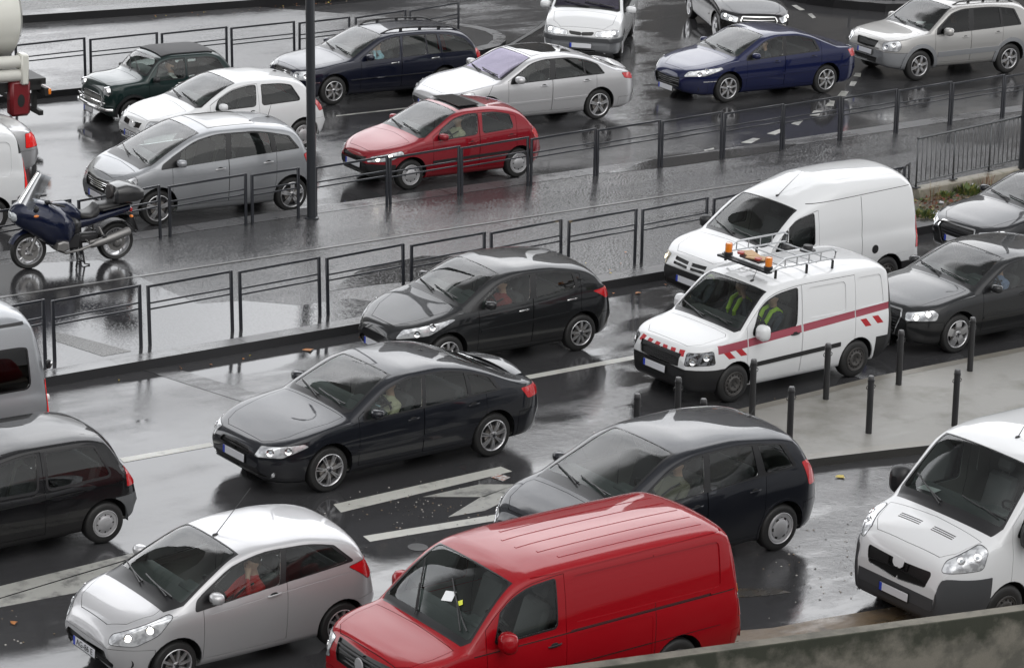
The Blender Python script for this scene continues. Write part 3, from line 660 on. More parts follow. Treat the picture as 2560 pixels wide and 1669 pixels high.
# ---------------------------------------------------------------- ground: wet asphalt, islands, kerbs, markings
def wet(name, base, puddle=.5, rough=(.05, .34), speck=0., scale=.25, grain=70, bump=.35, ior=1.62, joints=None, stain=None, mdw=.5):
    m = bpy.data.materials.new(name); m.use_nodes = True; n = m.node_tree.nodes; l = m.node_tree.links; b = n['Principled BSDF']; b.inputs['IOR'].default_value = ior
    g = n.new('ShaderNodeNewGeometry')
    def noise(s, d, r=.6, vec=None): a = n.new('ShaderNodeTexNoise'); a.inputs['Scale'].default_value = s; a.inputs['Detail'].default_value = d; a.inputs['Roughness'].default_value = r; l.new(vec or g.outputs['Position'], a.inputs['Vector']); return a.outputs['Fac']
    def mth(op, x, y=None, z=None):
        a = n.new('ShaderNodeMath'); a.operation = op
        for i, v in enumerate((x, y, z)):
            if v is None: continue
            if isinstance(v, (int, float)): a.inputs[i].default_value = v
            else: l.new(v, a.inputs[i])
        return a.outputs[0]
    def mr(v, a, b_, c, d): x = n.new('ShaderNodeMapRange'); x.inputs['From Min'].default_value = a; x.inputs['From Max'].default_value = b_; x.inputs['To Min'].default_value = c; x.inputs['To Max'].default_value = d; l.new(v, x.inputs['Value']); return x.outputs[0]
    an = n.new('ShaderNodeMapping'); an.inputs['Rotation'].default_value = (0, 0, rad(-37)); l.new(g.outputs['Position'], an.inputs[0]); a2 = n.new('ShaderNodeVectorMath'); a2.operation = 'MULTIPLY'; a2.inputs[1].default_value = (.30, 1.25, 1); l.new(an.outputs[0], a2.inputs[0]); stretched = a2.outputs[0]
    big = mth('MULTIPLY_ADD', noise(scale*5, 5, .6, stretched), .40, mth('MULTIPLY', noise(scale, 5), .60))
    p = mr(big, puddle-.09, puddle+.09, 0, 1)                       # 0 puddle, 1 merely wet
    f = noise(grain, 4, .7); md = noise(7, 5)
    rg = mr(p, 0, 1, rough[0], rough[1]); l.new(mth('ADD', rg, mth('MULTIPLY', mth('MULTIPLY', md, p), .10)), b.inputs['Roughness'])
    h = mth('MULTIPLY_ADD', md, mdw, f)
    if speck: # rings and splashes of falling rain
        v = n.new('ShaderNodeTexVoronoi'); v.inputs['Scale'].default_value = 16; l.new(g.outputs['Position'], v.inputs['Vector']); h = mth('ADD', h, mth('MULTIPLY', mth('SINE', mth('MULTIPLY', v.outputs['Distance'], 26)), .25))
    if joints:
        mp = n.new('ShaderNodeMapping'); mp.inputs['Rotation'].default_value = (0, 0, rad(-38.7)); l.new(g.outputs['Position'], mp.inputs[0])
        br = n.new('ShaderNodeTexBrick'); br.inputs['Scale'].default_value = 1; br.inputs['Brick Width'].default_value = joints[0]; br.inputs['Row Height'].default_value = joints[1]; br.inputs['Mortar Size'].default_value = joints[2]; br.offset = .5
        br.inputs['Color1'].default_value = (.8, .8, .8, 1); br.inputs['Color2'].default_value = (1.15, 1.15, 1.15, 1); br.inputs['Mortar'].default_value = (.35, .35, .35, 1); l.new(mp.outputs[0], br.inputs['Vector']); h = mth('SUBTRACT', h, mth('MULTIPLY', br.outputs['Fac'], 1.6))
    bp = n.new('ShaderNodeBump'); bp.inputs['Distance'].default_value = .006; l.new(mr(p, 0, 1, bump*.08+speck, bump), bp.inputs['Strength']); l.new(h, bp.inputs['Height']); l.new(bp.outputs[0], b.inputs['Normal'])
    c = n.new('ShaderNodeMixRGB'); c.inputs[1].default_value = (*[x*.6 for x in base], 1); c.inputs[2].default_value = (*[x*1.45 for x in base], 1)
    l.new(mth('MULTIPLY_ADD', f, .5, mth('MULTIPLY', mth('MULTIPLY_ADD', md, .6, mth('MULTIPLY', big, .4)), .5)), c.inputs[0]); col = c.outputs[0]
    if stain:
        s = n.new('ShaderNodeMixRGB'); s.inputs[2].default_value = (*stain[0], 1); l.new(col, s.inputs[1]); l.new(mr(noise(stain[1], 6, .65), stain[2], stain[2]+.16, 0, stain[3]), s.inputs[0]); col = s.outputs[0]
    if joints:
        x = n.new('ShaderNodeMixRGB'); x.blend_type = 'MULTIPLY'; x.inputs[0].default_value = 1; l.new(col, x.inputs[1]); l.new(br.outputs['Color'], x.inputs[2]); col = x.outputs[0]
    l.new(col, b.inputs['Base Color'])
    return m
ASPH = wet('wet asphalt', (.040, .040, .042), .56, (.0, .15), bump=.75, grain=45, mdw=1.5)
PAVE = wet('wet island paving', (.046, .046, .048), .54, (.0, .07), .16, .22, 34, .70, mdw=.9)
KERB = wet('wet granite kerb', (.075, .075, .078), .45, (.08, .3), 0, .6, 120, .3, joints=(1.1, 40., .022))
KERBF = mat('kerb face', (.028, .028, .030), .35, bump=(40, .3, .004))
CONC = wet('wet concrete pavement', (.20, .195, .18), .40, (.10, .42), 0, .35, 90, .3, stain=((.09, .088, .065), .8, .50, .75))
COBB = wet('wet cobbles', (.075, .075, .072), .48, (.06, .3), .1, .3, 50, .6, joints=(.17, .11, .018))
FARP = wet('wet far paving', (.075, .075, .078), .56, (.06, .28), .05, .3, 40, .4, joints=(.9, .6, .006))
WPAINT = wet('worn road paint', (.42, .42, .39), .40, (.2, .45), 0, 1.2, 120, .3, stain=((.10, .10, .10), 3.5, .56, .75))
WPAINT2 = wet('very worn road paint', (.30, .30, .28), .40, (.2, .45), 0, 1.2, 120, .3, stain=((.06, .06, .06), 3.0, .50, .85))
MUD = wet('mud', (.12, .085, .05), .45, (.2, .5), 0, 1.5, 60, .6, stain=((.045, .038, .03), 4, .5, .7))
def sheet(name, pts, z, m, kind='structure'):
    b = MB(); b.add([(x, y, z) for x, y in pts], [list(range(len(pts)))], m); o = b.build(name); o['kind'] = kind
    if o.data.polygons[0].normal.z < 0: o.data.flip_normals()
    return o
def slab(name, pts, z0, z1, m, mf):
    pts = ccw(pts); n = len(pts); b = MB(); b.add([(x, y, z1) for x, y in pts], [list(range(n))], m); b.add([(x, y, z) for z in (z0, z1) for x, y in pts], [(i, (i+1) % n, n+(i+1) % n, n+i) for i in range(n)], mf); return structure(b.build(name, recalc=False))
def kerbline(name, pts, width, z, m=None, drop=.0):
    """granite kerb stones: a strip along a path, its top 4 mm proud of the paving"""
    b = MB(); L = []; Rr = []; n = len(pts); P = [Vector(p) for p in pts]
    for i in range(n):
        t = (P[min(i+1, n-1)]-P[max(i-1, 0)]).normalized(); nn = Vector((-t.y, t.x)); L.append(P[i]); Rr.append(P[i]+nn*width)
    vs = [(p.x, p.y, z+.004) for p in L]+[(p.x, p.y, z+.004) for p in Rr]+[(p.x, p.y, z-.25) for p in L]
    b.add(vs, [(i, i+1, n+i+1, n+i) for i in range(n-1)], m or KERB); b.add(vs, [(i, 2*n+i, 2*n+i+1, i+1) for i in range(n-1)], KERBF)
    return structure(b.build(name, recalc=False))
b = MB(); b.add([(-600, -600, 0), (600, -600, 0), (600, 600, 0), (-600, 600, 0)], [(0, 1, 2, 3)], ASPH); structure(b.build('road'))
D = Vector((.7803, .6254)); NN = Vector((-.6254, .7803))           # along the street, and across it away from the camera
isl = [(-20, 28.3), (-6.63, 39.02), (2.58, 46.39), (7.16, 50.06), (7.66, 50.5), (20, 61), (20, 68.6), (10.57, 60.99), (2.5, 54.3), (-3.6, 49.45), (-20, 36.0)]
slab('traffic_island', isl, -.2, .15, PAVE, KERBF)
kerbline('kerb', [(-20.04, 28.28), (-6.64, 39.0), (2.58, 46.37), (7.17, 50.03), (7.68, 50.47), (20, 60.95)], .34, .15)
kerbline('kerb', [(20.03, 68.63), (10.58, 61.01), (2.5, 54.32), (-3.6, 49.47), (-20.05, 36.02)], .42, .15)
WATER = wet('standing water', (.030, .030, .032), .75, (.012, .05), .05, .5, 30, .2)
sheet('puddle', [(-14, 33.55), (-9, 37.5), (-6.0, 39.9), (-3.9, 41.55), (-2.3, 42.85), (-1.9, 43.5), (-2.6, 43.75), (-3.4, 43.2), (-4.3, 43.3), (-5.0, 43.0), (-5.6, 43.7), (-6.3, 44.6), (-6.9, 45.2), (-7.7, 44.9), (-8.6, 44.6), (-9.4, 43.6), (-11, 42.9), (-14, 40)], .1545, WATER)
sheet('puddle', [(-3.0, 44.1), (-2.3, 44.6), (-1.2, 45.2), (.2, 46.2), (.9, 47.0), (.3, 47.2), (-.9, 46.6), (-1.6, 46.5), (-2.6, 45.4)], .1545, WATER); sheet('puddle', [(1.6, 53.0), (3.0, 53.9), (5.2, 55.7), (5.6, 56.4), (4.2, 55.6), (2.6, 54.4)], .1545, WATER)
sheet('paving_seam', [(-20, 33.15), (5.5, 53.7), (5.46, 53.76), (-20.04, 33.21)], .159, mat('seam stone', (.16, .16, .16), .25))
sheet('patched_paving', [(-6.99, 41.14), (-6.67, 41.01), (-5.67, 40.38), (-6.05, 40.06), (-6.92, 40.73)], .158, wet('dry patch', (.056, .055, .052), .3, (.10, .22), 0, 1, 40, .9))
sheet('patched_road', [(-5.6, 40.1), (-5.0, 40.15), (-3.3, 38.9), (-3.5, 38.5)], .004, wet('rough patch', (.044, .044, .046), .5, (.0, .18), 0, 1, 45, .9))
# pavement with bollards between the two near lanes
pv = [(1.0, 36.3), (1.0, 36.9), (1.5, 37.75), (3.32, 39.2), (4.43, 40.15), (5.41, 41.03), (7.06, 42.29), (8.14, 43.1), (22, 53.6), (22, 45.5), (9.0, 39.45), (6.17, 38.13), (5.5, 37.82), (4.04, 37.10), (2.4, 36.5), (1.6, 36.2)]
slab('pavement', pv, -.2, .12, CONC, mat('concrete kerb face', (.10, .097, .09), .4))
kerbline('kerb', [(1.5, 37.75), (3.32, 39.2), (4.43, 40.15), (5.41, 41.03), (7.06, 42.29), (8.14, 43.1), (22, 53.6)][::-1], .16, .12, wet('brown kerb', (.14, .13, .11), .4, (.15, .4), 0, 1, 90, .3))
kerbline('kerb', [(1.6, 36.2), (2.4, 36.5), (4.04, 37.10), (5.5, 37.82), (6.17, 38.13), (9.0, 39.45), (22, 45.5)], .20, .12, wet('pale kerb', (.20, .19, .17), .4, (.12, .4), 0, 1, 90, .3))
# far side: footway, its rounded end, the raised cobbled square and the roundabout
tip = [(-20, 49.1), (-9.9, 57.72), (-2.5, 63.4), (-1.6, 63.9), (-1.02, 64.35), (-.64, 64.95), (-.5, 65.6), (-.52, 66.2), (-.75, 66.75), (-1.2, 67.2), (-1.9, 67.5), (-6.6, 68.2), (-20, 59)]
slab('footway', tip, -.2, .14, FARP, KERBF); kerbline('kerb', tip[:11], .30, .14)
sheet('gutter_paving', [(-1.9, 64.0), (-.9, 64.9), (-.3, 66.3), (.1, 67.2), (.33, 68.2), (.5, 69.3), (.56, 70.7), (.5, 72), (.2, 76), (-6, 76), (-6, 66)], .004, FARP)
gp = [(-1.0, 63.88), (-.11, 66.91), (.24, 68.13), (.46, 69.26), (.53, 70.68), (.47, 71.9), (.2, 76)]
kerbline('drain_channel', gp[::-1], .10, .006, mat('drain', (.02, .02, .02), .4))
sq = [(-20, 60.2), (-11.62, 64.73), (-8.49, 66.83), (-6.57, 68.19), (-4.6, 69.9), (-2.0, 72.2), (2, 76.5), (2, 110), (-40, 110), (-40, 55)]
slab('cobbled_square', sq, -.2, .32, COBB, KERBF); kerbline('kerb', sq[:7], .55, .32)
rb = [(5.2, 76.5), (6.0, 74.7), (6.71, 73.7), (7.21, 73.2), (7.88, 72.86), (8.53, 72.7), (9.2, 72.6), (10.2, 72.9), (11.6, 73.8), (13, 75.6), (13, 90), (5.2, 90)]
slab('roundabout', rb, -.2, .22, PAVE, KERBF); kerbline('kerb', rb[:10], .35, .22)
sheet('mud_strip', [(-2.0, 28.5), (2.88, 31.26), (3.3, 31.40), (3.9, 31.76), (4.86, 32.26), (8.0, 33.5), (8.0, 31.0), (3.68, 29.4), (-1, 27.4)], .004, MUD)
sheet('mud_stain', [(2.3, 32.35), (2.93, 32.58), (3.4, 32.66), (3.60, 32.55), (3.3, 32.40), (2.9, 32.28), (2.5, 32.2)], .005, wet('muddy film', (.05, .042, .032), .45, (.10, .25), 0, 1.5, 60, .5, stain=((.034, .033, .032), 4, .42, .9)))
def marking(pts, m=WPAINT, z=.004): return sheet('road_marking', pts, z, m)
marking([(-5.22, 36.12), (-4.09, 36.93), (-4.02, 36.80), (-5.14, 35.96)]); marking([(-.6, 39.95), (.1, 40.55), (2.02, 42.04), (3.9, 43.5), (3.98, 43.37), (2.10, 41.9), (.2, 40.42), (-.5, 39.8)]); marking([(-10.5, 32.0), (-9.3, 32.95), (-9.2, 32.8), (-10.4, 31.85)])
marking([(-2.22, 34.78), (-.06, 36.57), (.10, 36.40), (-2.1, 34.50)]); marking([(-1.76, 33.70), (-.01, 34.77), (1.0, 35.4), (1.1, 35.2), (-.01, 34.54), (-1.66, 33.52)])
marking([(-1.07, 35.23), (-.33, 35.83), (.17, 35.9), (-.26, 35.35)], WPAINT2); marking([(-.30, 35.345), (.17, 35.9), (.9, 36.35), (1.1, 36.05), (.08, 35.34), (-.23, 34.84), (-.71, 34.53)], WPAINT2)
marking([(-9.0, 28.9), (-5.96, 31.45), (-4.62, 32.66), (-3.2, 33.9), (-3.05, 33.72), (-4.51, 32.60), (-5.89, 31.10), (-8.9, 28.5)], WPAINT2); marking([(-8.9, 28.46), (-5.89, 31.06), (-4.50, 32.56), (-3.03, 33.68), (-2.9, 33.45), (-4.76, 31.76), (-5.05, 31.36), (-5.84, 30.81), (-8.7, 28.2)], WPAINT2)
for q in [[(6.8, 72.89), (6.93, 72.99), (7.1, 72.35), (6.96, 72.23)], [(7.12, 71.79), (7.24, 71.89), (7.3, 71.34), (7.2, 71.21)], [(7.54, 64.22), (7.62, 64.6), (7.76, 64.64), (7.7, 64.19)], [(7.33, 63.13), (7.43, 63.65), (7.57, 63.65), (7.45, 63.11)], [(6.95, 61.93), (7.1, 62.52), (7.27, 62.53), (7.14, 61.98)], [(6.57, 60.85), (6.75, 61.42), (6.85, 61.42), (6.77, 60.87)], [(6.15, 59.79), (6.29, 60.31), (6.49, 60.35), (6.35, 59.83)], [(5.68, 58.89), (5.89, 59.32), (5.98, 59.3), (5.83, 58.78)], [(5.09, 57.84), (5.4, 58.33), (5.5, 58.21), (5.26, 57.77)], [(4.49, 56.89), (4.77, 57.36), (4.92, 57.35), (4.7, 56.87)], [(3.68, 56.05), (3.9, 56.3), (3.91, 56.17), (3.71, 55.97)]]: marking(q, WPAINT2)
marking([(-3.88, 57.46), (-1.2, 59.5), (-1.2, 59.40), (-3.87, 57.36)], WPAINT2)

# ---------------------------------------------------------------- street furniture
TILT = Vector((0, 0, 1)).rotation_difference(Vector((-.0373, .0083, 1))).to_matrix().to_4x4()   # the road slopes a little; posts stand upright
RAILM = mat('barrier paint', (.022, .024, .030), .38, .3, .4, bump=(60, .15, .002))
def upright(o, x, y, z, rz): o.matrix_world = Matrix.Translation((x, y, z)) @ TILT @ Matrix.Rotation(rz, 4, 'Z'); return o
def make_barrier(n, L, label, group, H=.935):
    """steel railing panel: two posts, a top rail and a pair of middle rails"""
    r = bpy.data.objects.new('barrier', None); COL.objects.link(r); tag(r, label, 'barrier', group)
    for x in (.028, L-.028): b = MB(); b.box((x, 0, H/2-.05), (.056, .03, H+.10), RAILM, bev=.006); b.build('post', r)
    for z, h, nm in ((H-.02, .04, 'top_rail'), (H*.70, .027, 'middle_rail'), (H*.60, .027, 'middle_rail')): b = MB(); b.box((L/2, 0, z), (L-.114, .022, h), RAILM, bev=.005); b.build(nm, r)
    return r
def copy_tree(o, parent=None):
    c = o.copy(); COL.objects.link(c); c.parent = parent
    for ch in list(o.children): copy_tree(ch, c)
    return c
def barrier_row(spans, z, group, labels):
    for (a, b_), lab in zip(spans, labels):
        a, b_ = Vector(a), Vector(b_); d = b_-a; r = make_barrier(0, d.length, lab, group); upright(r, a.x, a.y, z, math.atan2(d.y, d.x)); r.matrix_world = r.matrix_world @ Matrix.Rotation(rad(random.uniform(-1.1, 1.1)), 4, 'X') @ Matrix.Rotation(rad(random.uniform(-.3, .3)), 4, 'Y')
def lerp(a, b_, t): return (a[0]+(b_[0]-a[0])*t, a[1]+(b_[1]-a[1])*t)
A, B_ = (-6.73, 39.70), (2.13, 46.82)
near = [(lerp(A, B_, k/7), lerp(A, B_, (k+.938)/7)) for k in range(-2, 11)]
nl = ['dark railing panel by the kerb, left of the silver grey van tail', 'dark railing panel by the kerb, partly behind the silver grey van', 'railing panel on the near kerb in front of the dry paving patch', 'railing panel on the near kerb, second right of the silver grey van', 'railing panel on the near kerb, third right of the silver grey van', 'railing panel on the near kerb left of the charcoal hatchback', 'railing panel touching the charcoal hatchback bonnet in the picture', 'railing panel behind the charcoal hatchback windscreen', 'railing panel behind the charcoal hatchback roof', 'railing panel just right of the charcoal hatchback aerial', 'railing panel left of the white high roofed van', 'railing panel mostly hidden by the white high roofed van', 'railing panel behind the white high roofed van roof']
barrier_row(near, .15, 'railing panels along the near kerb', nl)
barrier_row([((6.62, 50.25), (6.93, 50.66)), ((6.98, 50.72), (7.25, 51.29))], .15, 'railing panels turning at the island end', ['short railing panel turning the corner behind the white van rear', 'last short railing panel beside the planter'])
C0, C1 = (-2.35, 49.72), (10.31, 59.95)
mid = [(lerp(C0, C1, (k+.006)/10), lerp(C0, C1, (k+.994)/10)) for k in range(-1, 11)]
ml = ['railing panel in front of the wine red hatchback nose', 'railing panel in front of the wine red hatchback front wheel', 'railing panel in front of the wine red hatchback doors', 'railing panel right of the wine red hatchback', 'railing panel below the silver saloon rear wheel', 'railing panel below the deep blue saloon nose', 'railing panel below the deep blue saloon front wheel', 'railing panel below the deep blue saloon rear wheel', 'railing panel crossed by the dashed white line', 'railing panel below the off roader front wheel', 'railing panel below the off roader doors', 'railing panel at the right picture edge']
barrier_row(mid, .12, 'railing panels along the far edge of the island', ml)
barrier_row([((-8.62, 44.52), (-7.38, 45.52)), ((-7.29, 45.59), (-6.07, 46.77)), ((-5.96, 46.85), (-4.72, 47.88)), ((-4.66, 47.94), (-3.86, 48.55))], .12, 'railing panels along the far edge of the island', ['railing panel behind the motorcycle front wheel', 'railing panel behind the motorcycle saddle', 'railing panel in front of the silver compact doors', 'narrow railing panel left of the lamp post'])
F0, F1 = (-9.19, 58.76), (-5.03, 61.72)
far = [(lerp(F0, F1, k/3), lerp(F0, F1, (k+.955)/3)) for k in range(-2, 3)]+[((-5.03, 61.72), (-3.95, 62.6)), ((-3.85, 62.68), (-2.75, 63.7)), ((-2.68, 63.78), (-1.58, 65.04))]
fl = ['railing panel hidden behind the tanker', 'railing panel right of the tanker', 'railing panel behind the dark green vintage car bonnet', 'railing panel behind the vintage car roof', 'railing panel left of the lamp post in the distance', 'railing panel behind the navy estate car bonnet', 'railing panel behind the navy estate car windscreen', 'last railing panel behind the navy estate car roof']
barrier_row(far, .14, 'railing panels along the far footway', fl)
# bollards
BOLM = mat('bollard paint', (.010, .010, .011), .45, 0, .2, bump=(30, .15, .002))
def make_bollard():
    r = bpy.data.objects.new('bollard', None); COL.objects.link(r)
    b = MB(); b.lathe([(.046, -.05), (.046, .80), (.043, .812)], BOLM, 18, 'z'); b.lathe([(.051, .775), (.051, .80), (.046, .803)], BOLM, 18, 'z'); b.build('post', r)
    b = MB(); b.lathe([(.047, .812), (.045, .84), (.036, .858), (.001, .863)], mat('bollard cap', (.05, .05, .052), .3), 18, 'z'); b.build('cap', r)
    for s in (-1, 1): b = MB(); b.tube([(s*(.05+.028*math.sin(q*math.pi/6)), 0, .69+.028*math.cos(q*math.pi/6)) for q in range(7)], .006, BOLM, 6); b.build('chain_eye', r)
    return r
bol = [(1.8, 37.1, 'bollard just left of the works van nose'), (2.4, 37.93, 'bollard in front of the works van number plate'), (2.71, 37.03, 'bollard mostly hidden by the people carrier roof'), (3.53, 38.96, 'bollard in front of the works van front wheel'), (3.98, 37.77, 'bollard rising behind the people carrier tail'), (4.69, 39.92, 'bollard beside the works van rear door'), (5.17, 38.46, 'bollard in the middle of the concrete pavement'), (5.87, 40.8, 'bollard in front of the dark grey hatchback grille'), (6.47, 38.98, 'bollard near the tall white van roof'), (7.07, 41.68, 'bollard in front of the dark grey hatchback wheel'), (8.9, 42.6, 'bollard beyond the right picture edge')]
b0 = make_bollard()
for i, (x, y, lab) in enumerate(bol[:10]):
    o = b0 if i == 0 else copy_tree(b0); upright(o, x, y, .12, rad(30)); tag(o, 'dark '+lab, 'bollard', 'bollards on the concrete pavement')
for i, (x, y, lab) in enumerate([(8.36, 73.15, 'left foot of the bollard pair on the roundabout edge'), (9.46, 73.17, 'right foot of the bollard pair on the roundabout edge')]):
    o = copy_tree(b0); upright(o, x, y, .22, 0); tag(o, 'dark bollard, '+lab, 'bollard', 'bollards on the roundabout')
# lamp posts
def lamp_post(x, y, z, r0, r1, label, square=False):
    r = bpy.data.objects.new('lamp_post', None); COL.objects.link(r); tag(r, label, 'lamp post', None); PM = mat('post paint', (.020, .023, .028), .4, .3, .4, bump=(20, .1, .003))
    b = MB(); b.lathe([(r0, -.1), (r0, 1.2), (r0*.97, 1.25), (r1, 8.5)], PM, 24, 'z'); b.build('pole', r); b = MB(); b.lathe([(r0*1.5, 0), (r0*1.5, .02), (r0*1.02, .03)], PM, 24, 'z'); b.build('base', r)
    b = MB(); b.tube([(0, 0, 8.45), (-.3, 0, 8.8), (-1.3, 0, 8.95)], .04, PM); b.build('arm', r); b = MB(); b.box((-1.6, 0, 8.93), (.7, .28, .12), PM, bev=.04); b.build('lamp_head', r); upright(r, x, y, z, 0)
lamp_post(-3.65, 48.60, .15, .085, .075, 'dark lamp post rising between the silver compact and the wine red hatchback'); lamp_post(9.92, 54.45, .2, .14, .13, 'thick dark post at the right picture edge')
# planter: low concrete wall, steel railing, soil and weeds
WALLC = wet('planter wall concrete', (.24, .22, .18), .35, (.3, .5), 0, .8, 60, .4, stain=((.06, .07, .03), 3, .5, .6))
b = MB(); P, Q = Vector((7.50, 52.38)), Vector((12.2, 56.75)); d = (Q-P).normalized(); nn = Vector((-d.y, d.x))
b.box(((P.x+Q.x)/2, (P.y+Q.y)/2, .22), ((Q-P).length, .24, .24), WALLC, Matrix.Rotation(math.atan2(d.y, d.x), 3, 'Z'), bev=.02); tag(b.build('low_wall'), 'low concrete wall carrying the grey railing beside the planter', 'wall')
r = bpy.data.objects.new('railing', None); COL.objects.link(r); tag(r, 'light grey railing with vertical bars on the low planter wall', 'railing'); G = mat('galvanised railing', (.10, .105, .11), .4, .6); LR = (Q-P).length
for z in (.96, .10): b = MB(); b.tube([(0, 0, z), (LR, 0, z)], .024 if z > .5 else .014, G, 8); b.build('rail', r)
for k in range(34):
    b = MB(); b.tube([(.02+k*.1365, 0, -.02 if k % 8 == 0 else .1), (.02+k*.1365, 0, .95)], .018 if k % 8 == 0 else .008, G, 6); b.build('bar', r)
    if k % 8 == 0: b = MB(); b.box((.02+k*.1365, 0, .01), (.16, .12, .02), DARKMET, bev=.005); b.build('foot_plate', r)
upright(r, P.x, P.y, .34, math.atan2(d.y, d.x))
SOIL = wet('planter soil', (.075, .062, .045), .3, (.5, .8), 0, 1.5, 30, 1., stain=((.04, .06, .015), 2.5, .55, .7))
sheet('planter_soil', [(7.22, 50.55), (7.70, 50.93), (14, 56.3), (14, 58.3), (12.1, 56.5), (7.56, 52.25), (7.3, 51.4)], .158, SOIL)
def tuft(name, x, y, z, n, h, spread, m, label, cat, lean=.5, wdt=.02, stem=None):
    b = MB(); rs = random.Random(int(x*1000)+n)
    for i in range(n):
        a = rs.uniform(0, 6.283); rr = spread*math.sqrt(rs.random()); px, py = rr*math.cos(a), rr*math.sin(a); hh = h*rs.uniform(.4, 1)*(1-.5*rr/spread); ln = lean*hh*rs.uniform(.3, 1); a2 = a+rs.uniform(-.8, .8); dx, dy = math.cos(a2)*ln, math.sin(a2)*ln; w_ = wdt*rs.uniform(.6, 1.3); ex, ey = -math.sin(a2)*w_, math.cos(a2)*w_
        b.add([(px, py, 0), (px+dx*.5+ex, py+dy*.5+ey, hh*.65), (px+dx, py+dy, hh*rs.uniform(.8, 1.05)), (px+dx*.5-ex, py+dy*.5-ey, hh*.62)], [(0, 1, 2, 3)], m[i % len(m)], True)
    o = b.build(name, recalc=False); o.location = (x, y, z); tag(o, label, cat); return o
GR = [mat('leaf green', (.075, .11, .025), .6), mat('leaf yellow green', (.15, .16, .04), .6), mat('leaf dark green', (.04, .065, .02), .6)]; DRY = [mat('dry stalk', (.14, .085, .045), .8), mat('red stalk', (.17, .05, .03), .8), mat('straw', (.30, .24, .13), .8)]
tuft('weed', 7.52, 50.98, .158, 90, .22, .24, GR, 'yellow green weed tuft at the planter corner next to the kerb', 'weed', .6, .03); tuft('weed', 8.60, 52.95, .158, 110, .26, .28, GR, 'bright green leafy weed at the foot of the low wall', 'weed', .6, .035); tuft('weed', 8.12, 52.55, .158, 60, .18, .2, GR, 'small green weed left of the bright leafy one', 'weed', .6, .025)
tuft('dead_stalk', 7.75, 51.75, .158, 26, .85, .10, DRY, 'tall reddish dead stalk standing in the planter', 'plant', .25, .006); tuft('dead_stalk', 9.05, 53.4, .158, 40, .5, .2, DRY, 'brown dead stalks by the railing foot near the bonnet', 'plant', .4, .006)
b = MB(); rs = random.Random(4)
for i in range(900):
    x = rs.uniform(7.3, 13); y0 = 50.6+(x-7.3)*.85; y = y0+rs.uniform(.05, 1.5); a = rs.uniform(0, 3.14); s_ = rs.uniform(.02, .06); ca, sa = math.cos(a)*s_, math.sin(a)*s_
    b.add([(x-ca, y-sa, .165), (x+sa*.5, y-ca*.5, .165+rs.uniform(0, .05)), (x+ca, y+sa, .165), (x-sa*.5, y+ca*.5, .163)], [(0, 1, 2, 3)], rs.choice(GR+DRY+DRY))
o = b.build('ground_cover', recalc=False); o['kind'] = 'stuff'; tag(o, 'low weeds and dead leaves over the planter soil', 'ground cover', None, 'stuff')
for i, (x, y, s_) in enumerate([(7.95, 51.95, .05), (8.75, 53.35, .09), (7.72, 51.05, .06)]):
    b = MB(); b.ball((0, 0, 0), (s_, s_*.8, s_*.6), mat('litter white', (.5, .5, .52), .4), 7, 5)
    for j, v in enumerate(b.v): b.v[j] = tuple(c*(1+.3*math.sin(j*7.3+k_*2)) for k_, c in enumerate(v))
    o = b.build('litter'); o.location = (x, y, .19); tag(o, ['crumpled white scrap among the planter weeds, the middle one', 'crumpled white bag below the railing, the farthest scrap', 'crumpled white scrap next to the yellow green tuft'][i], 'litter', 'scraps in the planter')
# mossy wall in the foreground
def wallmat():
    m = wet('mossy wall', (.15, .14, .115), .3, (.55, .8), 0, 1.2, 60, .4, stain=((.05, .05, .04), 2.2, .45, .7)); n = m.node_tree.nodes; l = m.node_tree.links; bs = n['Principled BSDF']; src = bs.inputs['Base Color'].links[0].from_socket
    g = n.new('ShaderNodeNewGeometry'); sp = n.new('ShaderNodeSeparateXYZ'); l.new(g.outputs['Position'], sp.inputs[0]); mp = n.new('ShaderNodeMapping'); mp.inputs['Scale'].default_value = (1.5, 1.5, 1.6); l.new(g.outputs['Position'], mp.inputs[0])
    a = n.new('ShaderNodeTexNoise'); a.inputs['Scale'].default_value = 1.6; a.inputs['Detail'].default_value = 9; a.inputs['Roughness'].default_value = .6; l.new(mp.outputs[0], a.inputs['Vector'])
    ad = n.new('ShaderNodeMath'); ad.operation = 'MULTIPLY_ADD'; ad.inputs[1].default_value = 1.1; l.new(sp.outputs['Z'], ad.inputs[2]); l.new(a.outputs['Fac'], ad.inputs[0]); r_ = n.new('ShaderNodeMapRange'); r_.inputs['From Min'].default_value = 1.22; r_.inputs['From Max'].default_value = 1.46; l.new(ad.outputs[0], r_.inputs['Value'])
    gt = n.new('ShaderNodeMath'); gt.operation = 'LESS_THAN'; gt.inputs[1].default_value = .997; l.new(sp.outputs['Z'], gt.inputs[0]); mu = n.new('ShaderNodeMath'); mu.operation = 'MULTIPLY'; l.new(gt.outputs[0], mu.inputs[0]); l.new(r_.outputs[0], mu.inputs[1]); m2 = n.new('ShaderNodeMath'); m2.operation = 'MULTIPLY'; m2.inputs[1].default_value = .92; l.new(mu.outputs[0], m2.inputs[0])
    x = n.new('ShaderNodeMixRGB'); x.inputs[2].default_value = (.014, .018, .008, 1); l.new(src, x.inputs[1]); l.new(m2.outputs[0], x.inputs[0]); l.new(x.outputs[0], bs.inputs['Base Color']); return m
b = MB(); P, Q = Vector((-1.2, 26.65)), Vector((9.0, 31.3)); d = (Q-P).normalized()
b.box(((P.x+Q.x)/2-d.y*-.08*-1, (P.y+Q.y)/2+d.x*.08, .3), ((Q-P).length, .17, 1.4), wallmat(), Matrix.Rotation(math.atan2(d.y, d.x), 3, 'Z'), bev=.012)
tag(b.build('parapet_wall'), 'mossy concrete parapet wall across the bottom right corner', 'wall')
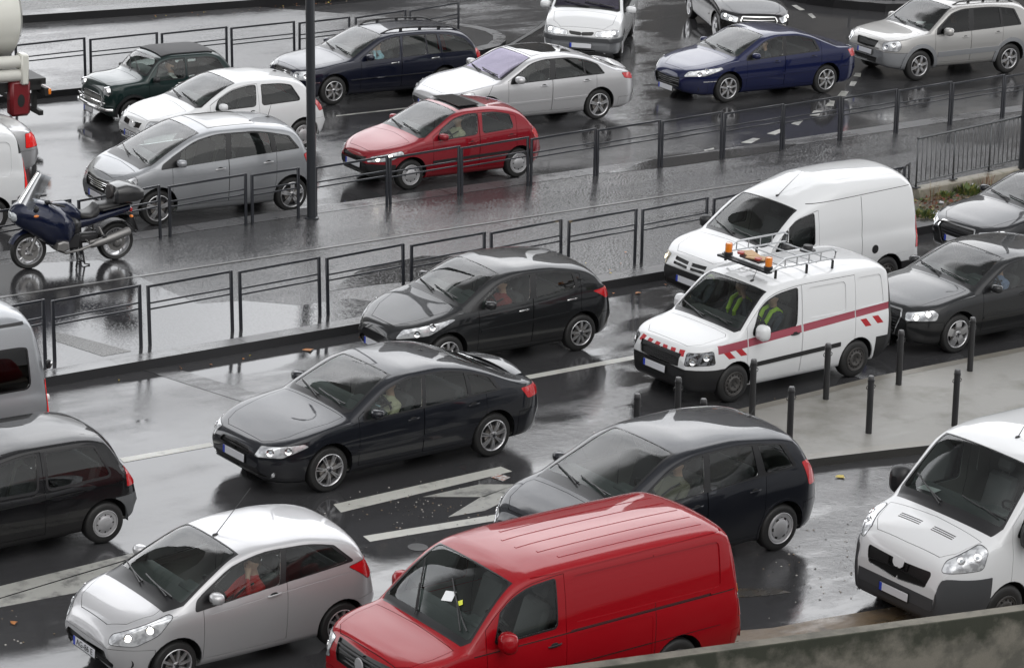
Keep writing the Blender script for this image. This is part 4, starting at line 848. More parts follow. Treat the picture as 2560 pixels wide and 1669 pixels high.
# litter, leaves, grit
b = MB(); rs = random.Random(11); LC = [mat('leaf yellow', (.42, .32, .03), .5), mat('leaf orange', (.34, .12, .02), .5), mat('leaf brown', (.10, .06, .03), .6)]
def leaf(x, y, z, s_, m): a = rs.uniform(0, 6.28); P = [(s_*math.cos(a+q*6.283/7)*(1 if q % 2 else .55), s_*math.sin(a+q*6.283/7)*(1 if q % 2 else .55)) for q in range(7)]; b.add([(x+px, y+py, z+.006+rs.uniform(0, .015)) for px, py in P], [list(range(7))], m)
for (x0, y0, x1, y1, n_, z, w_) in [(-9, 66.2, -3.5, 70.5, 46, .15, .5), (-6, 39.3, 6.6, 49.4, 26, .006, .2), (-1, 45, 6, 51, 30, .155, 1.6), (1, 36, 6, 40, 14, .006, 1.)]:
    for i in range(n_): t = rs.random(); leaf(x0+(x1-x0)*t+rs.uniform(-.1, .1), y0+(y1-y0)*t-rs.random()*w_, z, rs.uniform(.014, .035), rs.choice(LC))
o = b.build('fallen_leaves', recalc=False); tag(o, 'scattered yellow and brown leaves along the kerbs', 'leaves', None, 'stuff')
for x, y, s_, m, lab in [(-3.1, 41.35, .10, LC[1], 'orange fallen leaf below the near kerb'), (2.05, 45.4, .07, LC[1], 'orange brown leaf in the gutter by the white high roofed van'), (4.62, 36.85, .09, LC[0], 'yellow leaf below the concrete pavement kerb'), (-5.6, 30.35, .06, LC[1], 'orange leaf on the black tarmac left of the silver car')]:
    b = MB(); leaf(0, 0, 0, s_, m); o = b.build('leaf', recalc=False); o.location = (x, y, .005); tag(o, lab, 'leaf', 'single bright leaves')
b = MB(); rs = random.Random(5)
for (cx_, cy_, n_, sx, sy) in [(3.9, 34.2, 70, 1.0, 1.6), (-1.0, 34.9, 110, 1.2, 1.0), (-6.0, 30.2, 40, 1.0, .8), (-2.4, 33.3, 30, 1., .6), (2.2, 38.2, 40, 1.4, .7), (4.5, 33, 40, 1, .8), (5.0, 40.3, 30, 1.2, .4)]:
    for i in range(n_):
        x, y, s_ = cx_+rs.gauss(0, sx*.5), cy_+rs.gauss(0, sy*.5), rs.uniform(.006, .018); m = rs.choice([mat('grit pale', (.45, .43, .40), .6), mat('grit dark', (.05, .045, .04), .7), mat('grit brown', (.16, .12, .08), .7)]); b.add([(x-s_, y, .005), (x, y-s_*.7, .005), (x+s_, y, .005), (x, y+s_*.7, .005), (x, y, .005+s_*.6)], [(0, 1, 4), (1, 2, 4), (2, 3, 4), (3, 0, 4)], m)
o = b.build('grit', recalc=False); tag(o, 'grit and small stones scattered over the wet road', 'grit', None, 'stuff')
def newsm():
    m = mat('wet newsprint', (.5, .48, .46), .3); n = m.node_tree.nodes; l = m.node_tree.links; g = n.new('ShaderNodeTexCoord'); v = n.new('ShaderNodeTexVoronoi'); v.inputs['Scale'].default_value = 26; l.new(g.outputs['Object'], v.inputs[0]); r = n.new('ShaderNodeValToRGB'); e = r.color_ramp.elements; e[0].color = (.45, .44, .43, 1); e[1].color = (.10, .10, .11, 1); q = e.new(.5); q.color = (.40, .16, .10, 1); q2 = e.new(.4); q2.color = (.5, .5, .5, 1); sp = n.new('ShaderNodeSeparateColor'); l.new(v.outputs['Color'], sp.inputs[0]); l.new(sp.outputs[0], r.inputs[0]); l.new(r.outputs[0], n['Principled BSDF'].inputs['Base Color']); return m
b = MB(); b.add([(-.17, .0, .002), (-.06, .13, .012), (.10, .03, .004), (.0, -.14, .002)], [(0, 1, 2), (0, 2, 3)], newsm()); o = b.build('newspaper', recalc=False); o.location = (-.02, 36.12, .006); tag(o, 'soaked scrap of newspaper on the road near the arrow', 'litter')
b = MB(); b.lathe([(.13, .004), (.001, .005)], mat('cover', (.02, .02, .02), .4), 18, 'z'); o = b.build('manhole_cover'); o.location = (-1.05, 33.42, .001); tag(o, 'small round cover in the road left of the red van', 'manhole cover')

# ---------------------------------------------------------------- buildings round the street (outside the picture, seen in wet reflections)
def block(name, x0, y0, x1, y1, h, m, label, face=1, pitch=3.4):
    r = empty(name, ((x0+x1)/2, (y0+y1)/2, 0)); tag(r, label, 'building'); b = MB(); b.box((0, 0, h/2), (x1-x0, y1-y0, h), m); b.build('wall', r); b = MB(); gl = mat('window glass', (.02, .022, .025), .1); yy = -(y1-y0)/2*face-.02*face
    for i in range(int((x1-x0)/pitch)):
        for k in range(int(h/3.6)): b.box((-(x1-x0)/2+pitch*(i+.5), yy, 2.2+3.6*k), (1.3, .1, 2.1), gl)
    b.build('windows', r)
STONE = mat('facade stone', (.12, .115, .11), .8)
block('office_building', 6, 150, 95, 165, 41, STONE, 'tall stone building beyond the roundabout on the right'); block('apartment_building', -11, 165, 4, 180, 41, STONE, 'stone building straight beyond the footway end'); block('station_building', -110, 175, -15, 190, 13, STONE, 'low stone building beyond the cobbled square')
block('tower_block', -80, 94, -58, 111, 88, STONE, 'tall tower block to the left beyond the street'); block('office_building', -60, -34, 60, -14, 14, mat('pale facade', (.30, .29, .27), .8), 'unseen pale building behind the viewer', -1)  # block behind the viewer is unseen, kept low and pale to brighten near flanks
# ---------------------------------------------------------------- the vehicles
P_DARKBLUE = paint('dark slate paint', (.010, .0115, .016), .3, .35)
P_BLACK = paint('black paint', (.005, .005, .006), .1, .35)
P_CHAR = paint('charcoal paint', (.015, .016, .0175), .3, .35)
P_SILVER = paint('silver paint', (.50, .50, .51), .6, .38, .06)
P_GREYSIL = paint('grey silver paint', (.30, .31, .325), .6, .40, .08)
P_WHITE = paint('white paint', (.62, .63, .64), 0, .4, .12)
P_RED = paint('red paint', (.26, .0015, .006), .0, .4, .02)
P_RED.node_tree.nodes['Principled BSDF'].inputs['Coat IOR'].default_value = 1.42
P_WINE = paint('wine red paint', (.22, .006, .014), .3, .35, .10)
P_BLUE = paint('deep blue paint', (.005, .009, .050), .3, .3, .10)
P_NAVY = paint('navy paint', (.006, .008, .020), .35, .3)
P_GREEN = paint('racing green paint', (.005, .018, .017), .3, .3)
P_BEIGE = paint('champagne silver paint', (.40, .395, .385), .6, .38, .10)

def lampset(front_pts, az, tagn='headlight', m=CLEARL, r=.02, rim=.008):
    return dict(proj=CORNER(az), pts=front_pts, tag=tagn, part='headlight', mat=m, r=r, rim=rim, sided=True, off=.004, pred=lambda c: c[0] < 1.4 and c[1] > .05)
def tailset(pts, az, m=REDL, tagn='tail_light', r=.03, L=3.):
    return dict(proj=RCORNER(az), pts=pts, tag=tagn, part='tail_light', mat=m, r=r, rim=.006, sided=True, off=.004, pred=lambda c: c[0] > L*.7 and c[1] > .05)
GRILLE = mat('grille black', (.006, .006, .006), .35)
def intake(pts, tagn='grille', m=GRILLE, r=.02, off=-.02, rim=0): return dict(proj=FRONT, pts=pts, tag=tagn, part=tagn, mat=m, r=r, off=off, rim=rim, pred=lambda c: c[3] < -.15 and c[0] < 1.1)
def strip(x0, z0, x1, z1, h, m=BLACK, tagn='strip', off=.012): return dict(proj=SIDE, pts=[(x0, z0-h/2), (x1, z1-h/2), (x1, z1+h/2), (x0, z0+h/2)], tag=tagn, part='side_strip', mat=m, sided=True, off=off, r=.01, pred=lambda c: c[4] > .3, only=None)
def badge(x, z, r, m=CHROME, y=0.):
    def f(root, sf, S):
        b = MB(); b.lathe([(r, .0), (r*.9, -.012), (.001, -.014)], m, 18); o = b.build('badge', root); o.location = (x, y, z); o.rotation_euler = (0, 0, rad(-90))
    return f
def slats(x, z0, z1, y0, y1, n, m=CHROME, t=.008, bow=.03):
    def f(root, sf, S):
        b = MB()
        for i in range(n):
            z = z0+(z1-z0)*(i+.5)/n; ww = y0+(y1-y0)*(i+.5)/n; b.tube([(x+bow*(q/4)**2, ww*q/4, z) for q in range(-4, 5)], t, m, 6)
        b.build('grille_slats', root)
    return f
def fog(x, y, z, r=.045, m=CLEARL):
    def f(root, sf, S):
        for sg in (-1, 1):
            b = MB(); b.lathe([(r*1.35, .02), (r*1.25, -.01), (r, .0)], BLACK, 16); b.lathe([(r, 0), (.001, -.012)], m, 16); o = b.build('fog_lamp', root); o.location = (x, sg*y, z); o.rotation_euler = (0, 0, rad(-90+sg*-25))
    return f
def spoiler(x0, x1, y, z, h, m):
    def f(root, sf, S):
        b = MB(); rg = []
        for q in range(-6, 7):
            yy = y*q/6; k = 1-.25*abs(q/6)**3; zz = z-.05*(q/6)**2; rg.append([(x0, yy, zz), (x0+(x1-x0)*.6, yy, zz+.012), (x1*1-.08*(q/6)**2, yy, zz-.004), (x1-.01-.08*(q/6)**2, yy, zz-h*k), (x0+(x1-x0)*.5, yy, zz-h*k)])
        b.loft(rg, m, smooth=True); b.build('spoiler', root)
    return f

def sedan_laguna():
    L = 4.576
    return dict(name='sedan_car', cat='car', label='dark blue grey hatchback with a driver in a beige jacket, in the middle lane',
        pos=(-3.58, 35.30, 39.1), L=L, W=1.77, R=.315, fo=.93, wb=2.748, paint=P_DARKBLUE,
        top=[(0, .60), (.03, .655), (.10, .70), (.30, .77), (.70, .875), (1.15, .955), (1.26, .985), (1.34, 1.03), (1.75, 1.255), (2.05, 1.375), (2.40, 1.425), (2.75, 1.43), (3.15, 1.395), (3.50, 1.31), (4.05, 1.09), (4.22, 1.035), (4.40, 1.01), (4.47, .97), (4.53, .84), (4.56, .70), (L, .62)],
        belt=[(0, .58), (.12, .66), (.4, .76), (.8, .85), (1.3, .905), (2, .925), (3, .955), (3.9, .985), (4.25, .975), (4.45, .90), (4.54, .74), (L, .59)],
        rail=[(1.28, .90), (1.60, 1.09), (2.0, 1.29), (2.35, 1.35), (2.8, 1.355), (3.2, 1.30), (3.6, 1.18), (4.1, 1.0), (4.2, .98)],
        front=(.62, .85), rear=(.80, .5), tumble=.34, wins=[(1.52, 1.62, 2.43, 2.50, 0), (2.50, 2.56, 3.22, 3.20, 1), (3.28, 3.26, 3.72, 3.60, 1)], band=(1.46, 1.5, 3.78, 3.68), wm=(-.005, .035), wround=.03,
        ws=(1.36, 2.08, .67, .53), rw=(3.36, 4.10, .50, .60), doors=[(1.40, 2.455, .30), (2.47, 3.52, .30)], hood=[(.16, -.9), (.16, .40), (.24, .52), (.42, .62), (1.0, .70), (1.24, .68), (1.24, -.9)],
        feats=[intake([(0, .63), (.30, .63), (.36, .55), (0, .53)], rim=.012), intake([(0, .40), (.5, .40), (.62, .30), (0, .28)], 'lower_intake'), lampset([(.10, .38, .57), (.16, .42, .685), (.62, .76, .735), (.66, .80, .70), (.30, .70, .565)], 42),
            tailset([(4.50, .70, .78), (4.44, .72, .95), (4.10, .84, .93), (4.22, .84, .77)], 50, L=L), strip(1.15, .50, 3.45, .53, .05, P_DARKBLUE)],
        bumpf=(.60, .545), bumpr=(4.1, .60), mirror=(1.62, .97, P_DARKBLUE), handles=[(2.28, .80), (3.30, .835)], rim=('a', 7, .075, .05, .055), rr=.70,
        plates=[((-.015, 0, .46), 0)], extra=[slats(.02, .56, .62, .30, .34, 3, BLACK), fog(.16, .66, .33, .04), spoiler(4.18, 4.50, .62, 1.075, .03, P_DARKBLUE), fog_line], ant=(3.0, 0, .06, .3))
def fog_line(root, sf, S): pass
def roof_rails(x0, x1, y, m, h=.05):
    def f(root, sf, S):
        for sg in (-1, 1):
            b = MB(); n = 12; P = []
            for q in range(n+1):
                x = x0+(x1-x0)*q/n; e = min(q, n-q); P.append((x, sg*(y-.10*max(0, (1-q/3))**2*.3), sf.ztop(x, y)+(0 if e == 0 else h*.75 if e == 1 else h)))
            b.tube(P, .017, m, 8)
            for q in (3, n//2, n-3): b.box((P[q][0], P[q][1], P[q][2]-h/2), (.07, .022, h), m)
            b.build('roof_rail', root)
    return f
def pano(x0, x1, y0, y1, tagn='sunroof', m=None, off=.003): return dict(proj=TOP, pts=[(x0, -.2), (x0, y0), (x1, y1), (x1, -.2)], tag=tagn, part=tagn, mat=m or mat('roof glass', (.012, .013, .015), .04, 0, 1., ior=1.6), off=off, rim=.015, pred=lambda c: c[5] > .5)
def emboss(x0, x1, z0, z1, r=.06, off=-.012, tagn='emboss_panel', m=None, slant=0): return dict(proj=SIDE, pts=[(x0, z0), (x1, z0), (x1-slant, z1), (x0, z1)], r=r, tag=tagn, part='body', mat=m, off=off, pred=lambda c: c[4] > .3)
def vtail(x0, x1, z0, z1, m=REDL, tagn='tail_light', L=4.): return dict(proj=SIDE, pts=[(x0, z0), (x1+.2, z0), (x1+.2, z1), (x0, z1)], tag=tagn, part='tail_light', mat=m, sided=True, off=.006, r=.02, rim=.008, pred=lambda c: c[0] > L*.9 and c[1] > .5*c[1]+.34)
def gasket(root, sf, S): pass
def rear_bench_parcel(root, sf, S): pass

CARS = {}
CARS['laguna'] = sedan_laguna()
CARS['laguna']['rim'] = ('a', 7, .045, .038, .10); CARS['laguna']['extra'] = [slats(.02, .56, .62, .30, .34, 3, BLACK), fog(.16, .66, .33, .04), spoiler(4.22, 4.47, .56, 1.065, .025, P_DARKBLUE)]
CARS['scenic'] = dict(name='people_carrier', cat='car', label='dark blue tall hatchback half hidden behind the red van', pos=(.22, 32.44, 38), L=4.26, W=1.805, R=.315, fo=.86, wb=2.685, paint=P_DARKBLUE,
    top=[(0, .62), (.03, .70), (.12, .79), (.40, .93), (.72, 1.03), (.82, 1.07), (.90, 1.11), (1.50, 1.40), (1.85, 1.54), (2.30, 1.605), (2.8, 1.62), (3.4, 1.585), (3.76, 1.53), (3.86, 1.47), (4.05, 1.12), (4.14, .98), (4.22, .80), (4.26, .60)],
    belt=[(0, .58), (.15, .74), (.5, .90), (.95, .99), (1.6, 1.02), (2.6, 1.06), (3.5, 1.13), (3.92, 1.13), (4.14, .90), (4.26, .57)],
    rail=[(.92, .985), (1.3, 1.19), (1.75, 1.42), (2.2, 1.51), (2.8, 1.525), (3.4, 1.47), (3.75, 1.39), (3.96, 1.14)], front=(.60, .85), rear=(.80, .45), tumble=.30,
    wins=[(1.28, 1.36, 2.20, 2.26, 0), (2.30, 2.36, 3.10, 3.06, 1), (3.22, 3.16, 3.70, 3.52, None)], band=(1.10, 1.16, 3.76, 3.60), wm=(.0, .04), wround=.05, ws=(.92, 1.88, .70, .56), cowl=.16, rw=(3.88, 4.06, .58, .64),
    doors=[(1.22, 2.25, .30), (2.265, 3.22, .30)], hood=[(.12, -.9), (.14, .42), (.3, .60), (.62, .70), (.70, .66), (.74, -.9)],
    feats=[intake([(0, .66), (.24, .66), (.34, .58), (0, .56)]), intake([(0, .42), (.5, .42), (.58, .30), (0, .28)], 'lower_intake'), lampset([(.10, .45, .60), (.16, .42, .70), (.50, .76, .86), (.56, .80, .80), (.34, .76, .66)], 42), tailset([(4.23, .72, .82), (4.06, .74, 1.18), (3.84, .86, 1.16), (3.94, .86, .84)], 50, L=4.2)],
    bumpf=(.58, .56), bumpr=(3.9, .62), mirror=(1.34, 1.06, P_DARKBLUE), handles=[(2.08, .88), (3.04, .92)], rim=('h', 6, .3, .34), rr=.66, plates=[((-.012, 0, .44), 0)], extra=[fog(.18, .66, .36), badge(.03, .68, .05)], ant=(3.62, -.05, .20, .75), seatz=.36, flare=(.03, P_DARKBLUE, .008))
CARS['t5'] = dict(name='delivery_van', cat='van', label='red panel van with ribbed roof in the foreground', pos=(-1.61, 27.74, 37.4), L=4.89, W=1.904, R=.33, fo=.89, wb=3.0, paint=P_RED,
    top=[(0, .84), (.03, .93), (.10, 1.03), (.45, 1.13), (.74, 1.185), (.84, 1.25), (1.32, 1.68), (1.50, 1.80), (1.70, 1.875), (2.3, 1.93), (3.5, 1.945), (4.45, 1.93), (4.66, 1.88), (4.76, 1.77), (4.81, 1.5), (4.85, 1.0), (4.87, .7), (4.89, .55)],
    belt=[(0, .78), (.10, .96), (.45, 1.07), (.9, 1.13), (1.5, 1.14), (2.4, 1.16), (4.55, 1.16), (4.74, 1.10), (4.85, .80), (4.89, .50)],
    rail=[(.82, 1.12), (1.28, 1.55), (1.48, 1.69), (1.75, 1.775), (2.3, 1.81), (4.45, 1.815), (4.65, 1.74), (4.79, 1.15)], front=(.72, .62), rear=(.93, .22), tumble=.16, bot=[(0, .42), (.03, .30), (.12, .22), (.5, .2), (4.4, .22), (4.8, .32), (4.89, .46)],
    wins=[(1.20, 1.30, 2.06, 2.06, 0)], wm=(.045, .06), wround=.05, ws=(.87, 1.50, .80, .68), cowl=.10, wtrim=.02, wsglass=GLASS, doors=[(1.08, 2.19, .34)], hood=[(.09, -.9), (.10, .55), (.2, .70), (.45, .76), (.72, .76), (.76, -.9)],
    feats=[intake([(0, .96), (.52, .98), (.46, .74), (0, .72)], rim=.01), intake([(0, .44), (.45, .44), (.5, .34), (0, .33)], 'lower_intake'), lampset([(.07, .54, .72), (.09, .56, .96), (.34, .86, 1.0), (.42, .90, .92), (.36, .88, .70)], 45, r=.03),
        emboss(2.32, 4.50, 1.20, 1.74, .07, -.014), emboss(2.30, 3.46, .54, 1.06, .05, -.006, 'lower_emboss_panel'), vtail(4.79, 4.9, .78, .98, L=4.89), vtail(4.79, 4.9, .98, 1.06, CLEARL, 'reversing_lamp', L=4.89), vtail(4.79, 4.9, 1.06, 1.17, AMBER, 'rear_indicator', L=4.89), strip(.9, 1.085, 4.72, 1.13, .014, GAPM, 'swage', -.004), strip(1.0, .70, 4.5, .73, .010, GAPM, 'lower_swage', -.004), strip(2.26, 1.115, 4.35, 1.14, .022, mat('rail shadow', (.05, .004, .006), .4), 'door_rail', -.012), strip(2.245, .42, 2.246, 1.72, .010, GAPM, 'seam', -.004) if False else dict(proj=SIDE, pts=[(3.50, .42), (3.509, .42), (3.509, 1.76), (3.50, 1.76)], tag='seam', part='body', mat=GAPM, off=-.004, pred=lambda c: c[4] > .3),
        *[dict(proj=TOP, pts=[(2.0+.14*i, y-.018), (4.40, y-.018), (4.40, y+.018), (2.0+.14*i, y+.018)], tag='roof_rib%d' % i, part='body', mat=P_RED, off=.005, pred=lambda c: c[5] > .6) for i, y in enumerate((.13, .36, .57))],
        dict(proj=SIDE, pts=[(1.75, 1.795), (4.6, 1.83), (4.6, 1.845), (1.75, 1.81)], tag='gutter', part='body', mat=P_RED, off=-.012, pred=lambda c: c[4] > .1)],
    bumpf=(.5, .62), bumpr=(4.70, .62), mirror=(1.26, 1.20, P_RED, 1.25, 1.5), handles=[(2.02, 1.0)], handlem=BLACK, rim=('s', 12, .3, .4), rr=.62, plates=[((-.012, 0, .52), 0)], bench=False, bulkhead=True, seatz=.58, seatx=1.80, seatm=SEATG,
    wipers=[(-.62, .1, .62), (.12, .62, .60)], extra=[slats(.012, .74, .95, .44, .50, 4, BLACK, .014), badge(-.01, .85, .085, mat('blank badge', (.30, .30, .31), .5))])
CARS['ka'] = dict(name='small_car', cat='car', label='small silver three door car with lit headlamps and a driver in red', pos=(-4.67, 28.86, 38.1), L=3.62, W=1.658, R=.29, fo=.74, wb=2.30, paint=P_SILVER,
    top=[(0, .60), (.03, .69), (.10, .77), (.38, .90), (.66, .985), (.76, 1.03), (1.32, 1.32), (1.62, 1.435), (2.1, 1.50), (2.5, 1.50), (2.95, 1.465), (3.24, 1.41), (3.30, 1.36), (3.42, 1.10), (3.50, .95), (3.57, .80), (3.62, .58)],
    belt=[(0, .56), (.15, .71), (.5, .86), (.9, .91), (1.5, .94), (2.3, 1.01), (3.0, 1.11), (3.28, 1.12), (3.48, .90), (3.62, .55)],
    rail=[(.84, .935), (1.25, 1.17), (1.6, 1.34), (2.1, 1.415), (2.5, 1.41), (3.0, 1.325), (3.2, 1.24), (3.32, 1.135)], front=(.60, .80), rear=(.76, .50), tumble=.32,
    wins=[(1.20, 1.28, 2.14, 2.22, 0), (2.22, 2.30, 3.12, 2.90, None)], band=(.98, 1.02, 3.2, 2.95), wm=(.0, .04), wround=.06, ws=(.78, 1.66, .70, .55), wsdrop=.05, cowl=.18, rw=(3.31, 3.44, .52, .58),
    doors=[(1.10, 2.24, .30)], hood=[(.10, -.9), (.11, .30), (.24, .52), (.52, .64), (.66, .60), (.60, .3), (.58, -.9)],
    feats=[intake([(0, .48), (.42, .50), (.54, .36), (.5, .24), (0, .22)], rim=.0, off=-.03), lampset([(.08, .42, .60), (.14, .40, .70), (.62, .78, .92), (.68, .80, .90), (.50, .80, .72), (.26, .70, .60)], 42, r=.05), tailset([(3.56, .62, .90), (3.40, .72, 1.10), (3.10, .80, 1.04), (3.44, .80, .82)], 45, L=3.4), strip(1.2, .84, 3.2, .98, .012, P_SILVER, 'swage', -.008)],
    bumpf=(.46, .545), bumpr=(3.2, .60), mirror=(1.22, 1.02, P_SILVER), handles=[(2.06, .90)], rim=('a', 10, .045, .085), rr=.70, plates=[((-.02, 0, .40), 0, 'AG-86 E')], ant=(1.72, -.02, .50, .95), extra=[fog(.20, .62, .38, .06, CHROME)], seatm=SEATM)
CARS['boxer'] = dict(name='delivery_van', cat='van', label='tall white van with grey bumper behind the mossy wall', pos=(4.71, 31.69, 37.6), L=4.96, W=2.05, R=.335, fo=.95, wb=3.0, paint=P_WHITE,
    top=[(0, .74), (.02, .86), (.07, 1.0), (.22, 1.12), (.70, 1.36), (.80, 1.44), (1.28, 1.95), (1.45, 2.09), (1.68, 2.17), (2.2, 2.235), (4.75, 2.25), (4.92, 2.15), (4.95, 1.2), (4.96, .6)],
    belt=[(0, .66), (.1, .92), (.30, 1.06), (.78, 1.22), (1.4, 1.25), (4.85, 1.28), (4.94, 1.0), (4.96, .5)], rail=[(.76, 1.215), (1.2, 1.70), (1.42, 1.92), (1.68, 2.03), (2.2, 2.08), (4.75, 2.09), (4.92, 1.3)],
    front=(.70, .72), rear=(.96, .2), tumble=.08, bot=[(0, .40), (.03, .28), (.12, .2), (.5, .2), (4.4, .22), (4.96, .4)], wins=[(1.06, 1.30, 1.98, 1.98, 0)], wm=(.05, .08), ws=(.82, 1.44, .86, .78), cowl=.17, doors=[(.98, 2.12, .34)], hood=[(.12, -1), (.16, .55), (.3, .70), (.60, .80), (.66, -1)],
    feats=[dict(proj=FRONT, pts=[(0, .765), (.05, .765), (.09, .80), (.10, .90), (0, .90)], tag='emblem_field', part='body', mat=P_WHITE, off=.004, r=.02, pred=lambda c: c[3] < -.1), intake([(0, .86), (.54, .88), (.56, .84), (.50, .66), (0, .61)], r=.04),
        dict(proj=FRONT, pts=[(.64, .2), (1.3, .2), (1.3, .86), (.72, .86)], tag='bumper_corner', part='bumper', mat=GREYP, sided=True, r=.10, off=.016, pred=lambda c: c[0] < .64 and c[1] > .3), dict(proj=FRONT, pts=[(-.1, .0), (.66, .0), (.66, .56), (-.1, .56)], tag='bumper_low', part='bumper', mat=GREYP, off=.006, pred=lambda c: c[0] < .64, only=('body',)),
        lampset([(.16, .60, .92), (.18, .64, 1.04), (.52, .86, 1.24), (.62, .92, 1.20), (.56, .92, .98)], 42, r=.05), *[dict(proj=TOP, pts=[(.42+.03*q, .10), (.435+.03*q, .10), (.435+.03*q, .48), (.42+.03*q, .48)], tag='vent%d' % q, part='body', mat=GAPM, off=-.006, pred=lambda c: c[5] > .3 and c[0] < .9) for q in range(3)], emboss(2.3, 4.7, 1.32, 1.95, .06)],
    mirror=(1.12, 1.32, BLACK, 1.6, 1.9), handles=[(2.0, 1.05)], handlem=BLACK, rim=('s', 12, .3, .4), rr=.6, plates=[((-.02, 0, .44), 0)], bench=False, bulkhead=True, seatz=.70, seatx=1.9, seatm=SEATG, ant=(1.85, -.1, .45, .75), wipers=[(-.70, .05, .2), (.10, .72, .14)])
CARS['twingo'] = dict(name='small_car', cat='car', label='small black hatchback with silver hubcaps cut off by the left edge', pos=(-7.71, 31.81, 38), L=3.433, W=1.63, R=.275, fo=.56, wb=2.345, paint=P_BLACK,
    top=[(0, .60), (.04, .70), (.3, .86), (.58, .95), (.68, 1.0), (1.25, 1.28), (1.55, 1.375), (2.0, 1.415), (2.6, 1.41), (2.98, 1.37), (3.08, 1.31), (3.20, 1.05), (3.30, .86), (3.39, .62), (3.433, .50)], belt=[(0, .56), (.15, .70), (.5, .84), (.9, .89), (2.0, .87), (2.95, .90), (3.18, .90), (3.34, .75), (3.433, .47)],
    rail=[(.72, .86), (1.2, 1.14), (1.5, 1.28), (2.0, 1.335), (2.6, 1.33), (2.95, 1.26), (3.14, .97)], front=(.66, .6), rear=(.80, .36), tumble=.28, wins=[(1.04, 1.14, 1.96, 2.0, 0), (2.12, 2.14, 2.98, 2.80, None)], wtrim=.03, wm=(.0, .05), wround=.06, ws=(.70, 1.55, .68, .56), rw=(3.09, 3.24, .52, .58),
    doors=[(.95, 2.06, .30)], feats=[vtail(3.2, 3.5, .72, .98, L=3.3), lampset([(.1, .4, .6), (.2, .4, .72), (.45, .7, .76), (.4, .75, .62)], 42), strip(.95, .72, 2.6, .77, .012, GAPM, 'swage', -.004)], bumpf=(.5, .52, GREYP), bumpr=(3.04, .60, mat('faded bumper', (.10, .105, .11), .45)), mirror=(1.1, .95, BLACK), handles=[(1.98, .82)], handlem=BLACK, rim=('h', 8, .2, .24), rr=.63, seatm=SEATM)
CARS['trafic'] = dict(name='passenger_van', cat='van', label='silver grey van with lit tail lamp at the left edge', pos=(-10.35, 33.23, 38), L=4.78, W=1.9, R=.32, fo=.83, wb=3.1, paint=P_GREYSIL,
    top=[(0, .8), (.05, .95), (.5, 1.15), (.75, 1.25), (1.4, 1.85), (1.7, 2.08), (2.2, 2.20), (4.3, 2.22), (4.52, 2.18), (4.66, 2.06), (4.72, 1.7), (4.76, 1.0), (4.78, .6)], belt=[(0, .7), (.15, 1.0), (.8, 1.12), (4.5, 1.16), (4.70, 1.10), (4.78, .5)], rail=[(.8, 1.12), (1.4, 1.7), (1.8, 1.93), (2.3, 2.0), (4.3, 2.02), (4.55, 1.96), (4.71, 1.15)],
    front=(.7, .6), rear=(.94, .2), tumble=.15, wins=[(1.2, 1.3, 2.0, 2.0, 0), (2.3, 2.3, 3.3, 3.3, None), (3.55, 3.55, 4.46, 4.44, None)], wtrim=.022, wm=(.07, .26), wround=.09, sglass=GLASSD, ws=(.8, 1.55, .8, .7), doors=[(1.1, 2.15, .34)], rw=None,
    feats=[vtail(4.70, 4.8, .80, 1.30, LITRED, L=4.7), emboss(2.9, 4.5, .78, .90, .04, -.008), dict(proj=SIDE, pts=[(2.0, 2.045), (4.45, 2.055), (4.45, 2.085), (2.0, 2.075)], tag='roof_strip', part='roof_strip', mat=BLACK, sided=True, off=.012, pred=lambda c: c[4] > .05)], bumpr=(4.6, .60, GREYP), mirror=(1.25, 1.2, BLACK, 1.3, 1.5), handles=[(2.0, 1.0)], handlem=BLACK, rim=('s', 12, .3, .4), rr=.62, seatz=.58, seatx=1.8,
    extra=[lambda root, sf, S: (lambda b: (b.box((4.75, -.86, 1.50), (.07, .06, .12), BLACK, bev=.015), b.box((4.775, -.89, 1.51), (.03, .05, .06), CHROME, bev=.01), b.build('door_hinge', root)))(MB()), lambda root, sf, S: (lambda b: (b.ball((4.73, -.88, 1.05), (.03, .03, .05), mat('reverse lamp', (.7, .7, .7), .1, 0, 1)), b.build('reversing_lamp', root)))(MB())])
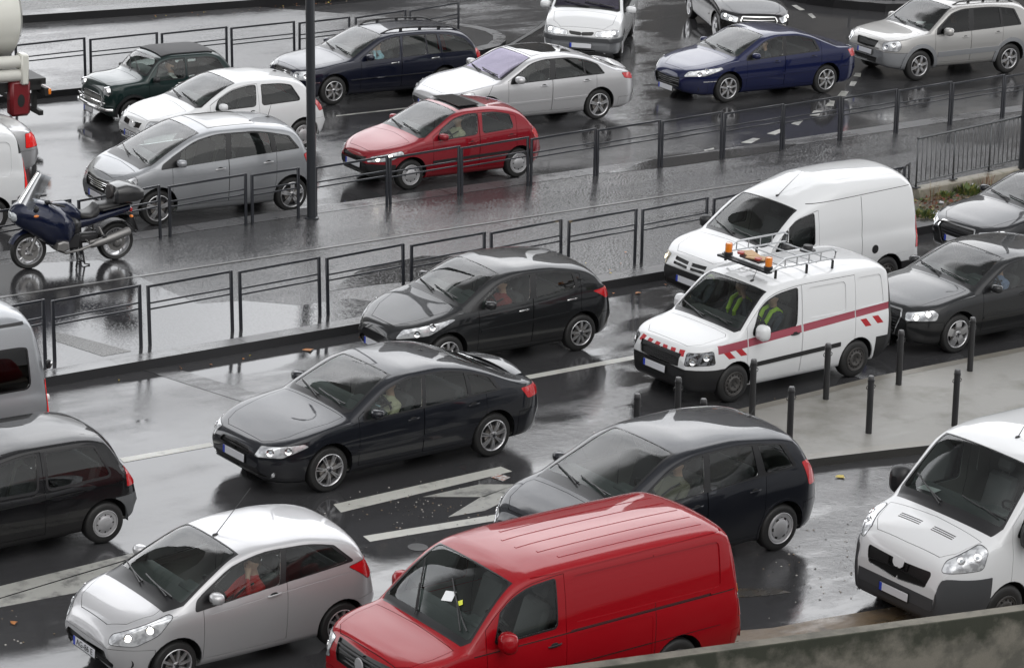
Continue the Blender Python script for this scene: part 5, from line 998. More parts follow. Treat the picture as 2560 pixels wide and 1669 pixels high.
CARS['p207'] = dict(name='hatchback_car', cat='car', label='charcoal hatchback beside the kerb with rear aerial and long headlamps', pos=(-2.14, 40.71, 36.0), L=4.03, W=1.73, R=.305, fo=.81, wb=2.54, paint=P_CHAR,
    top=[(0, .56), (.03, .64), (.10, .70), (.35, .80), (.70, .92), (.98, 1.02), (1.08, 1.07), (1.5, 1.29), (1.82, 1.41), (2.2, 1.465), (2.6, 1.47), (3.1, 1.43), (3.52, 1.365), (3.62, 1.30), (3.80, 1.06), (3.88, .94), (3.97, .78), (4.03, .56)], belt=[(0, .52), (.15, .66), (.5, .80), (1.0, .92), (1.6, .95), (2.6, 1.0), (3.4, 1.08), (3.72, 1.06), (3.92, .85), (4.03, .53)],
    rail=[(1.10, .925), (1.45, 1.12), (1.85, 1.32), (2.3, 1.385), (2.8, 1.375), (3.3, 1.29), (3.6, 1.17), (3.74, 1.06)], front=(.52, .95), rear=(.78, .5), tumble=.32, wins=[(1.40, 1.48, 2.32, 2.38, 0), (2.44, 2.50, 3.20, 3.16, 1)], band=(1.2, 1.24, 3.27, 3.22), wm=(.0, .04), wround=.07, ws=(1.10, 1.86, .70, .55), cowl=.10, rw=(3.64, 3.84, .54, .60),
    doors=[(1.36, 2.375, .30), (2.39, 3.30, .30)], hood=[(.12, -.9), (.14, .30), (.42, .52), (.9, .70), (1.0, .64), (.98, -.9)], feats=[intake([(0, .40), (.36, .44), (.5, .30), (0, .22)], off=-.03), lampset([(.10, .46, .56), (.24, .46, .70), (.90, .80, .865), (.95, .82, .85), (.50, .78, .64)], 42, r=.04), tailset([(3.93, .74, .86), (3.80, .74, 1.02), (3.52, .84, .98), (3.84, .84, .82)], 45, L=4), strip(1.4, .60, 3.1, .68, .05, P_CHAR)],
    bumpf=(.5, .545), bumpr=(3.55, .60), mirror=(1.50, 1.0, P_CHAR), handles=[(2.20, .84), (3.12, .90)], handlem=CHROME, rim=('a', 9, .05, .06, .05), rr=.66, ant=(3.40, -.05, .24, .6), plates=[((-.012, 0, .36), 0)])
RB = mat('hi vis red', (.36, .012, .018), .45); PINK = mat('faded red stripe', (.26, .035, .058), .45, 0, .4)
def chevs(x0, z0, n, dx, sl, m=RB):
    return [dict(proj=SIDE, pts=[(x0+i*dx, z0+i*dx*.06), (x0+i*dx+.13, z0+i*dx*.06), (x0+i*dx+.13-sl, z0+.13+i*dx*.06), (x0+i*dx-sl, z0+.13+i*dx*.06)], tag='chevron%d' % (int(x0*10)*10+i), part='body', mat=m, off=.002, pred=lambda c: c[4] > .3, only=('body',)) for i in range(n)]
def roof_rack(root, sf, S):
    g = mat('galvanised rack', (.45, .46, .47), .35, .7); b = MB(); z = 1.90
    for sg in (-1, 1):
        y = sg*.56; b.tube([(1.62, y, z-.02), (1.85, y, z+.03), (3.0, y, z+.04)], .014, g, 6); b.tube([(1.62, y, z-.02), (1.95, y, z+.17), (2.95, y, z+.19), (3.02, y, z+.15), (3.0, y, z+.04)], .016, g, 6)
        for x in (1.95, 2.2, 2.45, 2.7): b.tube([(x, y, z+.03), (x, y, z+.17)], .010, g, 6)
        for x in (1.75, 2.4, 2.95): b.box((x, y*1.03, z-.05), (.03, .03, .14), BLACK)
    for x in (1.66, 1.98, 2.3, 2.62, 2.95): b.tube([(x, -.56, z+.02), (x, .56, z+.02)], .011, g, 6)
    b.box((1.62, 0, z-.01), (.10, 1.16, .03), DARKMET); b.build('roof_rack', root)
    for y in (-.50, .42):
        b = MB(); b.lathe([(.001, .0), (.07, 0), (.07, .05), (.058, .06)][::1], BLACK, 16, 'z'); b.lathe([(.056, .06), (.058, .17), (.05, .20), (.001, .205)], mat('beacon amber', (.60, .17, .012), .12, 0, 1., emit=(1, .3, .02), estr=.06), 16, 'z'); b.ball((0, 0, .12), (.025, .025, .05), CHROME, 8, 6)
        o = b.build('beacon', root); o.location = (1.66, y, z+.015)
    b = MB(); wood = mat('folded sign', (.42, .27, .14), .6)
    b.box((1.78, -.02, z+.06), (.20, .46, .05), mat('sign body', (.05, .03, .03), .5), bev=.02); b.box((1.76, -.12, z+.10), (.20, .30, .02), wood, Matrix.Rotation(rad(25), 3, 'Z')); b.box((1.82, .10, z+.105), (.20, .30, .02), wood, Matrix.Rotation(rad(-20), 3, 'Z'))
    for y in (-.2, .2): b.lathe([(.06, z+.09), (.06, z+.12), (.001, z+.125)], mat('sign lamp', (.35, .06, .05), .3), 12, 'z', (1.72, y, 0))
    b.build('folding_sign', root)
    b = MB(); b.lathe([(.13, 0), (.12, .035), (.08, .045), (.075, .10), (.001, .105)], BLACK, 16, 'z'); o = b.build('roof_vent', root); o.location = (3.25, .30, sf.ztop(3.25, .3)-.005)
CARS['doblo'] = dict(name='works_van', cat='van', label='white works van with red chevron stripes, roof rack and amber beacons', pos=(2.09, 39.93, 38.3), L=4.16, W=1.714, R=.305, fo=.82, wb=2.566, paint=P_WHITE,
    top=[(0, .74), (.03, .82), (.10, .89), (.45, 1.0), (.78, 1.08), (.86, 1.13), (1.28, 1.50), (1.46, 1.64), (1.70, 1.73), (2.2, 1.795), (3.2, 1.82), (3.85, 1.80), (4.02, 1.75), (4.09, 1.6), (4.13, 1.0), (4.16, .5)], belt=[(0, .68), (.12, .83), (.45, .94), (.95, 1.02), (1.6, 1.02), (2.3, 1.05), (3.9, 1.08), (4.08, 1.05), (4.16, .46)],
    rail=[(.88, 1.01), (1.24, 1.38), (1.46, 1.555), (1.75, 1.64), (2.3, 1.685), (3.85, 1.69), (4.0, 1.63), (4.11, 1.07)], front=(.70, .6), rear=(.93, .2), tumble=.14, bot=[(0, .42), (.03, .30), (.12, .22), (.5, .2), (3.8, .22), (4.16, .38)], wins=[(1.14, 1.30, 2.04, 2.08, 0)], wtrim=.02, wm=(.0, .06), wround=.08, ws=(.90, 1.48, .72, .62), cowl=.08, doors=[(1.04, 2.16, .30), (2.18, 3.30, .30)], hood=[(.14, -.9), (.16, .46), (.3, .60), (.7, .68), (.76, .62), (.76, -.9)],
    feats=[intake([(0, .80), (.46, .80), (.44, .60), (0, .58)]), lampset([(.08, .50, .65), (.10, .52, .83), (.38, .80, .88), (.42, .82, .68)], 45, r=.04, m=lampmat('smoked lamp', (.03, .03, .03), (.25, .26, .28))), emboss(2.30, 3.10, 1.13, 1.60, .07, -.014), emboss(3.36, 3.92, 1.15, 1.62, .07, -.014, 'rear_emboss_panel', slant=.05),
        *[dict(proj=SIDE, pts=[(a, .80+.062*a), (b_, .80+.062*b_), (b_, .925+.058*b_), (a, .925+.058*a)], tag='red_band%d' % i, part='body', mat=PINK, off=.001, pred=lambda c: c[4] > .25, only=('body', 'emboss_panel')) for i, (a, b_) in enumerate([(.45, 1.03), (1.05, 2.15), (2.19, 3.29), (3.31, 4.03)])],
        *chevs(.66, .73, 2, .24, .14), *chevs(3.52, .83, 2, .26, .12), dict(proj=SIDE, pts=[(4.03, .62), (4.3, .62), (4.3, 1.70), (4.03, 1.68)], tag='rear_pillar', part='body', mat=BLACK, off=.004, pred=lambda c: c[4] > .1), strip(1.1, .56, 3.0, .62, .07, BLACK),
        *[dict(proj=((0, 1, 0), (-.35, 0, .94)), pts=[(y, .715), (y+.10, .715), (y+.07, .775), (y-.03, .775)], tag='nose_stripe%d' % i, part='body', mat=RB, off=.002, pred=lambda c: c[0] < .35) for i, y in enumerate((.06, .24, .42))]],
    bumpf=(.64, .585, BLACK), bumpr=(3.78, .62, BLACK), mirror=(1.22, 1.06, P_WHITE, 1.2, 1.6), handles=[(2.02, .93)], handlem=BLACK, rim=('s', 14, .3, .4), rr=.62, plates=[((-.02, .08, .48), 0)], bench=False, bulkhead=True, seatz=.48, seatx=1.8, seatm=SEATG, ant=(1.58, -.25, .18, .5), wsglass=glass('clear van screen', (.62, .66, .64)), extra=[roof_rack, slats(.0, .60, .79, .40, .43, 6, BLACK, .010)])
CARS['jumpy'] = dict(name='delivery_van', cat='van', label='white high roofed van in the kerb lane behind the works van', pos=(2.82, 44.70, 38), L=4.44, W=1.81, R=.31, fo=.87, wb=2.824, paint=P_WHITE,
    top=[(0, .66), (.03, .74), (.10, .83), (.5, .97), (.88, 1.08), (.97, 1.13), (1.42, 1.48), (1.64, 1.64), (1.80, 1.74), (2.2, 1.90), (2.6, 2.0), (3.4, 2.04), (4.05, 2.03), (4.24, 1.96), (4.33, 1.8), (4.39, 1.3), (4.42, .8), (4.44, .5)], belt=[(0, .6), (.15, .79), (.5, .94), (1.0, 1.02), (2, 1.05), (4.2, 1.08), (4.36, 1.0), (4.44, .45)],
    rail=[(.98, 1.02), (1.40, 1.37), (1.62, 1.51), (1.9, 1.57), (2.2, 1.64), (2.7, 1.75), (4.05, 1.77), (4.25, 1.68), (4.37, 1.07)], front=(.66, .75), rear=(.94, .22), tumble=.15, wins=[(1.12, 1.3, 1.33, 1.40, 0), (1.40, 1.44, 1.98, 1.98, 0)], wtrim=.016, wm=(.0, .04), wround=.03, ws=(1.0, 1.66, .72, .64), cowl=.09, doors=[(1.06, 2.08, .30)], hood=[(.14, -.9), (.15, .45), (.3, .60), (.8, .70), (.88, -.9)],
    feats=[intake([(.04, .775), (.38, .79), (.38, .735), (.04, .72)], r=.01), intake([(.04, .70), (.38, .71), (.38, .665), (.04, .655)], 'lower_grille', r=.01), intake([(0, .40), (.6, .40), (.6, .30), (0, .28)], 'lower_intake'), lampset([(.10, .48, .62), (.12, .50, .78), (.36, .80, .82), (.40, .82, .66)], 45, r=.03, m=lampmat('warm lamp glass', (.3, .26, .18), (.8, .74, .6))),
        strip(2.1, .62, 4.3, .66, .014, P_WHITE, 'swage', -.006), dict(proj=SIDE, pts=[(3.05, .5), (3.062, .5), (3.062, 1.72), (3.05, 1.72)], tag='seam', part='body', mat=GAPM, off=-.004, pred=lambda c: c[4] > .3), dict(proj=SIDE, pts=[(1.9, 1.69), (4.2, 1.78), (4.2, 1.79), (1.9, 1.70)], tag='roof_seam', part='body', mat=GAPM, off=-.004, pred=lambda c: c[4] > .1),
        dict(proj=SIDE, pts=[(3.36+.075*math.cos(q), .80+.075*math.sin(q)) for q in [i*.449 for i in range(14)]], tag='fuel_cap', part='fuel_cap', mat=BLACK, sided=True, off=.004, pred=lambda c: c[4] > .3), vtail(4.32, 4.5, .72, 1.25, L=4.4)],
    bumpf=(.7, .61, BLACK), bumpr=(3.98, .50, BLACK), mirror=(1.22, 1.06, BLACK, 1.2, 1.4), handles=[(2.0, .92)], handlem=BLACK, rim=('s', 12, .3, .4), rr=.62, plates=[((-.02, .0, .46), 0)], bench=False, bulkhead=True, seatz=.46, seatx=1.85, ant=(1.78, -.1, .36, 1.4), extra=[])
def audi_rings(x, z, r):
    def f(root, sf, S):
        b = MB()
        for i in range(4):
            y = (i-1.5)*r*1.45; b.tube([(x-.002*i, y+r*math.cos(q*math.pi/10), z+r*math.sin(q*math.pi/10)) for q in range(21)], .008, CHROME, 6, False)
        b.build('badge', root)
    return f
def audi(name, label, pos, pm, L, fo, wb, H, **k):
    q = H/1.423
    d = dict(name=name, cat='car', label=label, pos=pos, L=L, W=1.77, R=.318, fo=fo, wb=wb, paint=pm,
        top=[(0, .62), (.025, .70), (.10, .76), (.4, .84), (.9, .95), (1.18, 1.0), (1.27, 1.04), (1.7, 1.26), (2.0, 1.37), (2.4, 1.42), (2.9, 1.41), (L-.75, 1.34), (L-.5, 1.24), (L-.3, 1.03), (L-.2, .98), (L-.06, .8), (L, .58)], belt=[(0, .58), (.15, .69), (.5, .80), (1.2, .90), (2, .93), (3, .96), (L-.5, .99), (L-.25, .93), (L-.08, .75), (L, .55)],
        rail=[(1.22, .90), (1.6, 1.10), (2.0, 1.29), (2.4, 1.345), (2.9, 1.335), (L-.9, 1.25), (L-.6, 1.12), (L-.42, .99)], front=(.66, .75), rear=(.78, .45), tumble=.33, wins=[(1.52, 1.60, 2.38, 2.42, 0), (2.46, 2.50, 3.25, 3.2, 1)], band=(1.42, 1.46, 3.3, 3.25), wm=(.0, .04), wround=.04, ws=(1.28, 2.02, .70, .55), cowl=.09, rw=(L-.48, L-.32, .5, .58),
        doors=[(1.38, 2.43, .30), (2.445, 3.35, .30)], hood=[(.10, -.9), (.11, .38), (.3, .58), (.9, .70), (1.14, .68), (1.16, -.9)], feats=[intake([(0, .70), (.40, .70), (.44, .62), (.30, .30), (0, .28)], rim=.022, off=-.02), lampset([(.10, .46, .58), (.10, .46, .69), (.40, .76, .76), (.48, .80, .70), (.44, .80, .60)], 42, r=.03), strip(1.4, .52, 3.3, .55, .04, pm)],
        bumpf=(.54, .56), bumpr=(L-.6, .6), mirror=(1.56, .97, pm), handles=[(2.26, .82), (3.14, .86)], rim=('a', 5, .22, .30), rr=.70, extra=[slats(-.004, .32, .68, .28, .40, 7, DARKMET, .007, .012), fog(.16, .62, .36, .04)], plates=[((-.016, 0, .44), 0)])
    d['feats'][0]['rimtag'] = 'grille_frame'; d.update(k); return d
CARS['a3'] = audi('hatchback_car', 'dark grey hatchback with wide five spoke wheels behind the works van', (5.82, 43.12, 36.5), P_CHAR, 4.286, .88, 2.578, 1.42, ant=(3.3, -.05, .2, .7), plates=[((-.016, 0, .44), 0, '613 B 75')])
CARS['a3']['extra'] += [audi_rings(-.012, .60, .055)]
CARS['audi'] = audi('saloon_car', 'dark saloon with a blank white plate beside the weedy planter', (7.70, 48.29, 36), paint('anthracite paint', (.016, .017, .020), .5, .3), 4.70, .80, 2.81, 1.43)
CARS['aclass'] = dict(name='compact_car', cat='car', label='silver grey compact with sloping nose behind the motorcycle', pos=(-7.46, 48.40, 33), L=3.84, W=1.764, R=.31, fo=.78, wb=2.568, paint=P_GREYSIL, scale=1.03,
    top=[(0, .62), (.03, .71), (.12, .80), (.35, .93), (.55, 1.01), (.64, 1.06), (1.2, 1.36), (1.62, 1.52), (2.0, 1.58), (2.6, 1.59), (3.1, 1.55), (3.44, 1.49), (3.53, 1.43), (3.67, 1.12), (3.75, .92), (3.81, .72), (3.84, .55)], belt=[(0, .58), (.15, .74), (.45, .91), (.75, .99), (1.5, 1.0), (2.3, 1.03), (3.1, 1.12), (3.48, 1.15), (3.68, .98), (3.84, .52)],
    rail=[(.70, .98), (1.15, 1.23), (1.6, 1.43), (2.05, 1.495), (2.6, 1.49), (3.1, 1.42), (3.4, 1.34), (3.56, 1.16)], front=(.62, .75), rear=(.80, .40), tumble=.28, wins=[(1.14, 1.24, 2.04, 2.09, 0), (2.16, 2.2, 2.94, 2.90, 1), (3.04, 3.0, 3.42, 3.26, None)], band=(.82, .86, 3.48, 3.30), wm=(.0, .04), wround=.04, ws=(.66, 1.62, .70, .57), cowl=.18, rw=(3.55, 3.68, .56, .62),
    doors=[(1.04, 2.10, .32), (2.115, 3.02, .32)], hood=[(.12, -.9), (.13, .40), (.24, .58), (.42, .66), (.5, -.9)], feats=[pano(1.86, 2.75, .50, .50), intake([(0, .70), (.42, .72), (.36, .54), (0, .52)], rim=.012), intake([(0, .36), (.55, .36), (.5, .26), (0, .25)], 'lower_intake'), lampset([(.10, .48, .60), (.14, .46, .72), (.42, .76, .88), (.46, .78, .78), (.36, .78, .62)], 42, r=.04), tailset([(3.80, .70, .78), (3.68, .74, 1.06), (3.54, .84, 1.02), (3.66, .84, .76)], 50, L=3.8), strip(1.1, .80, 3.5, .92, .01, P_GREYSIL, 'swage', -.006)],
    bumpf=(.5, .52), bumpr=(3.5, .60), mirror=(1.16, 1.05, P_GREYSIL), handles=[(1.94, .90), (2.86, .94)], handlem=ALLOY, rim=('a', 5, .10, .075, .12), rr=.72, extra=[slats(.004, .55, .70, .34, .40, 4, CHROME, .006)], ant=(3.25, -.05, .22, .3), seatz=.36, plates=[((-.012, 0, .42), 0)])
CARS['clio'] = dict(name='hatchback_car', cat='car', label='white three door hatchback behind the silver compact', pos=(-7.42, 53.15, 34.5), L=3.81, W=1.64, R=.285, fo=.78, wb=2.472, paint=P_WHITE, scale=1.03,
    top=[(0, .58), (.04, .68), (.2, .78), (.6, .90), (.95, .98), (1.03, 1.02), (1.5, 1.26), (1.8, 1.365), (2.2, 1.415), (2.6, 1.415), (3.1, 1.37), (3.28, 1.32), (3.50, 1.04), (3.62, .90), (3.74, .74), (3.81, .54)], belt=[(0, .54), (.2, .71), (.6, .83), (1.1, .90), (2, .92), (3.1, .975), (3.44, .96), (3.68, .78), (3.81, .52)], rail=[(1.06, .895), (1.42, 1.11), (1.8, 1.28), (2.2, 1.335), (2.7, 1.33), (3.1, 1.255), (3.3, 1.15), (3.46, .965)],
    front=(.62, .75), rear=(.78, .45), tumble=.30, wins=[(1.36, 1.44, 2.2, 2.24, 0), (2.36, 2.38, 3.16, 3.0, None)], wtrim=.02, wm=(.0, .05), wround=.05, ws=(1.06, 1.84, .68, .54), cowl=.09, rw=(3.30, 3.52, .5, .56), doors=[(1.26, 2.28, .3)], hood=[(.12, -.9), (.14, .4), (.3, .56), (.8, .66), (.94, -.9)],
    feats=[intake([(.10, .66), (.34, .68), (.32, .58), (.10, .56)]), intake([(0, .40), (.5, .40), (.5, .28), (0, .27)], 'lower_intake'), lampset([(.12, .42, .58), (.18, .42, .72), (.5, .72, .78), (.5, .76, .62)], 42, r=.05), tailset([(3.74, .66, .74), (3.62, .72, .95), (3.46, .80, .92), (3.6, .8, .72)], 50, L=3.8)],
    bumpf=(.5, .53), bumpr=(3.4, .58), mirror=(1.46, .95, P_WHITE), handles=[(2.14, .82)], rim=('h', 8, .2, .3), rr=.64, ant=(3.0, -.05, .2, .5), plates=[((-.012, 0, .40), 0, '613 DPN')], extra=[badge(.03, .62, .05)])
def estate_top(): pass
CARS['cest'] = dict(name='estate_car', cat='car', label='navy estate car with roof rails and silver radiator grille', pos=(-5.13, 58.64, 33.5), L=4.54, W=1.74, R=.312, fo=.80, wb=2.715, paint=P_NAVY,
    top=[(0, .62), (.03, .71), (.15, .78), (.7, .89), (1.2, .98), (1.28, 1.02), (1.75, 1.27), (2.05, 1.385), (2.4, 1.44), (2.9, 1.455), (3.5, 1.435), (4.0, 1.385), (4.14, 1.33), (4.38, 1.02), (4.46, .9), (4.52, .7), (4.54, .55)], belt=[(0, .58), (.15, .70), (.7, .83), (1.3, .90), (2, .92), (3.5, .96), (4.2, .98), (4.44, .88), (4.54, .54)], rail=[(1.28, .895), (1.65, 1.09), (2.05, 1.30), (2.4, 1.365), (3.0, 1.375), (3.6, 1.345), (4.05, 1.22), (4.34, .975)],
    front=(.66, .7), rear=(.80, .4), tumble=.31, wins=[(1.58, 1.66, 2.36, 2.42, 0), (2.46, 2.52, 3.05, 3.05, 1), (3.09, 3.09, 3.40, 3.34, 1), (3.46, 3.42, 4.26, 4.02, None)], wtrim=.014, wm=(.0, .04), wround=.03, ws=(1.28, 2.06, .70, .55), wsglass=GLASS, cowl=.09, rw=(4.16, 4.40, .54, .60),
    doors=[(1.44, 2.42, .30), (2.44, 3.42, .30)], hood=[(.12, -.9), (.13, .42), (.3, .58), (1.1, .70), (1.18, -.9)], feats=[intake([(0, .70), (.34, .70), (.30, .48), (0, .46)], rim=.02), lampset([(.08, .42, .55), (.10, .40, .70), (.34, .70, .76), (.40, .76, .66), (.32, .74, .56)], 42, r=.08), tailset([(4.50, .66, .62), (4.40, .70, 1.0), (4.26, .82, .98), (4.36, .84, .64)], 50, L=4.5), strip(1.2, .52, 3.5, .56, .018, CHROME, 'rub_strip', .01), strip(.18, .50, .46, .52, .018, CHROME, 'bumper_strip', .01)],
    bumpf=(.5, .54), bumpr=(4.0, .6), mirror=(1.60, .96, P_NAVY), handles=[(2.26, .82), (3.26, .86)], handlem=CHROME, rim=('a', 7, .07, .10), rr=.66, extra=[roof_rails(2.1, 4.0, .50, BLACK), slats(.004, .48, .69, .27, .33, 5, CHROME, .007)], plates=[((-.012, 0, .36), 0)])
CARS['laguna3'] = dict(name='saloon_car', cat='car', label='silver saloon with glass roof and violet windscreen behind the wine red hatchback', pos=(-2.03, 57.07, 32.7), L=4.695, W=1.811, R=.325, fo=.96, wb=2.756, paint=P_SILVER,
    top=[(0, .60), (.03, .665), (.10, .72), (.35, .80), (.8, .91), (1.2, .985), (1.30, 1.02), (1.8, 1.26), (2.1, 1.38), (2.5, 1.44), (2.9, 1.445), (3.3, 1.40), (3.65, 1.31), (4.2, 1.10), (4.38, 1.05), (4.52, 1.01), (4.58, .95), (4.65, .78), (4.695, .58)], belt=[(0, .57), (.15, .68), (.5, .80), (1.0, .89), (1.4, .92), (2.5, .95), (3.6, 1.0), (4.3, 1.0), (4.56, .90), (4.695, .55)], rail=[(1.34, .915), (1.7, 1.10), (2.1, 1.31), (2.45, 1.365), (2.9, 1.37), (3.35, 1.31), (3.7, 1.19), (4.15, 1.005)],
    front=(.58, .95), rear=(.78, .5), tumble=.33, wins=[(1.62, 1.70, 2.46, 2.52, 0), (2.60, 2.66, 3.32, 3.30, 1), (3.36, 3.33, 3.80, 3.62, 1)], band=(1.50, 1.55, 3.84, 3.68), wm=(.0, .04), wround=.05, ws=(1.34, 2.12, .71, .56), wsglass=GLASSV, cowl=.09, rw=(3.50, 4.26, .50, .60), doors=[(1.46, 2.525, .30), (2.54, 3.62, .30)], hood=[(.14, -.9), (.16, .40), (.36, .56), (1.0, .70), (1.22, .68), (1.22, -.9)],
    feats=[pano(2.20, 3.2, .52, .46), intake([(0, .50), (.5, .52), (.56, .34), (0, .30)]), lampset([(.10, .40, .58), (.18, .42, .70), (.70, .80, .80), (.72, .82, .74), (.34, .74, .60)], 42, r=.04), tailset([(4.60, .72, .80), (4.50, .74, .96), (4.22, .84, .97), (4.30, .86, .86)], 50, L=4.6), strip(1.35, .50, 2.50, .52, .045, P_SILVER), strip(2.58, .52, 3.55, .545, .045, P_SILVER, 'rear_strip')],
    bumpf=(.5, .55), bumpr=(4.2, .46), mirror=(1.66, .98, P_SILVER, 1.15), handles=[(2.32, .83), (3.38, .87)], handlem=ALLOY, rim=('a', 5, .10, .055, .10), rr=.72, ant=(3.15, -.05, .10, .5), extra=[spoiler(4.36, 4.60, .62, 1.06, .02, P_SILVER)], plates=[((-.015, 0, .44), 0)])
CARS['p206'] = dict(name='hatchback_car', cat='car', label='wine red hatchback with open black sunroof beside the railing', pos=(-3.14, 51.76, 35.0), L=3.835, W=1.652, R=.29, fo=.78, wb=2.442, paint=P_WINE,
    top=[(0, .56), (.03, .64), (.10, .70), (.4, .82), (.8, .92), (.98, .97), (1.06, 1.01), (1.5, 1.24), (1.8, 1.365), (2.1, 1.415), (2.5, 1.425), (3.0, 1.39), (3.26, 1.34), (3.36, 1.28), (3.56, 1.02), (3.66, .90), (3.77, .75), (3.835, .54)], belt=[(0, .53), (.2, .68), (.6, .80), (1.1, .89), (2, .93), (3.1, 1.0), (3.48, .99), (3.7, .80), (3.835, .51)], rail=[(1.08, .885), (1.45, 1.10), (1.8, 1.285), (2.15, 1.34), (2.6, 1.335), (3.0, 1.27), (3.3, 1.15), (3.5, .995)],
    front=(.54, .9), rear=(.76, .5), tumble=.31, wins=[(1.36, 1.44, 2.24, 2.28, 0), (2.38, 2.41, 3.06, 3.0, 1)], wtrim=.018, wm=(.0, .04), wround=.07, ws=(1.08, 1.86, .68, .54), cowl=.09, rw=(3.38, 3.58, .52, .58), doors=[(1.26, 2.29, .3), (2.305, 3.14, .3)], hood=[(.12, -.9), (.14, .36), (.3, .52), (.8, .66), (.94, -.9)],
    feats=[pano(1.98, 2.60, .50, .50, m=mat('sunroof cover', (.010, .010, .011), .3)), intake([(0, .58), (.4, .62), (.36, .52), (0, .50)], r=.01), intake([(0, .36), (.5, .38), (.5, .26), (0, .25)], 'lower_intake'), lampset([(.10, .36, .53), (.18, .40, .63), (.62, .74, .76), (.64, .78, .70), (.36, .72, .58)], 42, r=.05), tailset([(3.76, .62, .74), (3.66, .70, .98), (3.46, .80, .92), (3.60, .80, .74)], 50, L=3.8, r=.06), strip(1.25, .50, 3.05, .55, .05, BLACK)],
    bumpf=(.46, .50, BLACK), bumpr=(3.42, .52), mirror=(1.42, .95, P_WINE), handles=[(2.12, .80), (3.02, .86)], rim=('h', 8, .22, .3), rr=.66, ant=(2.95, -.02, .26, .5), extra=[lambda root, sf, S: (lambda b: (b.prism([(2.02, -.46), (2.46, -.46), (2.46, .46), (2.02, .46)], 0, .018, mat('tilted sunroof panel', (.03, .03, .033), .06, 0, 1)), setattr(b, 'o', b.build('sunroof_panel', root)), setattr(b.o, 'location', (0, 0, sf.top(2.2)+.005)), setattr(b.o, 'rotation_euler', (0, 0, 0))))(MB())], plates=[((-.012, 0, .44), 0)])
CARS['espace'] = dict(name='people_carrier', cat='car', label='white people carrier facing the viewer with headlamps on', pos=(1.23, 64.19, 83), L=4.517, W=1.81, R=.31, fo=.93, wb=2.70, paint=P_WHITE,
    top=[(0, .60), (.02, .68), (.08, .78), (.4, .95), (.8, 1.09), (.90, 1.13), (1.45, 1.48), (1.75, 1.60), (2.3, 1.67), (3.9, 1.66), (4.25, 1.56), (4.42, 1.1), (4.49, .7), (4.517, .5)], belt=[(0, .56), (.12, .72), (.5, .90), (.95, .98), (2, 1.0), (4.1, 1.02), (4.4, .95), (4.517, .5)], rail=[(.92, .975), (1.4, 1.32), (1.75, 1.50), (2.3, 1.56), (3.9, 1.55), (4.2, 1.45), (4.4, 1.0)],
    front=(.74, .5), rear=(.85, .35), tumble=.24, wins=[(1.3, 1.38, 2.2, 2.2, 0), (2.25, 2.25, 3.2, 3.2, 1), (3.3, 3.3, 4.2, 4.05, None)], band=(1.05, 1.1, 4.25, 4.1), ws=(.94, 1.72, .74, .62), wsglass=GLASSV, cowl=.10, rw=None, doors=[(1.2, 2.22, .3), (2.24, 3.24, .3)], hood=[(.10, -1), (.11, .5), (.3, .68), (.7, .72), (.78, -1)],
    feats=[intake([(0, .70), (.30, .72), (.26, .64), (0, .62)], r=.05), intake([(0, .30), (.34, .30), (.34, .24), (0, .24)], 'lower_intake'), lampset([(.04, .30, .62), (.06, .32, .72), (.16, .72, .78), (.30, .84, .76), (.24, .82, .63)], 25, r=.04), dict(proj=SIDE, pts=[(-.1, .49), (.55, .49), (.55, .585), (-.1, .585)], tag='bumper_strip', part='bumper_strip', mat=GREYP, off=.02, pred=lambda c: c[0] < .6, r=.01)],
    bumpf=(.5, .60, P_GREYSIL), mirror=(1.25, 1.04, P_WHITE, 1.3), handles=[(2.1, .85), (3.1, .85)], rim=('h', 8, .2, .24), rr=.66, plates=[((-.024, 0, .40), 0)], extra=[fog(.10, .56, .27, .045)], wipers=[(-.62, .1, .16), (-.05, .55, .12)], wround=.04)
CARS['topdark'] = audi('saloon_car', 'dark saloon with lit headlamps at the top edge of the picture', (5.52, 67.14, 101), P_BLACK, 4.3, .85, 2.65, 1.43, plates=[((-.012, 0, .40), 0)])
CARS['topdark']['extra'] = [slats(.0, .44, .66, .32, .4, 4, CHROME, .007)]
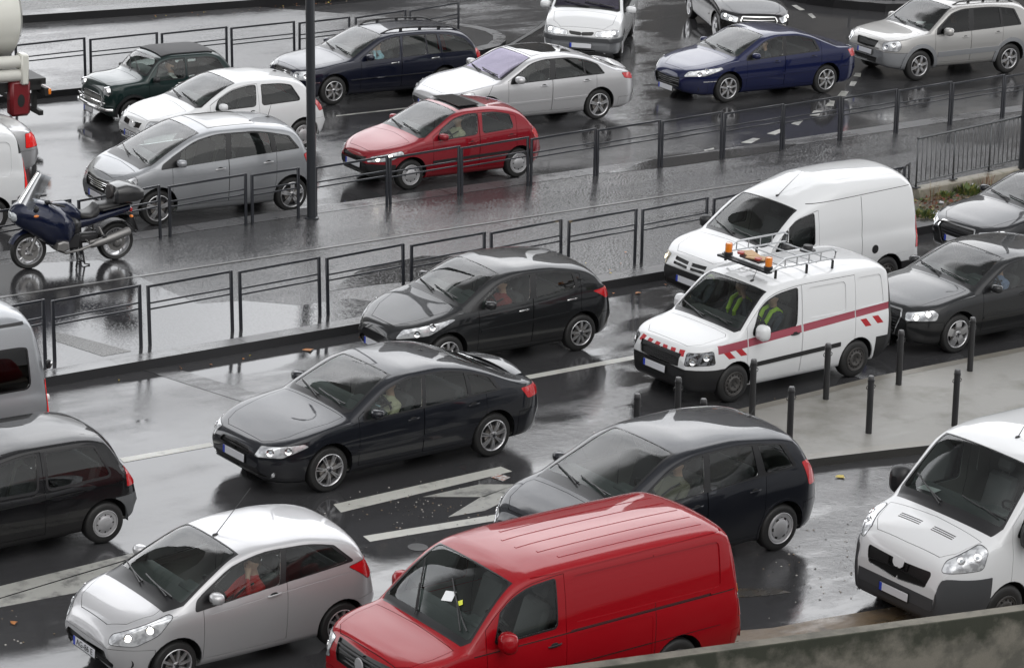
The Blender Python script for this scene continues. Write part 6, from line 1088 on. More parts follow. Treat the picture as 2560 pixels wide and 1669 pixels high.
CARS['p407'] = dict(name='saloon_car', cat='car', label='deep blue saloon with a driver holding a phone', pos=(3.09, 60.81, 33.5), L=4.676, W=1.811, R=.325, fo=1.02, wb=2.725, paint=P_BLUE,
    top=[(0, .55), (.03, .64), (.10, .70), (.5, .82), (1.0, .94), (1.2, .99), (1.28, 1.03), (1.8, 1.28), (2.1, 1.39), (2.5, 1.44), (2.9, 1.44), (3.3, 1.38), (3.7, 1.24), (4.05, 1.09), (4.2, 1.055), (4.5, 1.03), (4.58, .98), (4.64, .78), (4.676, .55)], belt=[(0, .52), (.15, .66), (.6, .80), (1.2, .90), (2, .94), (3.2, .99), (4.1, 1.02), (4.5, .98), (4.62, .80), (4.676, .52)], rail=[(1.30, .905), (1.7, 1.10), (2.1, 1.31), (2.5, 1.37), (2.9, 1.36), (3.3, 1.28), (3.7, 1.13), (4.0, 1.03)],
    front=(.52, 1.0), rear=(.78, .5), tumble=.33, wins=[(1.60, 1.68, 2.48, 2.52, 0), (2.58, 2.62, 3.44, 3.34, 1)], band=(1.46, 1.50, 3.52, 3.40), wm=(.0, .04), wround=.06, ws=(1.30, 2.10, .71, .56), cowl=.09, rw=(3.38, 4.05, .50, .58), doors=[(1.50, 2.53, .3), (2.545, 3.55, .3)], hood=[(.12, -.9), (.14, .30), (.45, .52), (1.1, .70), (1.18, -.9)],
    feats=[intake([(0, .50), (.44, .54), (.42, .34), (0, .30)], rim=.012, off=-.03), lampset([(.14, .44, .58), (.26, .46, .69), (.86, .82, .80), (.90, .84, .76), (.46, .78, .62)], 42, r=.05), tailset([(4.60, .70, .80), (4.52, .74, .98), (4.26, .84, .97), (4.40, .86, .80)], 50, L=4.6), strip(1.35, .52, 3.45, .58, .04, P_BLUE), strip(.40, .49, .72, .51, .016, CHROME, 'bumper_strip', .006)],
    bumpf=(.5, .55), bumpr=(4.1, .6), mirror=(1.66, .98, P_BLUE), handles=[(2.30, .83), (3.32, .88)], rim=('a', 7, .075, .10), rr=.70, extra=[slats(.004, .33, .50, .36, .40, 4, CHROME, .006), fog(.30, .68, .34, .05)], plates=[((-.03, 0, .27), 0)])
CARS['tucson'] = dict(name='off_roader', cat='car', label='champagne silver off roader with roof rails near the right edge', pos=(7.78, 64.35, 32), L=4.325, W=1.83, R=.35, fo=.86, wb=2.63, paint=P_BEIGE, scale=1.02,
    top=[(0, .74), (.03, .84), (.10, .92), (.5, 1.02), (1.02, 1.10), (1.12, 1.14), (1.58, 1.46), (1.82, 1.60), (2.2, 1.67), (2.8, 1.68), (3.6, 1.65), (3.94, 1.60), (4.04, 1.52), (4.2, 1.16), (4.27, 1.0), (4.31, .8), (4.325, .6)], belt=[(0, .70), (.12, .86), (.5, .96), (1.15, 1.04), (2, 1.07), (3.5, 1.13), (4.0, 1.15), (4.2, 1.04), (4.325, .58)], rail=[(1.14, 1.035), (1.5, 1.30), (1.82, 1.50), (2.2, 1.57), (2.8, 1.575), (3.5, 1.52), (3.85, 1.42), (4.1, 1.16)], bot=[(0, .46), (.03, .38), (.12, .32), (.5, .28), (3.8, .3), (4.25, .42), (4.325, .52)],
    front=(.68, .6), rear=(.84, .35), tumble=.27, wins=[(1.40, 1.48, 2.22, 2.26, 0), (2.36, 2.40, 3.16, 3.14, 1), (3.24, 3.20, 3.72, 3.55, None)], band=(1.28, 1.32, 3.78, 3.6), wm=(.0, .04), wround=.05, sglass=GLASSD, ws=(1.14, 1.84, .73, .60), cowl=.09, rw=(4.05, 4.20, .54, .6), doors=[(1.26, 2.29, .4), (2.305, 3.22, .4)], hood=[(.12, -.9), (.13, .46), (.3, .62), (.9, .74), (1.0, -.9)],
    feats=[intake([(0, .86), (.36, .86), (.30, .72), (0, .70)], rim=.012), intake([(0, .50), (.42, .50), (.36, .38), (0, .37)], 'lower_intake'), lampset([(.09, .50, .70), (.10, .48, .86), (.34, .76, .94), (.40, .80, .82), (.34, .78, .70)], 42, r=.06), strip(1.35, .58, 3.2, .62, .12, P_GREYSIL, 'cladding', .012)],
    bumpf=(.5, .66, P_GREYSIL), bumpr=(3.9, .7), mirror=(1.52, 1.08, P_BEIGE, 1.2, 1.2), handles=[(2.12, .94), (3.08, .99)], handlem=P_BEIGE, rim=('a', 6, .055, .05, .10), rr=.66, flare=(.09, P_GREYSIL, .025), extra=[roof_rails(1.95, 3.7, .56, BLACK), fog(.18, .58, .50, .05)], plates=[((-.03, 0, .60), 0)], seatz=.40)
CARS['mini'] = dict(name='vintage_car', cat='car', label='small dark green vintage car with chrome bumper and round headlamps', pos=(-8.68, 55.88, 34.4), L=3.05, W=1.41, R=.255, fo=.53, wb=2.036, paint=P_GREEN, scale=1.03,
    top=[(0, .58), (.03, .72), (.10, .80), (.3, .855), (.70, .905), (.80, .94), (1.08, 1.22), (1.20, 1.285), (1.5, 1.335), (2.2, 1.335), (2.48, 1.29), (2.6, 1.22), (2.85, .90), (2.95, .82), (3.0, .70), (3.05, .48)], belt=[(0, .54), (.12, .74), (.4, .80), (.9, .83), (2.5, .845), (2.85, .80), (3.05, .46)], rail=[(.82, .825), (1.04, 1.08), (1.18, 1.20), (1.5, 1.255), (2.2, 1.255), (2.48, 1.18), (2.76, .85)],
    bot=[(0, .34), (.03, .24), (.12, .18), (.5, .16), (2.6, .17), (3.05, .32)], front=(.74, .4), rear=(.80, .35), tumble=.28, wins=[(1.02, 1.14, 1.66, 1.68, 0), (1.74, 1.76, 2.60, 2.42, None)], wtrim=.02, wm=(.03, .045), wround=.04, ws=(.86, 1.12, .56, .50), cowl=.05, rw=(2.55, 2.8, .46, .5), doors=[(.88, 1.70, .24)], hood=[(.10, -.9), (.11, .34), (.3, .44), (.7, .5), (.72, -.9)],
    feats=[dict(proj=FRONT, pts=[(0, .56), (.34, .56), (.40, .50), (.36, .36), (0, .36)], tag='grille', part='grille', mat=mat('dull chrome mesh', (.22, .22, .21), .35, .8), r=.04, rim=.03, rimtag='grille_frame', off=.004, pred=lambda c: c[3] < -.2 and c[0] < .4), dict(proj=TOP, pts=[(1.24, -.2), (1.24, .46), (2.36, .46), (2.36, -.2)], tag='fabric_roof', part='fabric_roof', mat=mat('vinyl roof', (.03, .03, .032), .6, bump=(25, .3, .004)), off=.025, pred=lambda c: c[5] > .5)],
    mirror=(1.0, .86, BLACK, .8), handles=[(1.60, .78)], handlem=CHROME, rim=('a', 8, .06, .07), rr=.60, hw=.075, flare=(.05, BLACK, .03), seatx=1.38, seatz=.14, extra=[lambda root, sf, S: mini_front(root)], wipers=[(-.40, .05, .5), (.05, .42, .5)], plates=[])
def mini_front(root):
    for sg in (-1, 1):
        b = MB(); b.lathe([(.10, .10), (.105, .0), (.095, -.02), (.085, -.01)], CHROME, 20); b.lathe([(.086, -.01), (.05, -.028), (.001, -.034)], CLEARL, 18); o = b.build('headlight', root); o.location = (.045, sg*.50, .66); o.rotation_euler = (rad(8), 0, rad(-90+sg*-6))
        b = MB(); b.ball((.04, sg*.50, .50), (.03, .035, .035), AMBER); b.build('indicator', root)
    b = MB(); P = [(.10, -.69, .34), (.0, -.64, .34), (-.06, -.5, .34), (-.085, 0, .34), (-.06, .5, .34), (.0, .64, .34), (.10, .69, .34)]
    b.tube(P, .035, CHROME, 10)
    for y in (-.42, .42): b.tube([(-.06, y, .30), (-.09, y, .42), (-.075, y, .47)], .022, CHROME, 8)
    b.tube([(-.02, -.6, .47), (-.055, -.42, .47), (-.08, 0, .47), (-.055, .42, .47), (-.02, .6, .47)], .012, CHROME, 6); b.build('bumper', root)
    make_plate(root, (-.10, 0, .25), 0, None, .36, .10)
CARS['bmw'] = audi('saloon_car', 'silver saloon mostly hidden by the white van at the left edge', (-12.55, 50.35, 33), P_SILVER, 4.45, .75, 2.72, 1.42, feats=[vtail(4.12, 4.5, .66, .92, LITRED, L=4.0)], extra=[], plates=[], top=[(0, .62), (.025, .70), (.10, .76), (.4, .84), (.9, .95), (1.18, 1.0), (1.27, 1.04), (1.7, 1.26), (2.0, 1.37), (2.4, 1.42), (2.8, 1.40), (3.2, 1.32), (3.75, 1.06), (3.9, 1.03), (4.25, 1.0), (4.36, .95), (4.41, .75), (4.45, .5)], rail=[(1.22, .90), (1.6, 1.10), (2.0, 1.29), (2.4, 1.345), (2.8, 1.33), (3.2, 1.22), (3.7, 1.0)], rw=(3.25, 3.72, .5, .56), wins=[(1.52, 1.60, 2.38, 2.42, 0), (2.46, 2.50, 3.2, 3.15, 1)])
CARS['kangoo'] = dict(name='delivery_van', cat='van', label='white van with lit red tail lamp behind the motorcycle', pos=(-11.75, 47.35, 33), L=4.2, W=1.74, R=.30, fo=.80, wb=2.7, paint=P_WHITE,
    top=[(0, .74), (.1, .9), (.8, 1.08), (1.4, 1.6), (1.75, 1.75), (2.2, 1.81), (3.7, 1.80), (3.95, 1.76), (4.06, 1.64), (4.14, 1.0), (4.2, .5)], belt=[(0, .68), (.1, .85), (.9, 1.03), (3.9, 1.08), (4.1, 1.04), (4.2, .46)], rail=[(.88, 1.02), (1.4, 1.5), (1.75, 1.63), (2.3, 1.67), (3.7, 1.67), (3.95, 1.6), (4.1, 1.06)], front=(.7, .6), rear=(.95, .16), tumble=.10, wins=[(1.2, 1.35, 2.0, 2.04, 0)], ws=(.9, 1.5, .72, .62), doors=[(1.1, 2.1, .3)],
    feats=[emboss(2.3, 3.0, .98, 1.56, .10, -.014), emboss(3.15, 3.86, .98, 1.58, .14, -.014, 'rear_emboss_panel'), vtail(4.09, 4.3, .72, 1.35, LITRED, L=4.1), dict(proj=SIDE, pts=[(3.1, .62), (3.5, .62), (3.5, .80), (3.1, .80)], r=.03, tag='flap', part='body', mat=P_WHITE, off=-.005, pred=lambda c: c[4] > .3), dict(proj=SIDE, pts=[(4.0, 1.36), (4.3, 1.36), (4.3, 1.66), (3.98, 1.66)], tag='rear_pillar', part='body', mat=BLACK, off=.003, pred=lambda c: c[4] > .1)],
    bumpf=(.6, .55, GREYP), bumpr=(3.85, .55, GREYP), mirror=(1.2, 1.05, BLACK), handles=[(1.95, .92)], handlem=BLACK, rim=('h', 8, .2, .24), rr=.62, bench=False, bulkhead=True, seatz=.6, seatx=1.75)
for _k, _p, _s in (('t5', (-1.44, 27.87), .955), ('boxer', (4.75, 31.72), .96), ('ka', (-4.54, 28.96), .955), ('p207', (-2.07, 40.76), .98), ('doblo', (2.19, 40.01), .97), ('clio', (-7.52, 53.15), 1.03), ('kangoo', (-12.42, 45.86), 1), ('bmw', (-13.02, 49.1), 1)):
    CARS[_k]['pos'] = (*_p, CARS[_k]['pos'][2]); CARS[_k]['scale'] = _s
for _k, _m in (('ka', LIT), ('p206', LIT), ('espace', LIT), ('jumpy', LITW), ('a3', LIT), ('audi', LIT), ('topdark', LIT)): CARS[_k]['lit'] = _m
BUILT = {}
for _k in CARS: BUILT[_k] = build_vehicle(CARS[_k])

# ---------------------------------------------------------------- people at the wheel
SKIN = mat('skin', (.42, .25, .18), .5)
_pc = {}
def person_mesh(pose):
    if pose in _pc: return _pc[pose]
    V = []; E = []; Rd = []
    def v(p, r, par=None):
        V.append(p); Rd.append(r)
        if par is not None: E.append((par, len(V)-1))
        return len(V)-1
    pel = v((0, 0, .10), .145); sp = v((.03, 0, .24), .135, pel); ch = v((.085, 0, .40), .150, sp); nb = v((.12, 0, .53), .075, ch); nk = v((.115, 0, .60), .054, nb); hb = v((.085, 0, .665), .072, nk); hm = v((.085, 0, .735), .088, hb); ht = v((.095, 0, .80), .075, hm)
    v((-.012, 0, .715), .014, hm)
    for s in (-1, 1):
        v((.10, s*.088, .72), .016, hm)
        sh = v((.11, s*.175, .47), .068, ch)
        if pose == 'face' and s == -1: el, wr, pa = (-.10, s*.25, .36), (-.06, s*.15, .60), (-.02, s*.10, .68)
        elif pose == 'face2' and s == -1: el, wr, pa = (-.05, s*.27, .30), (.0, s*.18, .56), (.03, s*.11, .66)
        else: el, wr, pa = (-.09, s*.25, .25), (-.34, s*.19, .34), (-.41, s*.17, .38)
        e = v(el, .046, sh); w_ = v(wr, .030, e); p = v(pa, .034, w_); d = (Vector(pa)-Vector(wr)).normalized(); sd_ = Vector((0, 0, 1)).cross(d).normalized(); up = d.cross(sd_)
        for q, L_ in ((-1.5, .055), (-.5, .068), (.5, .072), (1.5, .062)):
            a = Vector(pa)+d*.035+sd_*.017*q; f1 = v(tuple(a), .0095, p); f2 = v(tuple(a+d*L_*.5-up*.006), .009, f1); v(tuple(a+d*L_*.75-up*.032), .008, f2)
        t1 = v(tuple(Vector(pa)+sd_*-.036*s+d*.008), .010, p); v(tuple(Vector(pa)+sd_*-.05*s+d*.04-up*.01), .009, t1)
        hp = v((-.06, s*.10, .08), .095, pel); kn = v((-.46, s*.13, .15), .062, hp); an = v((-.70, s*.12, -.22), .044, kn); v((-.86, s*.13, -.25), .036, an)
    me = bpy.data.meshes.new('skeleton'); me.from_pydata(V, E, []); o = bpy.data.objects.new('skeleton', me); COL.objects.link(o)
    o.modifiers.new('skin', 'SKIN'); sl = me.skin_vertices[0].data
    for i, r in enumerate(Rd): sl[i].radius = (r, r*(1.18 if i in (0, 1, 2) else 1))
    sl[0].use_root = True; o.modifiers.new('sub', 'SUBSURF').levels = 2; o.modifiers['sub'].render_levels = 2
    dg = bpy.context.evaluated_depsgraph_get(); m2 = bpy.data.meshes.new_from_object(o.evaluated_get(dg), depsgraph=dg); bpy.data.objects.remove(o)
    hands = [Vector(p) for p, r in zip(V, Rd) if r == .034]; mi = []
    for f in m2.polygons:
        c = f.center; k = 1
        if c.z > .575 and abs(c.y) < .13 and c.x > -.03 and not any((c-h).length < .03 for h in hands): k = 0
        if any((c-h).length < .115 for h in hands): k = 0
        if c.z < .16 and c.x < -.05 and k: k = 2
        mi.append(k)
    m2.materials.clear()
    for _ in range(3): m2.materials.append(SKIN)
    m2.polygons.foreach_set('material_index', mi); m2.polygons.foreach_set('use_smooth', [True]*len(mi)); _pc[pose] = m2; return m2
def person(car, shirt, hair, pose, label, side=-1, vest=None, dz=0):
    S = CARS[car]; me = person_mesh(pose).copy(); sm = mat('cloth %s' % (shirt,), shirt, .85, bump=(22, .5, .02)); me.materials[1] = sm; me.materials[2] = mat('trousers', (.03, .032, .04), .9); me.materials[0] = SKIN
    o = link('person', me); x = S.get('seatx', S['fo']+1.15); z = S.get('seatz', .24)+.19+dz; rz = rad(S['pos'][2]); s = S.get('scale', 1.) or 1.
    M = Matrix.Translation((S['pos'][0], S['pos'][1], 0)) @ Matrix.Rotation(rz, 4, 'Z') @ Matrix.Scale(s, 4) @ Matrix.Translation((x+.05, side*S['W']*.21, z)); o.matrix_world = M; tag(o, label, 'person')
    b = MB(); hm = mat('hair %s' % (hair,), hair, .6); b.ball((.108, 0, .765), (.098, .094, .088), hm, 14, 9); b.ball((.15, 0, .70), (.06, .08, .08), hm, 12, 8); b.build('hair', o)
    b = MB()
    for q in (-1, 1): b.ball((.006, q*.032, .742), (.008, .013, .008), BLACK, 8, 6)
    b.box((.008, 0, .682), (.012, .045, .008), mat('lips', (.30, .12, .10), .5)); b.build('face', o)
    if vest:
        b = MB()
        for q in (-1, 1): b.tube([(-.085, q*.06, .20), (-.105, q*.075, .36), (-.01, q*.09, .53), (.10, q*.09, .565), (.20, q*.08, .50), (.235, q*.07, .36)], .035, vest, 8)
        b.build('vest', o)
    else:
        b = MB(); b.tube([(.02, side*.16, .53), (-.05, side*.08, .46), (-.10, -side*.02, .34), (-.12, -side*.13, .18)], .014, BLACK, 6); b.build('seat_belt', o)
    return o
HV = mat('hi vis lime', (.38, .62, .04), .6, emit=None)
person('laguna', (.38, .36, .25), (.02, .015, .012), 'wheel', 'driver in a beige jacket with a dark seat belt, in the dark blue grey hatchback'); person('ka', (.42, .02, .02), (.05, .03, .02), 'face', 'driver in a red top leaning on one hand, in the small silver car')
person('scenic', (.17, .16, .12), (.03, .025, .02), 'wheel', 'driver in an olive coat in the tall hatchback behind the red van'); person('doblo', (.05, .06, .08), (.02, .015, .01), 'wheel', 'driver in a lime safety vest in the works van', vest=HV); person('doblo', (.05, .06, .07), (.03, .02, .015), 'face2', 'passenger in a lime safety vest in the works van', 1, HV)
person('cest', (.30, .50, .60), (.03, .02, .015), 'face', 'driver in a light blue sleeve in the navy estate car'); person('p206', (.40, .38, .26), (.04, .03, .02), 'wheel', 'driver in a pale shirt in the wine red hatchback'); person('p407', (.04, .045, .06), (.02, .02, .02), 'face2', 'driver holding one hand to the face in the deep blue saloon')
person('a3', (.16, .20, .32), (.03, .02, .02), 'wheel', 'driver in a blue shirt in the dark grey hatchback'); person('p207', (.20, .02, .02), (.02, .015, .01), 'wheel', 'driver in dark red in the charcoal hatchback'); person('tucson', (.10, .10, .11), (.02, .02, .02), 'face', 'driver in grey in the champagne silver off roader'); person('mini', (.55, .55, .54), (.04, .03, .02), 'wheel', 'driver in a white top in the dark green vintage car')
def on_car(car, x, y, z): S = CARS[car]; return Matrix.Translation((S['pos'][0], S['pos'][1], 0)) @ Matrix.Rotation(rad(S['pos'][2]), 4, 'Z') @ Matrix.Scale(S.get('scale', 1.) or 1., 4) @ Matrix.Translation((x, y, z))
def paper(car, x, y, w_, h_, m, label, slope=0, rz=0, dz=.012, z=None):
    sf = BUILT[car][1]; b = MB(); b.prism([(-h_/2, -w_/2), (h_/2, -w_/2), (h_/2, w_/2), (-h_/2, w_/2)], 0, .003, m); o = b.build('paper'); o.matrix_world = on_car(car, x, y, sf.ztop(x, y)+dz if z is None else z) @ Matrix.Rotation(slope, 4, 'Y') @ Matrix.Rotation(rz, 4, 'Z'); tag(o, label, 'paper'); return o
WP = mat('white paper', (.75, .77, .78), .6)
paper('laguna', 1.72, -.40, .46, .34, mat('blue paper', (.40, .58, .66), .6), 'light blue paper lying on the dashboard of the dark blue grey hatchback', 0, .2, z=.955)
paper('t5', 1.10, -.12, .16, .13, WP, 'white paper slip under the wiper of the red van', -rad(43), .3); paper('t5', 1.10, -.34, .07, .07, mat('yellow label', (.62, .66, .05), .6), 'small yellow label on the red van windscreen', -rad(43), .8)
paper('boxer', 1.02, .55, .26, .16, WP, 'printed card on the dashboard of the tall white van', 0, .2, z=1.44); paper('tucson', 1.55, .05, .22, .16, WP, 'crumpled white paper on the dashboard of the off roader', -.2, .3, z=1.12)

# ---------------------------------------------------------------- the motorcycle
def ring(x, z0, z1, hw, n=16, k=.75):
    o = []
    for q in range(n):
        a = 2*math.pi*q/n; c, s = math.cos(a), math.sin(a); o.append((x, hw*abs(c)**k*(1 if c > 0 else -1), (z0+z1)/2+(z1-z0)/2*abs(s)**k*(1 if s > 0 else -1)))
    return o
def make_motorcycle():
    r = empty('motorcycle', (-7.95, 44.49, .15), rad(32.7)); r.scale = (1.03,)*3; tag(r, 'dark blue touring motorcycle with black top case parked on the island', 'motorcycle')
    BL = paint('motorcycle blue', (.004, .008, .030), .35, .3, .05); SIL = mat('engine alloy', (.24, .235, .23), .45, .75)
    for x, R_, w_, nm in ((0, .305, .06, 'front'), (1.485, .315, .085, 'rear')):
        e = bpy.data.objects.new('wheel', None); COL.objects.link(e); e.parent = r; e.location = (x, 0, R_)
        b = MB(); s = .085; b.lathe([(R_-s, -w_*.8), (R_-s*.4, -w_), (R_-.012, -w_*.6), (R_, 0), (R_-.012, w_*.6), (R_-s*.4, w_), (R_-s, w_*.8)], RUBBER, 40); b.build('tyre', e)
        b = MB(); b.lathe([(R_-s+.004, -w_*.82), (R_-s-.012, -w_*.82), (R_-s-.022, -w_*.4), (R_-s-.022, w_*.4), (R_-s-.012, w_*.82), (R_-s+.004, w_*.82)], ALLOY, 40)
        for q in range(5):
            a = q*math.pi*2/5+.3
            for of in (-.16, .16): b.tube([(.05*math.cos(a), -.012, .05*math.sin(a)), ((R_-s-.02)*math.cos(a+of), 0, (R_-s-.02)*math.sin(a+of))], .012, ALLOY, 6)
        b.lathe([(.001, -.05), (.045, -.05), (.05, 0), (.045, .05), (.001, .05)], ALLOY, 16); b.build('rim', e)
        b = MB()
        for sy in ((-1, 1) if nm == 'front' else (-1,)): b.lathe([(.085, sy*.062), (.15, sy*.062), (.15, sy*.068), (.085, sy*.068), (.085, sy*.062)], mat('bike disc', (.35, .34, .33), .3, .9), 28)
        b.build('brake_disc', e)
    b = MB()
    for sy in (-1, 1): b.tube([(0, sy*.085, .305), (.17, sy*.085, .72), (.30, sy*.085, 1.0)], [.030, .026, .022], SIL, 10); b.box((-.0+.06, sy*.09, .36), (.08, .04, .10), SIL, bev=.015)
    b.build('fork', r)
    b = MB(); rg = []
    for q in range(11): a = rad(25+q*13); c, s = math.cos(a), math.sin(a); rg.append([(-.345*c*-1*-1 if False else .345*-c*-1*-1, 0, 0)]) if False else rg.append([(R0*math.cos(a), y, .305+R0*math.sin(a)) for R0, y in ((.325, -.085), (.352, -.05), (.358, 0), (.352, .05), (.325, .085), (.338, 0))])
    b.loft(rg, BL); b.build('front_mudguard', r)
    b = MB(); b.loft([ring(*a) for a in ((-.30, .84, .99, .06), (-.24, .76, 1.06, .18), (-.10, .66, 1.13, .27), (.10, .52, 1.14, .33), (.28, .38, 1.10, .36), (.46, .33, 1.03, .35), (.60, .36, .92, .30), (.70, .46, .82, .22))], BL); b.build('fairing', r)
    b = MB(); b.loft([ring(*a) for a in ((-.315, .86, .95, .06), (-.29, .82, .98, .12), (-.24, .80, .99, .165), (-.16, .82, .96, .20))], mat('headlamp lens', (.55, .58, .60), .08, .4, 1., bump=(20, .7, .02))); b.build('headlight', r)
    for sy in (-1, 1): b = MB(); b.ball((.05, sy*.285, .93), (.075, .02, .030), AMBER); b.build('indicator', r)
    b = MB(); vs = []
    for i in range(7):
        t = i/6
        for j in range(9): u = (j-4)/4; vs.append((-.20+.36*t+.14*u*u, .29*u*(1-.22*t), 1.04+.52*t-.04*u*u*t))
    b.add(vs, [(i*9+j, i*9+j+1, (i+1)*9+j+1, (i+1)*9+j) for i in range(6) for j in range(8)], glass('bike screen', (.50, .53, .56), 1.6), True); b.build('windscreen', r, recalc=False)
    b = MB(); b.box((.02, 0, 1.10), (.16, .22, .10), BLACK, bev=.04); b.tube([(.02, -.03, 1.12), (.10, -.03, 1.30)], .02, BLACK); b.build('dashboard', r)
    b = MB(); b.loft([ring(*a) for a in ((.30, .80, .98, .12), (.40, .74, 1.05, .17), (.60, .72, 1.06, .19), (.74, .72, 1.0, .18), (.86, .72, .88, .13), (.92, .72, .80, .08))], BL); b.build('fuel_tank', r)
    b = MB(); b.loft([ring(*a) for a in ((.50, .50, .86, .22), (.62, .46, .90, .235), (.76, .50, .84, .20), (.84, .56, .76, .15))], mat('side panel black', (.012, .012, .014), .3, 0, .5)); b.build('knee_panel', r)
    b = MB(); b.loft([ring(*a) for a in ((.78, .78, .90, .10), (.86, .76, .87, .17), (1.0, .75, .86, .19), (1.10, .76, .92, .19), (1.14, .78, .98, .17), (1.17, .80, .95, .12))], mat('seat leather', (.022, .022, .023), .4)); b.build('seat', r)
    b = MB(); b.loft([ring(*a) for a in ((1.13, .84, .97, .13), (1.20, .84, .98, .17), (1.40, .86, .99, .16), (1.50, .88, .98, .13))], mat('seat leather', (.022, .022, .023), .4)); b.build('rear_seat', r)
    b = MB(); b.loft([ring(*a) for a in ((.82, .58, .78, .14), (1.0, .62, .80, .15), (1.3, .70, .86, .15), (1.6, .76, .90, .12), (1.72, .80, .90, .08))], BL); b.build('tail_panel', r)
    b = MB(); b.loft([ring(*a, n=20, k=.5) for a in ((1.40, .98, 1.14, .18), (1.44, .96, 1.24, .24), (1.60, .96, 1.28, .26), (1.78, .97, 1.25, .25), (1.90, .99, 1.18, .20), (1.92, 1.02, 1.10, .14))], mat('top case plastic', (.02, .02, .021), .28, 0, .6)); b.build('top_case', r)
    b = MB(); b.lathe([(.001, 1.355), (.105, 1.365), (.12, 1.40), (.11, 1.43)], mat('backrest pad', (.03, .026, .026), .6), 20, 'x', (0, 0, 1.14)); b.build('backrest', r)
    b = MB(); b.box((1.58, 0, .93), (.34, .22, .03), BLACK, bev=.01); b.tube([(1.2, -.17, .88), (1.45, -.19, .92), (1.68, -.14, .94), (1.68, .14, .94), (1.45, .19, .92), (1.2, .17, .88)], .014, BLACK); b.build('luggage_rack', r)
    b = MB(); b.box((.62, 0, .42), (.46, .30, .30), mat('engine dark', (.03, .03, .032), .5, .4), bev=.05); b.box((1.0, 0, .42), (.36, .16, .16), mat('engine dark', (.03, .03, .032), .5, .4), bev=.04); b.build('engine', r)
    for sy in (-1, 1):
        b = MB(); b.loft([[(x+.45, sy*y, z+.40) for x, z in ((.10*s_, .07*s_), (.0, .10*s_), (-.10*s_, .07*s_), (-.11*s_, -.05*s_), (0, -.09*s_), (.11*s_, -.05*s_))] for y, s_ in ((.14, .8), (.20, 1), (.24, 1), (.30, 1.0), (.345, .95), (.365, .7))], SIL); b.build('cylinder', r)
    b = MB(); b.tube([(.40, -.25, .33), (.55, -.22, .26), (.80, -.17, .27), (1.02, -.19, .34)], .024, SIL, 10); b.tube([(1.0, -.19, .33), (1.08, -.20, .36), (1.22, -.215, .40), (1.60, -.245, .52), (1.64, -.248, .53)], [.03, .055, .068, .072, .05], SIL, 14); b.build('exhaust', r)
    b = MB(); b.box((1.22, -.12, .36), (.46, .06, .13), SIL, Matrix.Rotation(-rad(8), 3, 'Y'), bev=.02); b.ball((1.485, -.10, .315), (.09, .06, .09), SIL); b.build('swing_arm', r)
    for sy in (-1, 1):
        b = MB(); b.tube([(.22, sy*.05, 1.07), (.28, sy*.25, 1.10), (.42, sy*.36, 1.08)], .014, BLACK); b.tube([(.33, sy*.29, 1.095), (.46, sy*.385, 1.07)], .020, BLACK); b.tube([(.27, sy*.24, 1.08), (.30, sy*.38, 1.06)], .007, SIL, 6); b.box((.24, sy*.20, 1.12), (.09, .08, .06), BLACK, bev=.02); b.build('handlebar', r)
        b = MB(); b.box((.0, sy*.33, 1.06), (.07, .10, .11), BLACK, bev=.03); b.build('mirror', r)
        b = MB(); b.tube([(.92, sy*.14, .42), (.92, sy*.25, .40)], .014, SIL); b.tube([(1.14, sy*.14, .62), (1.20, sy*.18, .48)], .018, SIL); b.box((1.2, sy*.22, .48), (.07, .10, .025), BLACK, bev=.008); b.build('foot_peg', r)
        b = MB(); b.tube([(.86, sy*.11, .36), (.90, sy*.15, .03), (.98, sy*.17, .015)], .015, BLACK); b.build('stand_leg', r)
    b = MB(); b.tube([(.90, -.15, .05), (.90, .15, .05)], .012, BLACK); b.tube([(.82, -.15, .34), (.70, -.26, .02)], .012, BLACK); b.build('stand_bar', r)
    b = MB(); rg = []
    for q in range(9): a = rad(20+q*14); rg.append([(1.485+.36*math.cos(a), y, .315+.36*math.sin(a)) for y in (-.09, 0, .09)]+[(1.485+.345*math.cos(a), y, .315+.345*math.sin(a)) for y in (.09, 0, -.09)])
    b.loft(rg, BLACK); b.box((1.80, 0, .62), (.03, .18, .32), BLACK, Matrix.Rotation(-rad(20), 3, 'Y'), bev=.008); b.build('rear_mudguard', r)
    b = MB(); b.box((1.74, 0, .82), (.05, .16, .07), REDL, bev=.015); b.build('tail_light', r)
    for sy in (-1, 1): b = MB(); b.ball((1.70, sy*.16, .74), (.03, .045, .025), AMBER); b.build('indicator', r)
make_motorcycle()

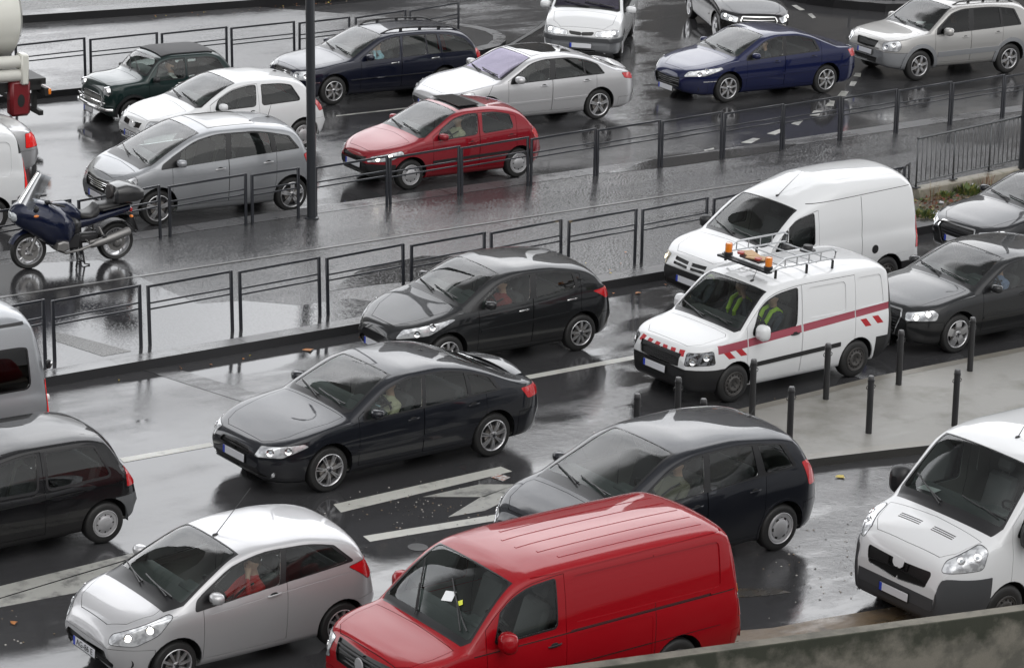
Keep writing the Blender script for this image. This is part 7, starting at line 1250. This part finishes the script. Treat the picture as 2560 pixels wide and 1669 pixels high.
# ---------------------------------------------------------------- the tanker lorry at the top left
def make_tanker():
    r = empty('tanker_lorry', (-9.95, 55.2, 0), rad(33)); tag(r, 'cream tanker lorry with red equipment boxes, cut off by the top left corner', 'lorry')
    CR = paint('tank cream', (.60, .60, .55), 0, .4, .1); CH = mat('chassis black', (.012, .012, .012), .5); RD = mat('equipment red', (.15, .008, .012), .4, 0, .4)
    b = MB(); rg = []
    for x, k in ((-9.5, .2), (-9.45, .9), (-9.2, 1), (-.75, 1), (-.55, .97), (-.45, .85), (-.42, .5), (-.41, .02)): rg.append([(x, 1.2*k*math.cos(2*math.pi*q/40), 2.35+.95*k*math.sin(2*math.pi*q/40)) for q in range(40)])
    b.loft(rg, CR); b.build('tank', r)
    for z in (1.30, 1.56):
        b = MB(); b.tube([(-7, -1.18, z), (-.55, -1.18, z)], .125, mat('hose tube', (.52, .52, .48), .45), 16); b.build('hose_tube', r)
    for sy in (-1, 1): b = MB(); b.box((-.52, sy*1.18, 1.42), (.16, .30, .60), CR, bev=.03); b.build('tube_bracket', r)
    b = MB()
    for sy in (-1, 1): b.box((-4.8, sy*.45, .95), (9.6, .09, .28), CH)
    for x in (-.3, -2, -4, -6): b.box((x, 0, .95), (.12, .9, .2), CH)
    b.box((-.25, 0, 1.12), (.5, 2.2, .12), CH); b.box((-1.2, -.95, 1.05), (2.2, .3, .18), CH); b.build('chassis', r)
    b = MB(); b.box((-.02, 0, .92), (.10, 2.42, .16), CH, bev=.01); b.box((-.12, 0, .50), (.10, 2.3, .10), CH, bev=.01)
    for sy in (-1, 1): b.box((-.12, sy*.8, .72), (.08, .10, .42), CH)
    b.build('rear_bumper', r)
    for sy in (-1, 1):
        b = MB(); b.box((.045, sy*.98, .93), (.05, .42, .12), REDL, bev=.012); b.build('tail_light', r); b = MB(); b.box((.035, sy*1.20, .93), (.06, .05, .12), AMBER, bev=.012); b.build('marker_lamp', r)
    for x in (-.58, -1.30):
        for sy in (-1, 1):
            b = MB(); b.box((x, sy*1.12, .84), (.42, .26, .72), RD, bev=.06); o = b.build('equipment_box', r); b = MB(); b.lathe([(.075, sy*1.255), (.001, sy*1.257)], CH, 20, 'y', (0, 0, 0)); q = b.build('hatch', o, recalc=False); q.location = (x, 0, .80); q.scale = (1, 1, 1.7)
    for x in (-2.7, -4.0, -7.8):
        for sy in (-1, 1): make_wheel(r, x, sy*1.05, .50, ('s', 10, .25, .3), .15, .58)
    b = MB(); b.box((-10.8, 0, 1.9), (1.9, 2.45, 2.5), CR, bev=.12); b.build('cab', r)
make_tanker()
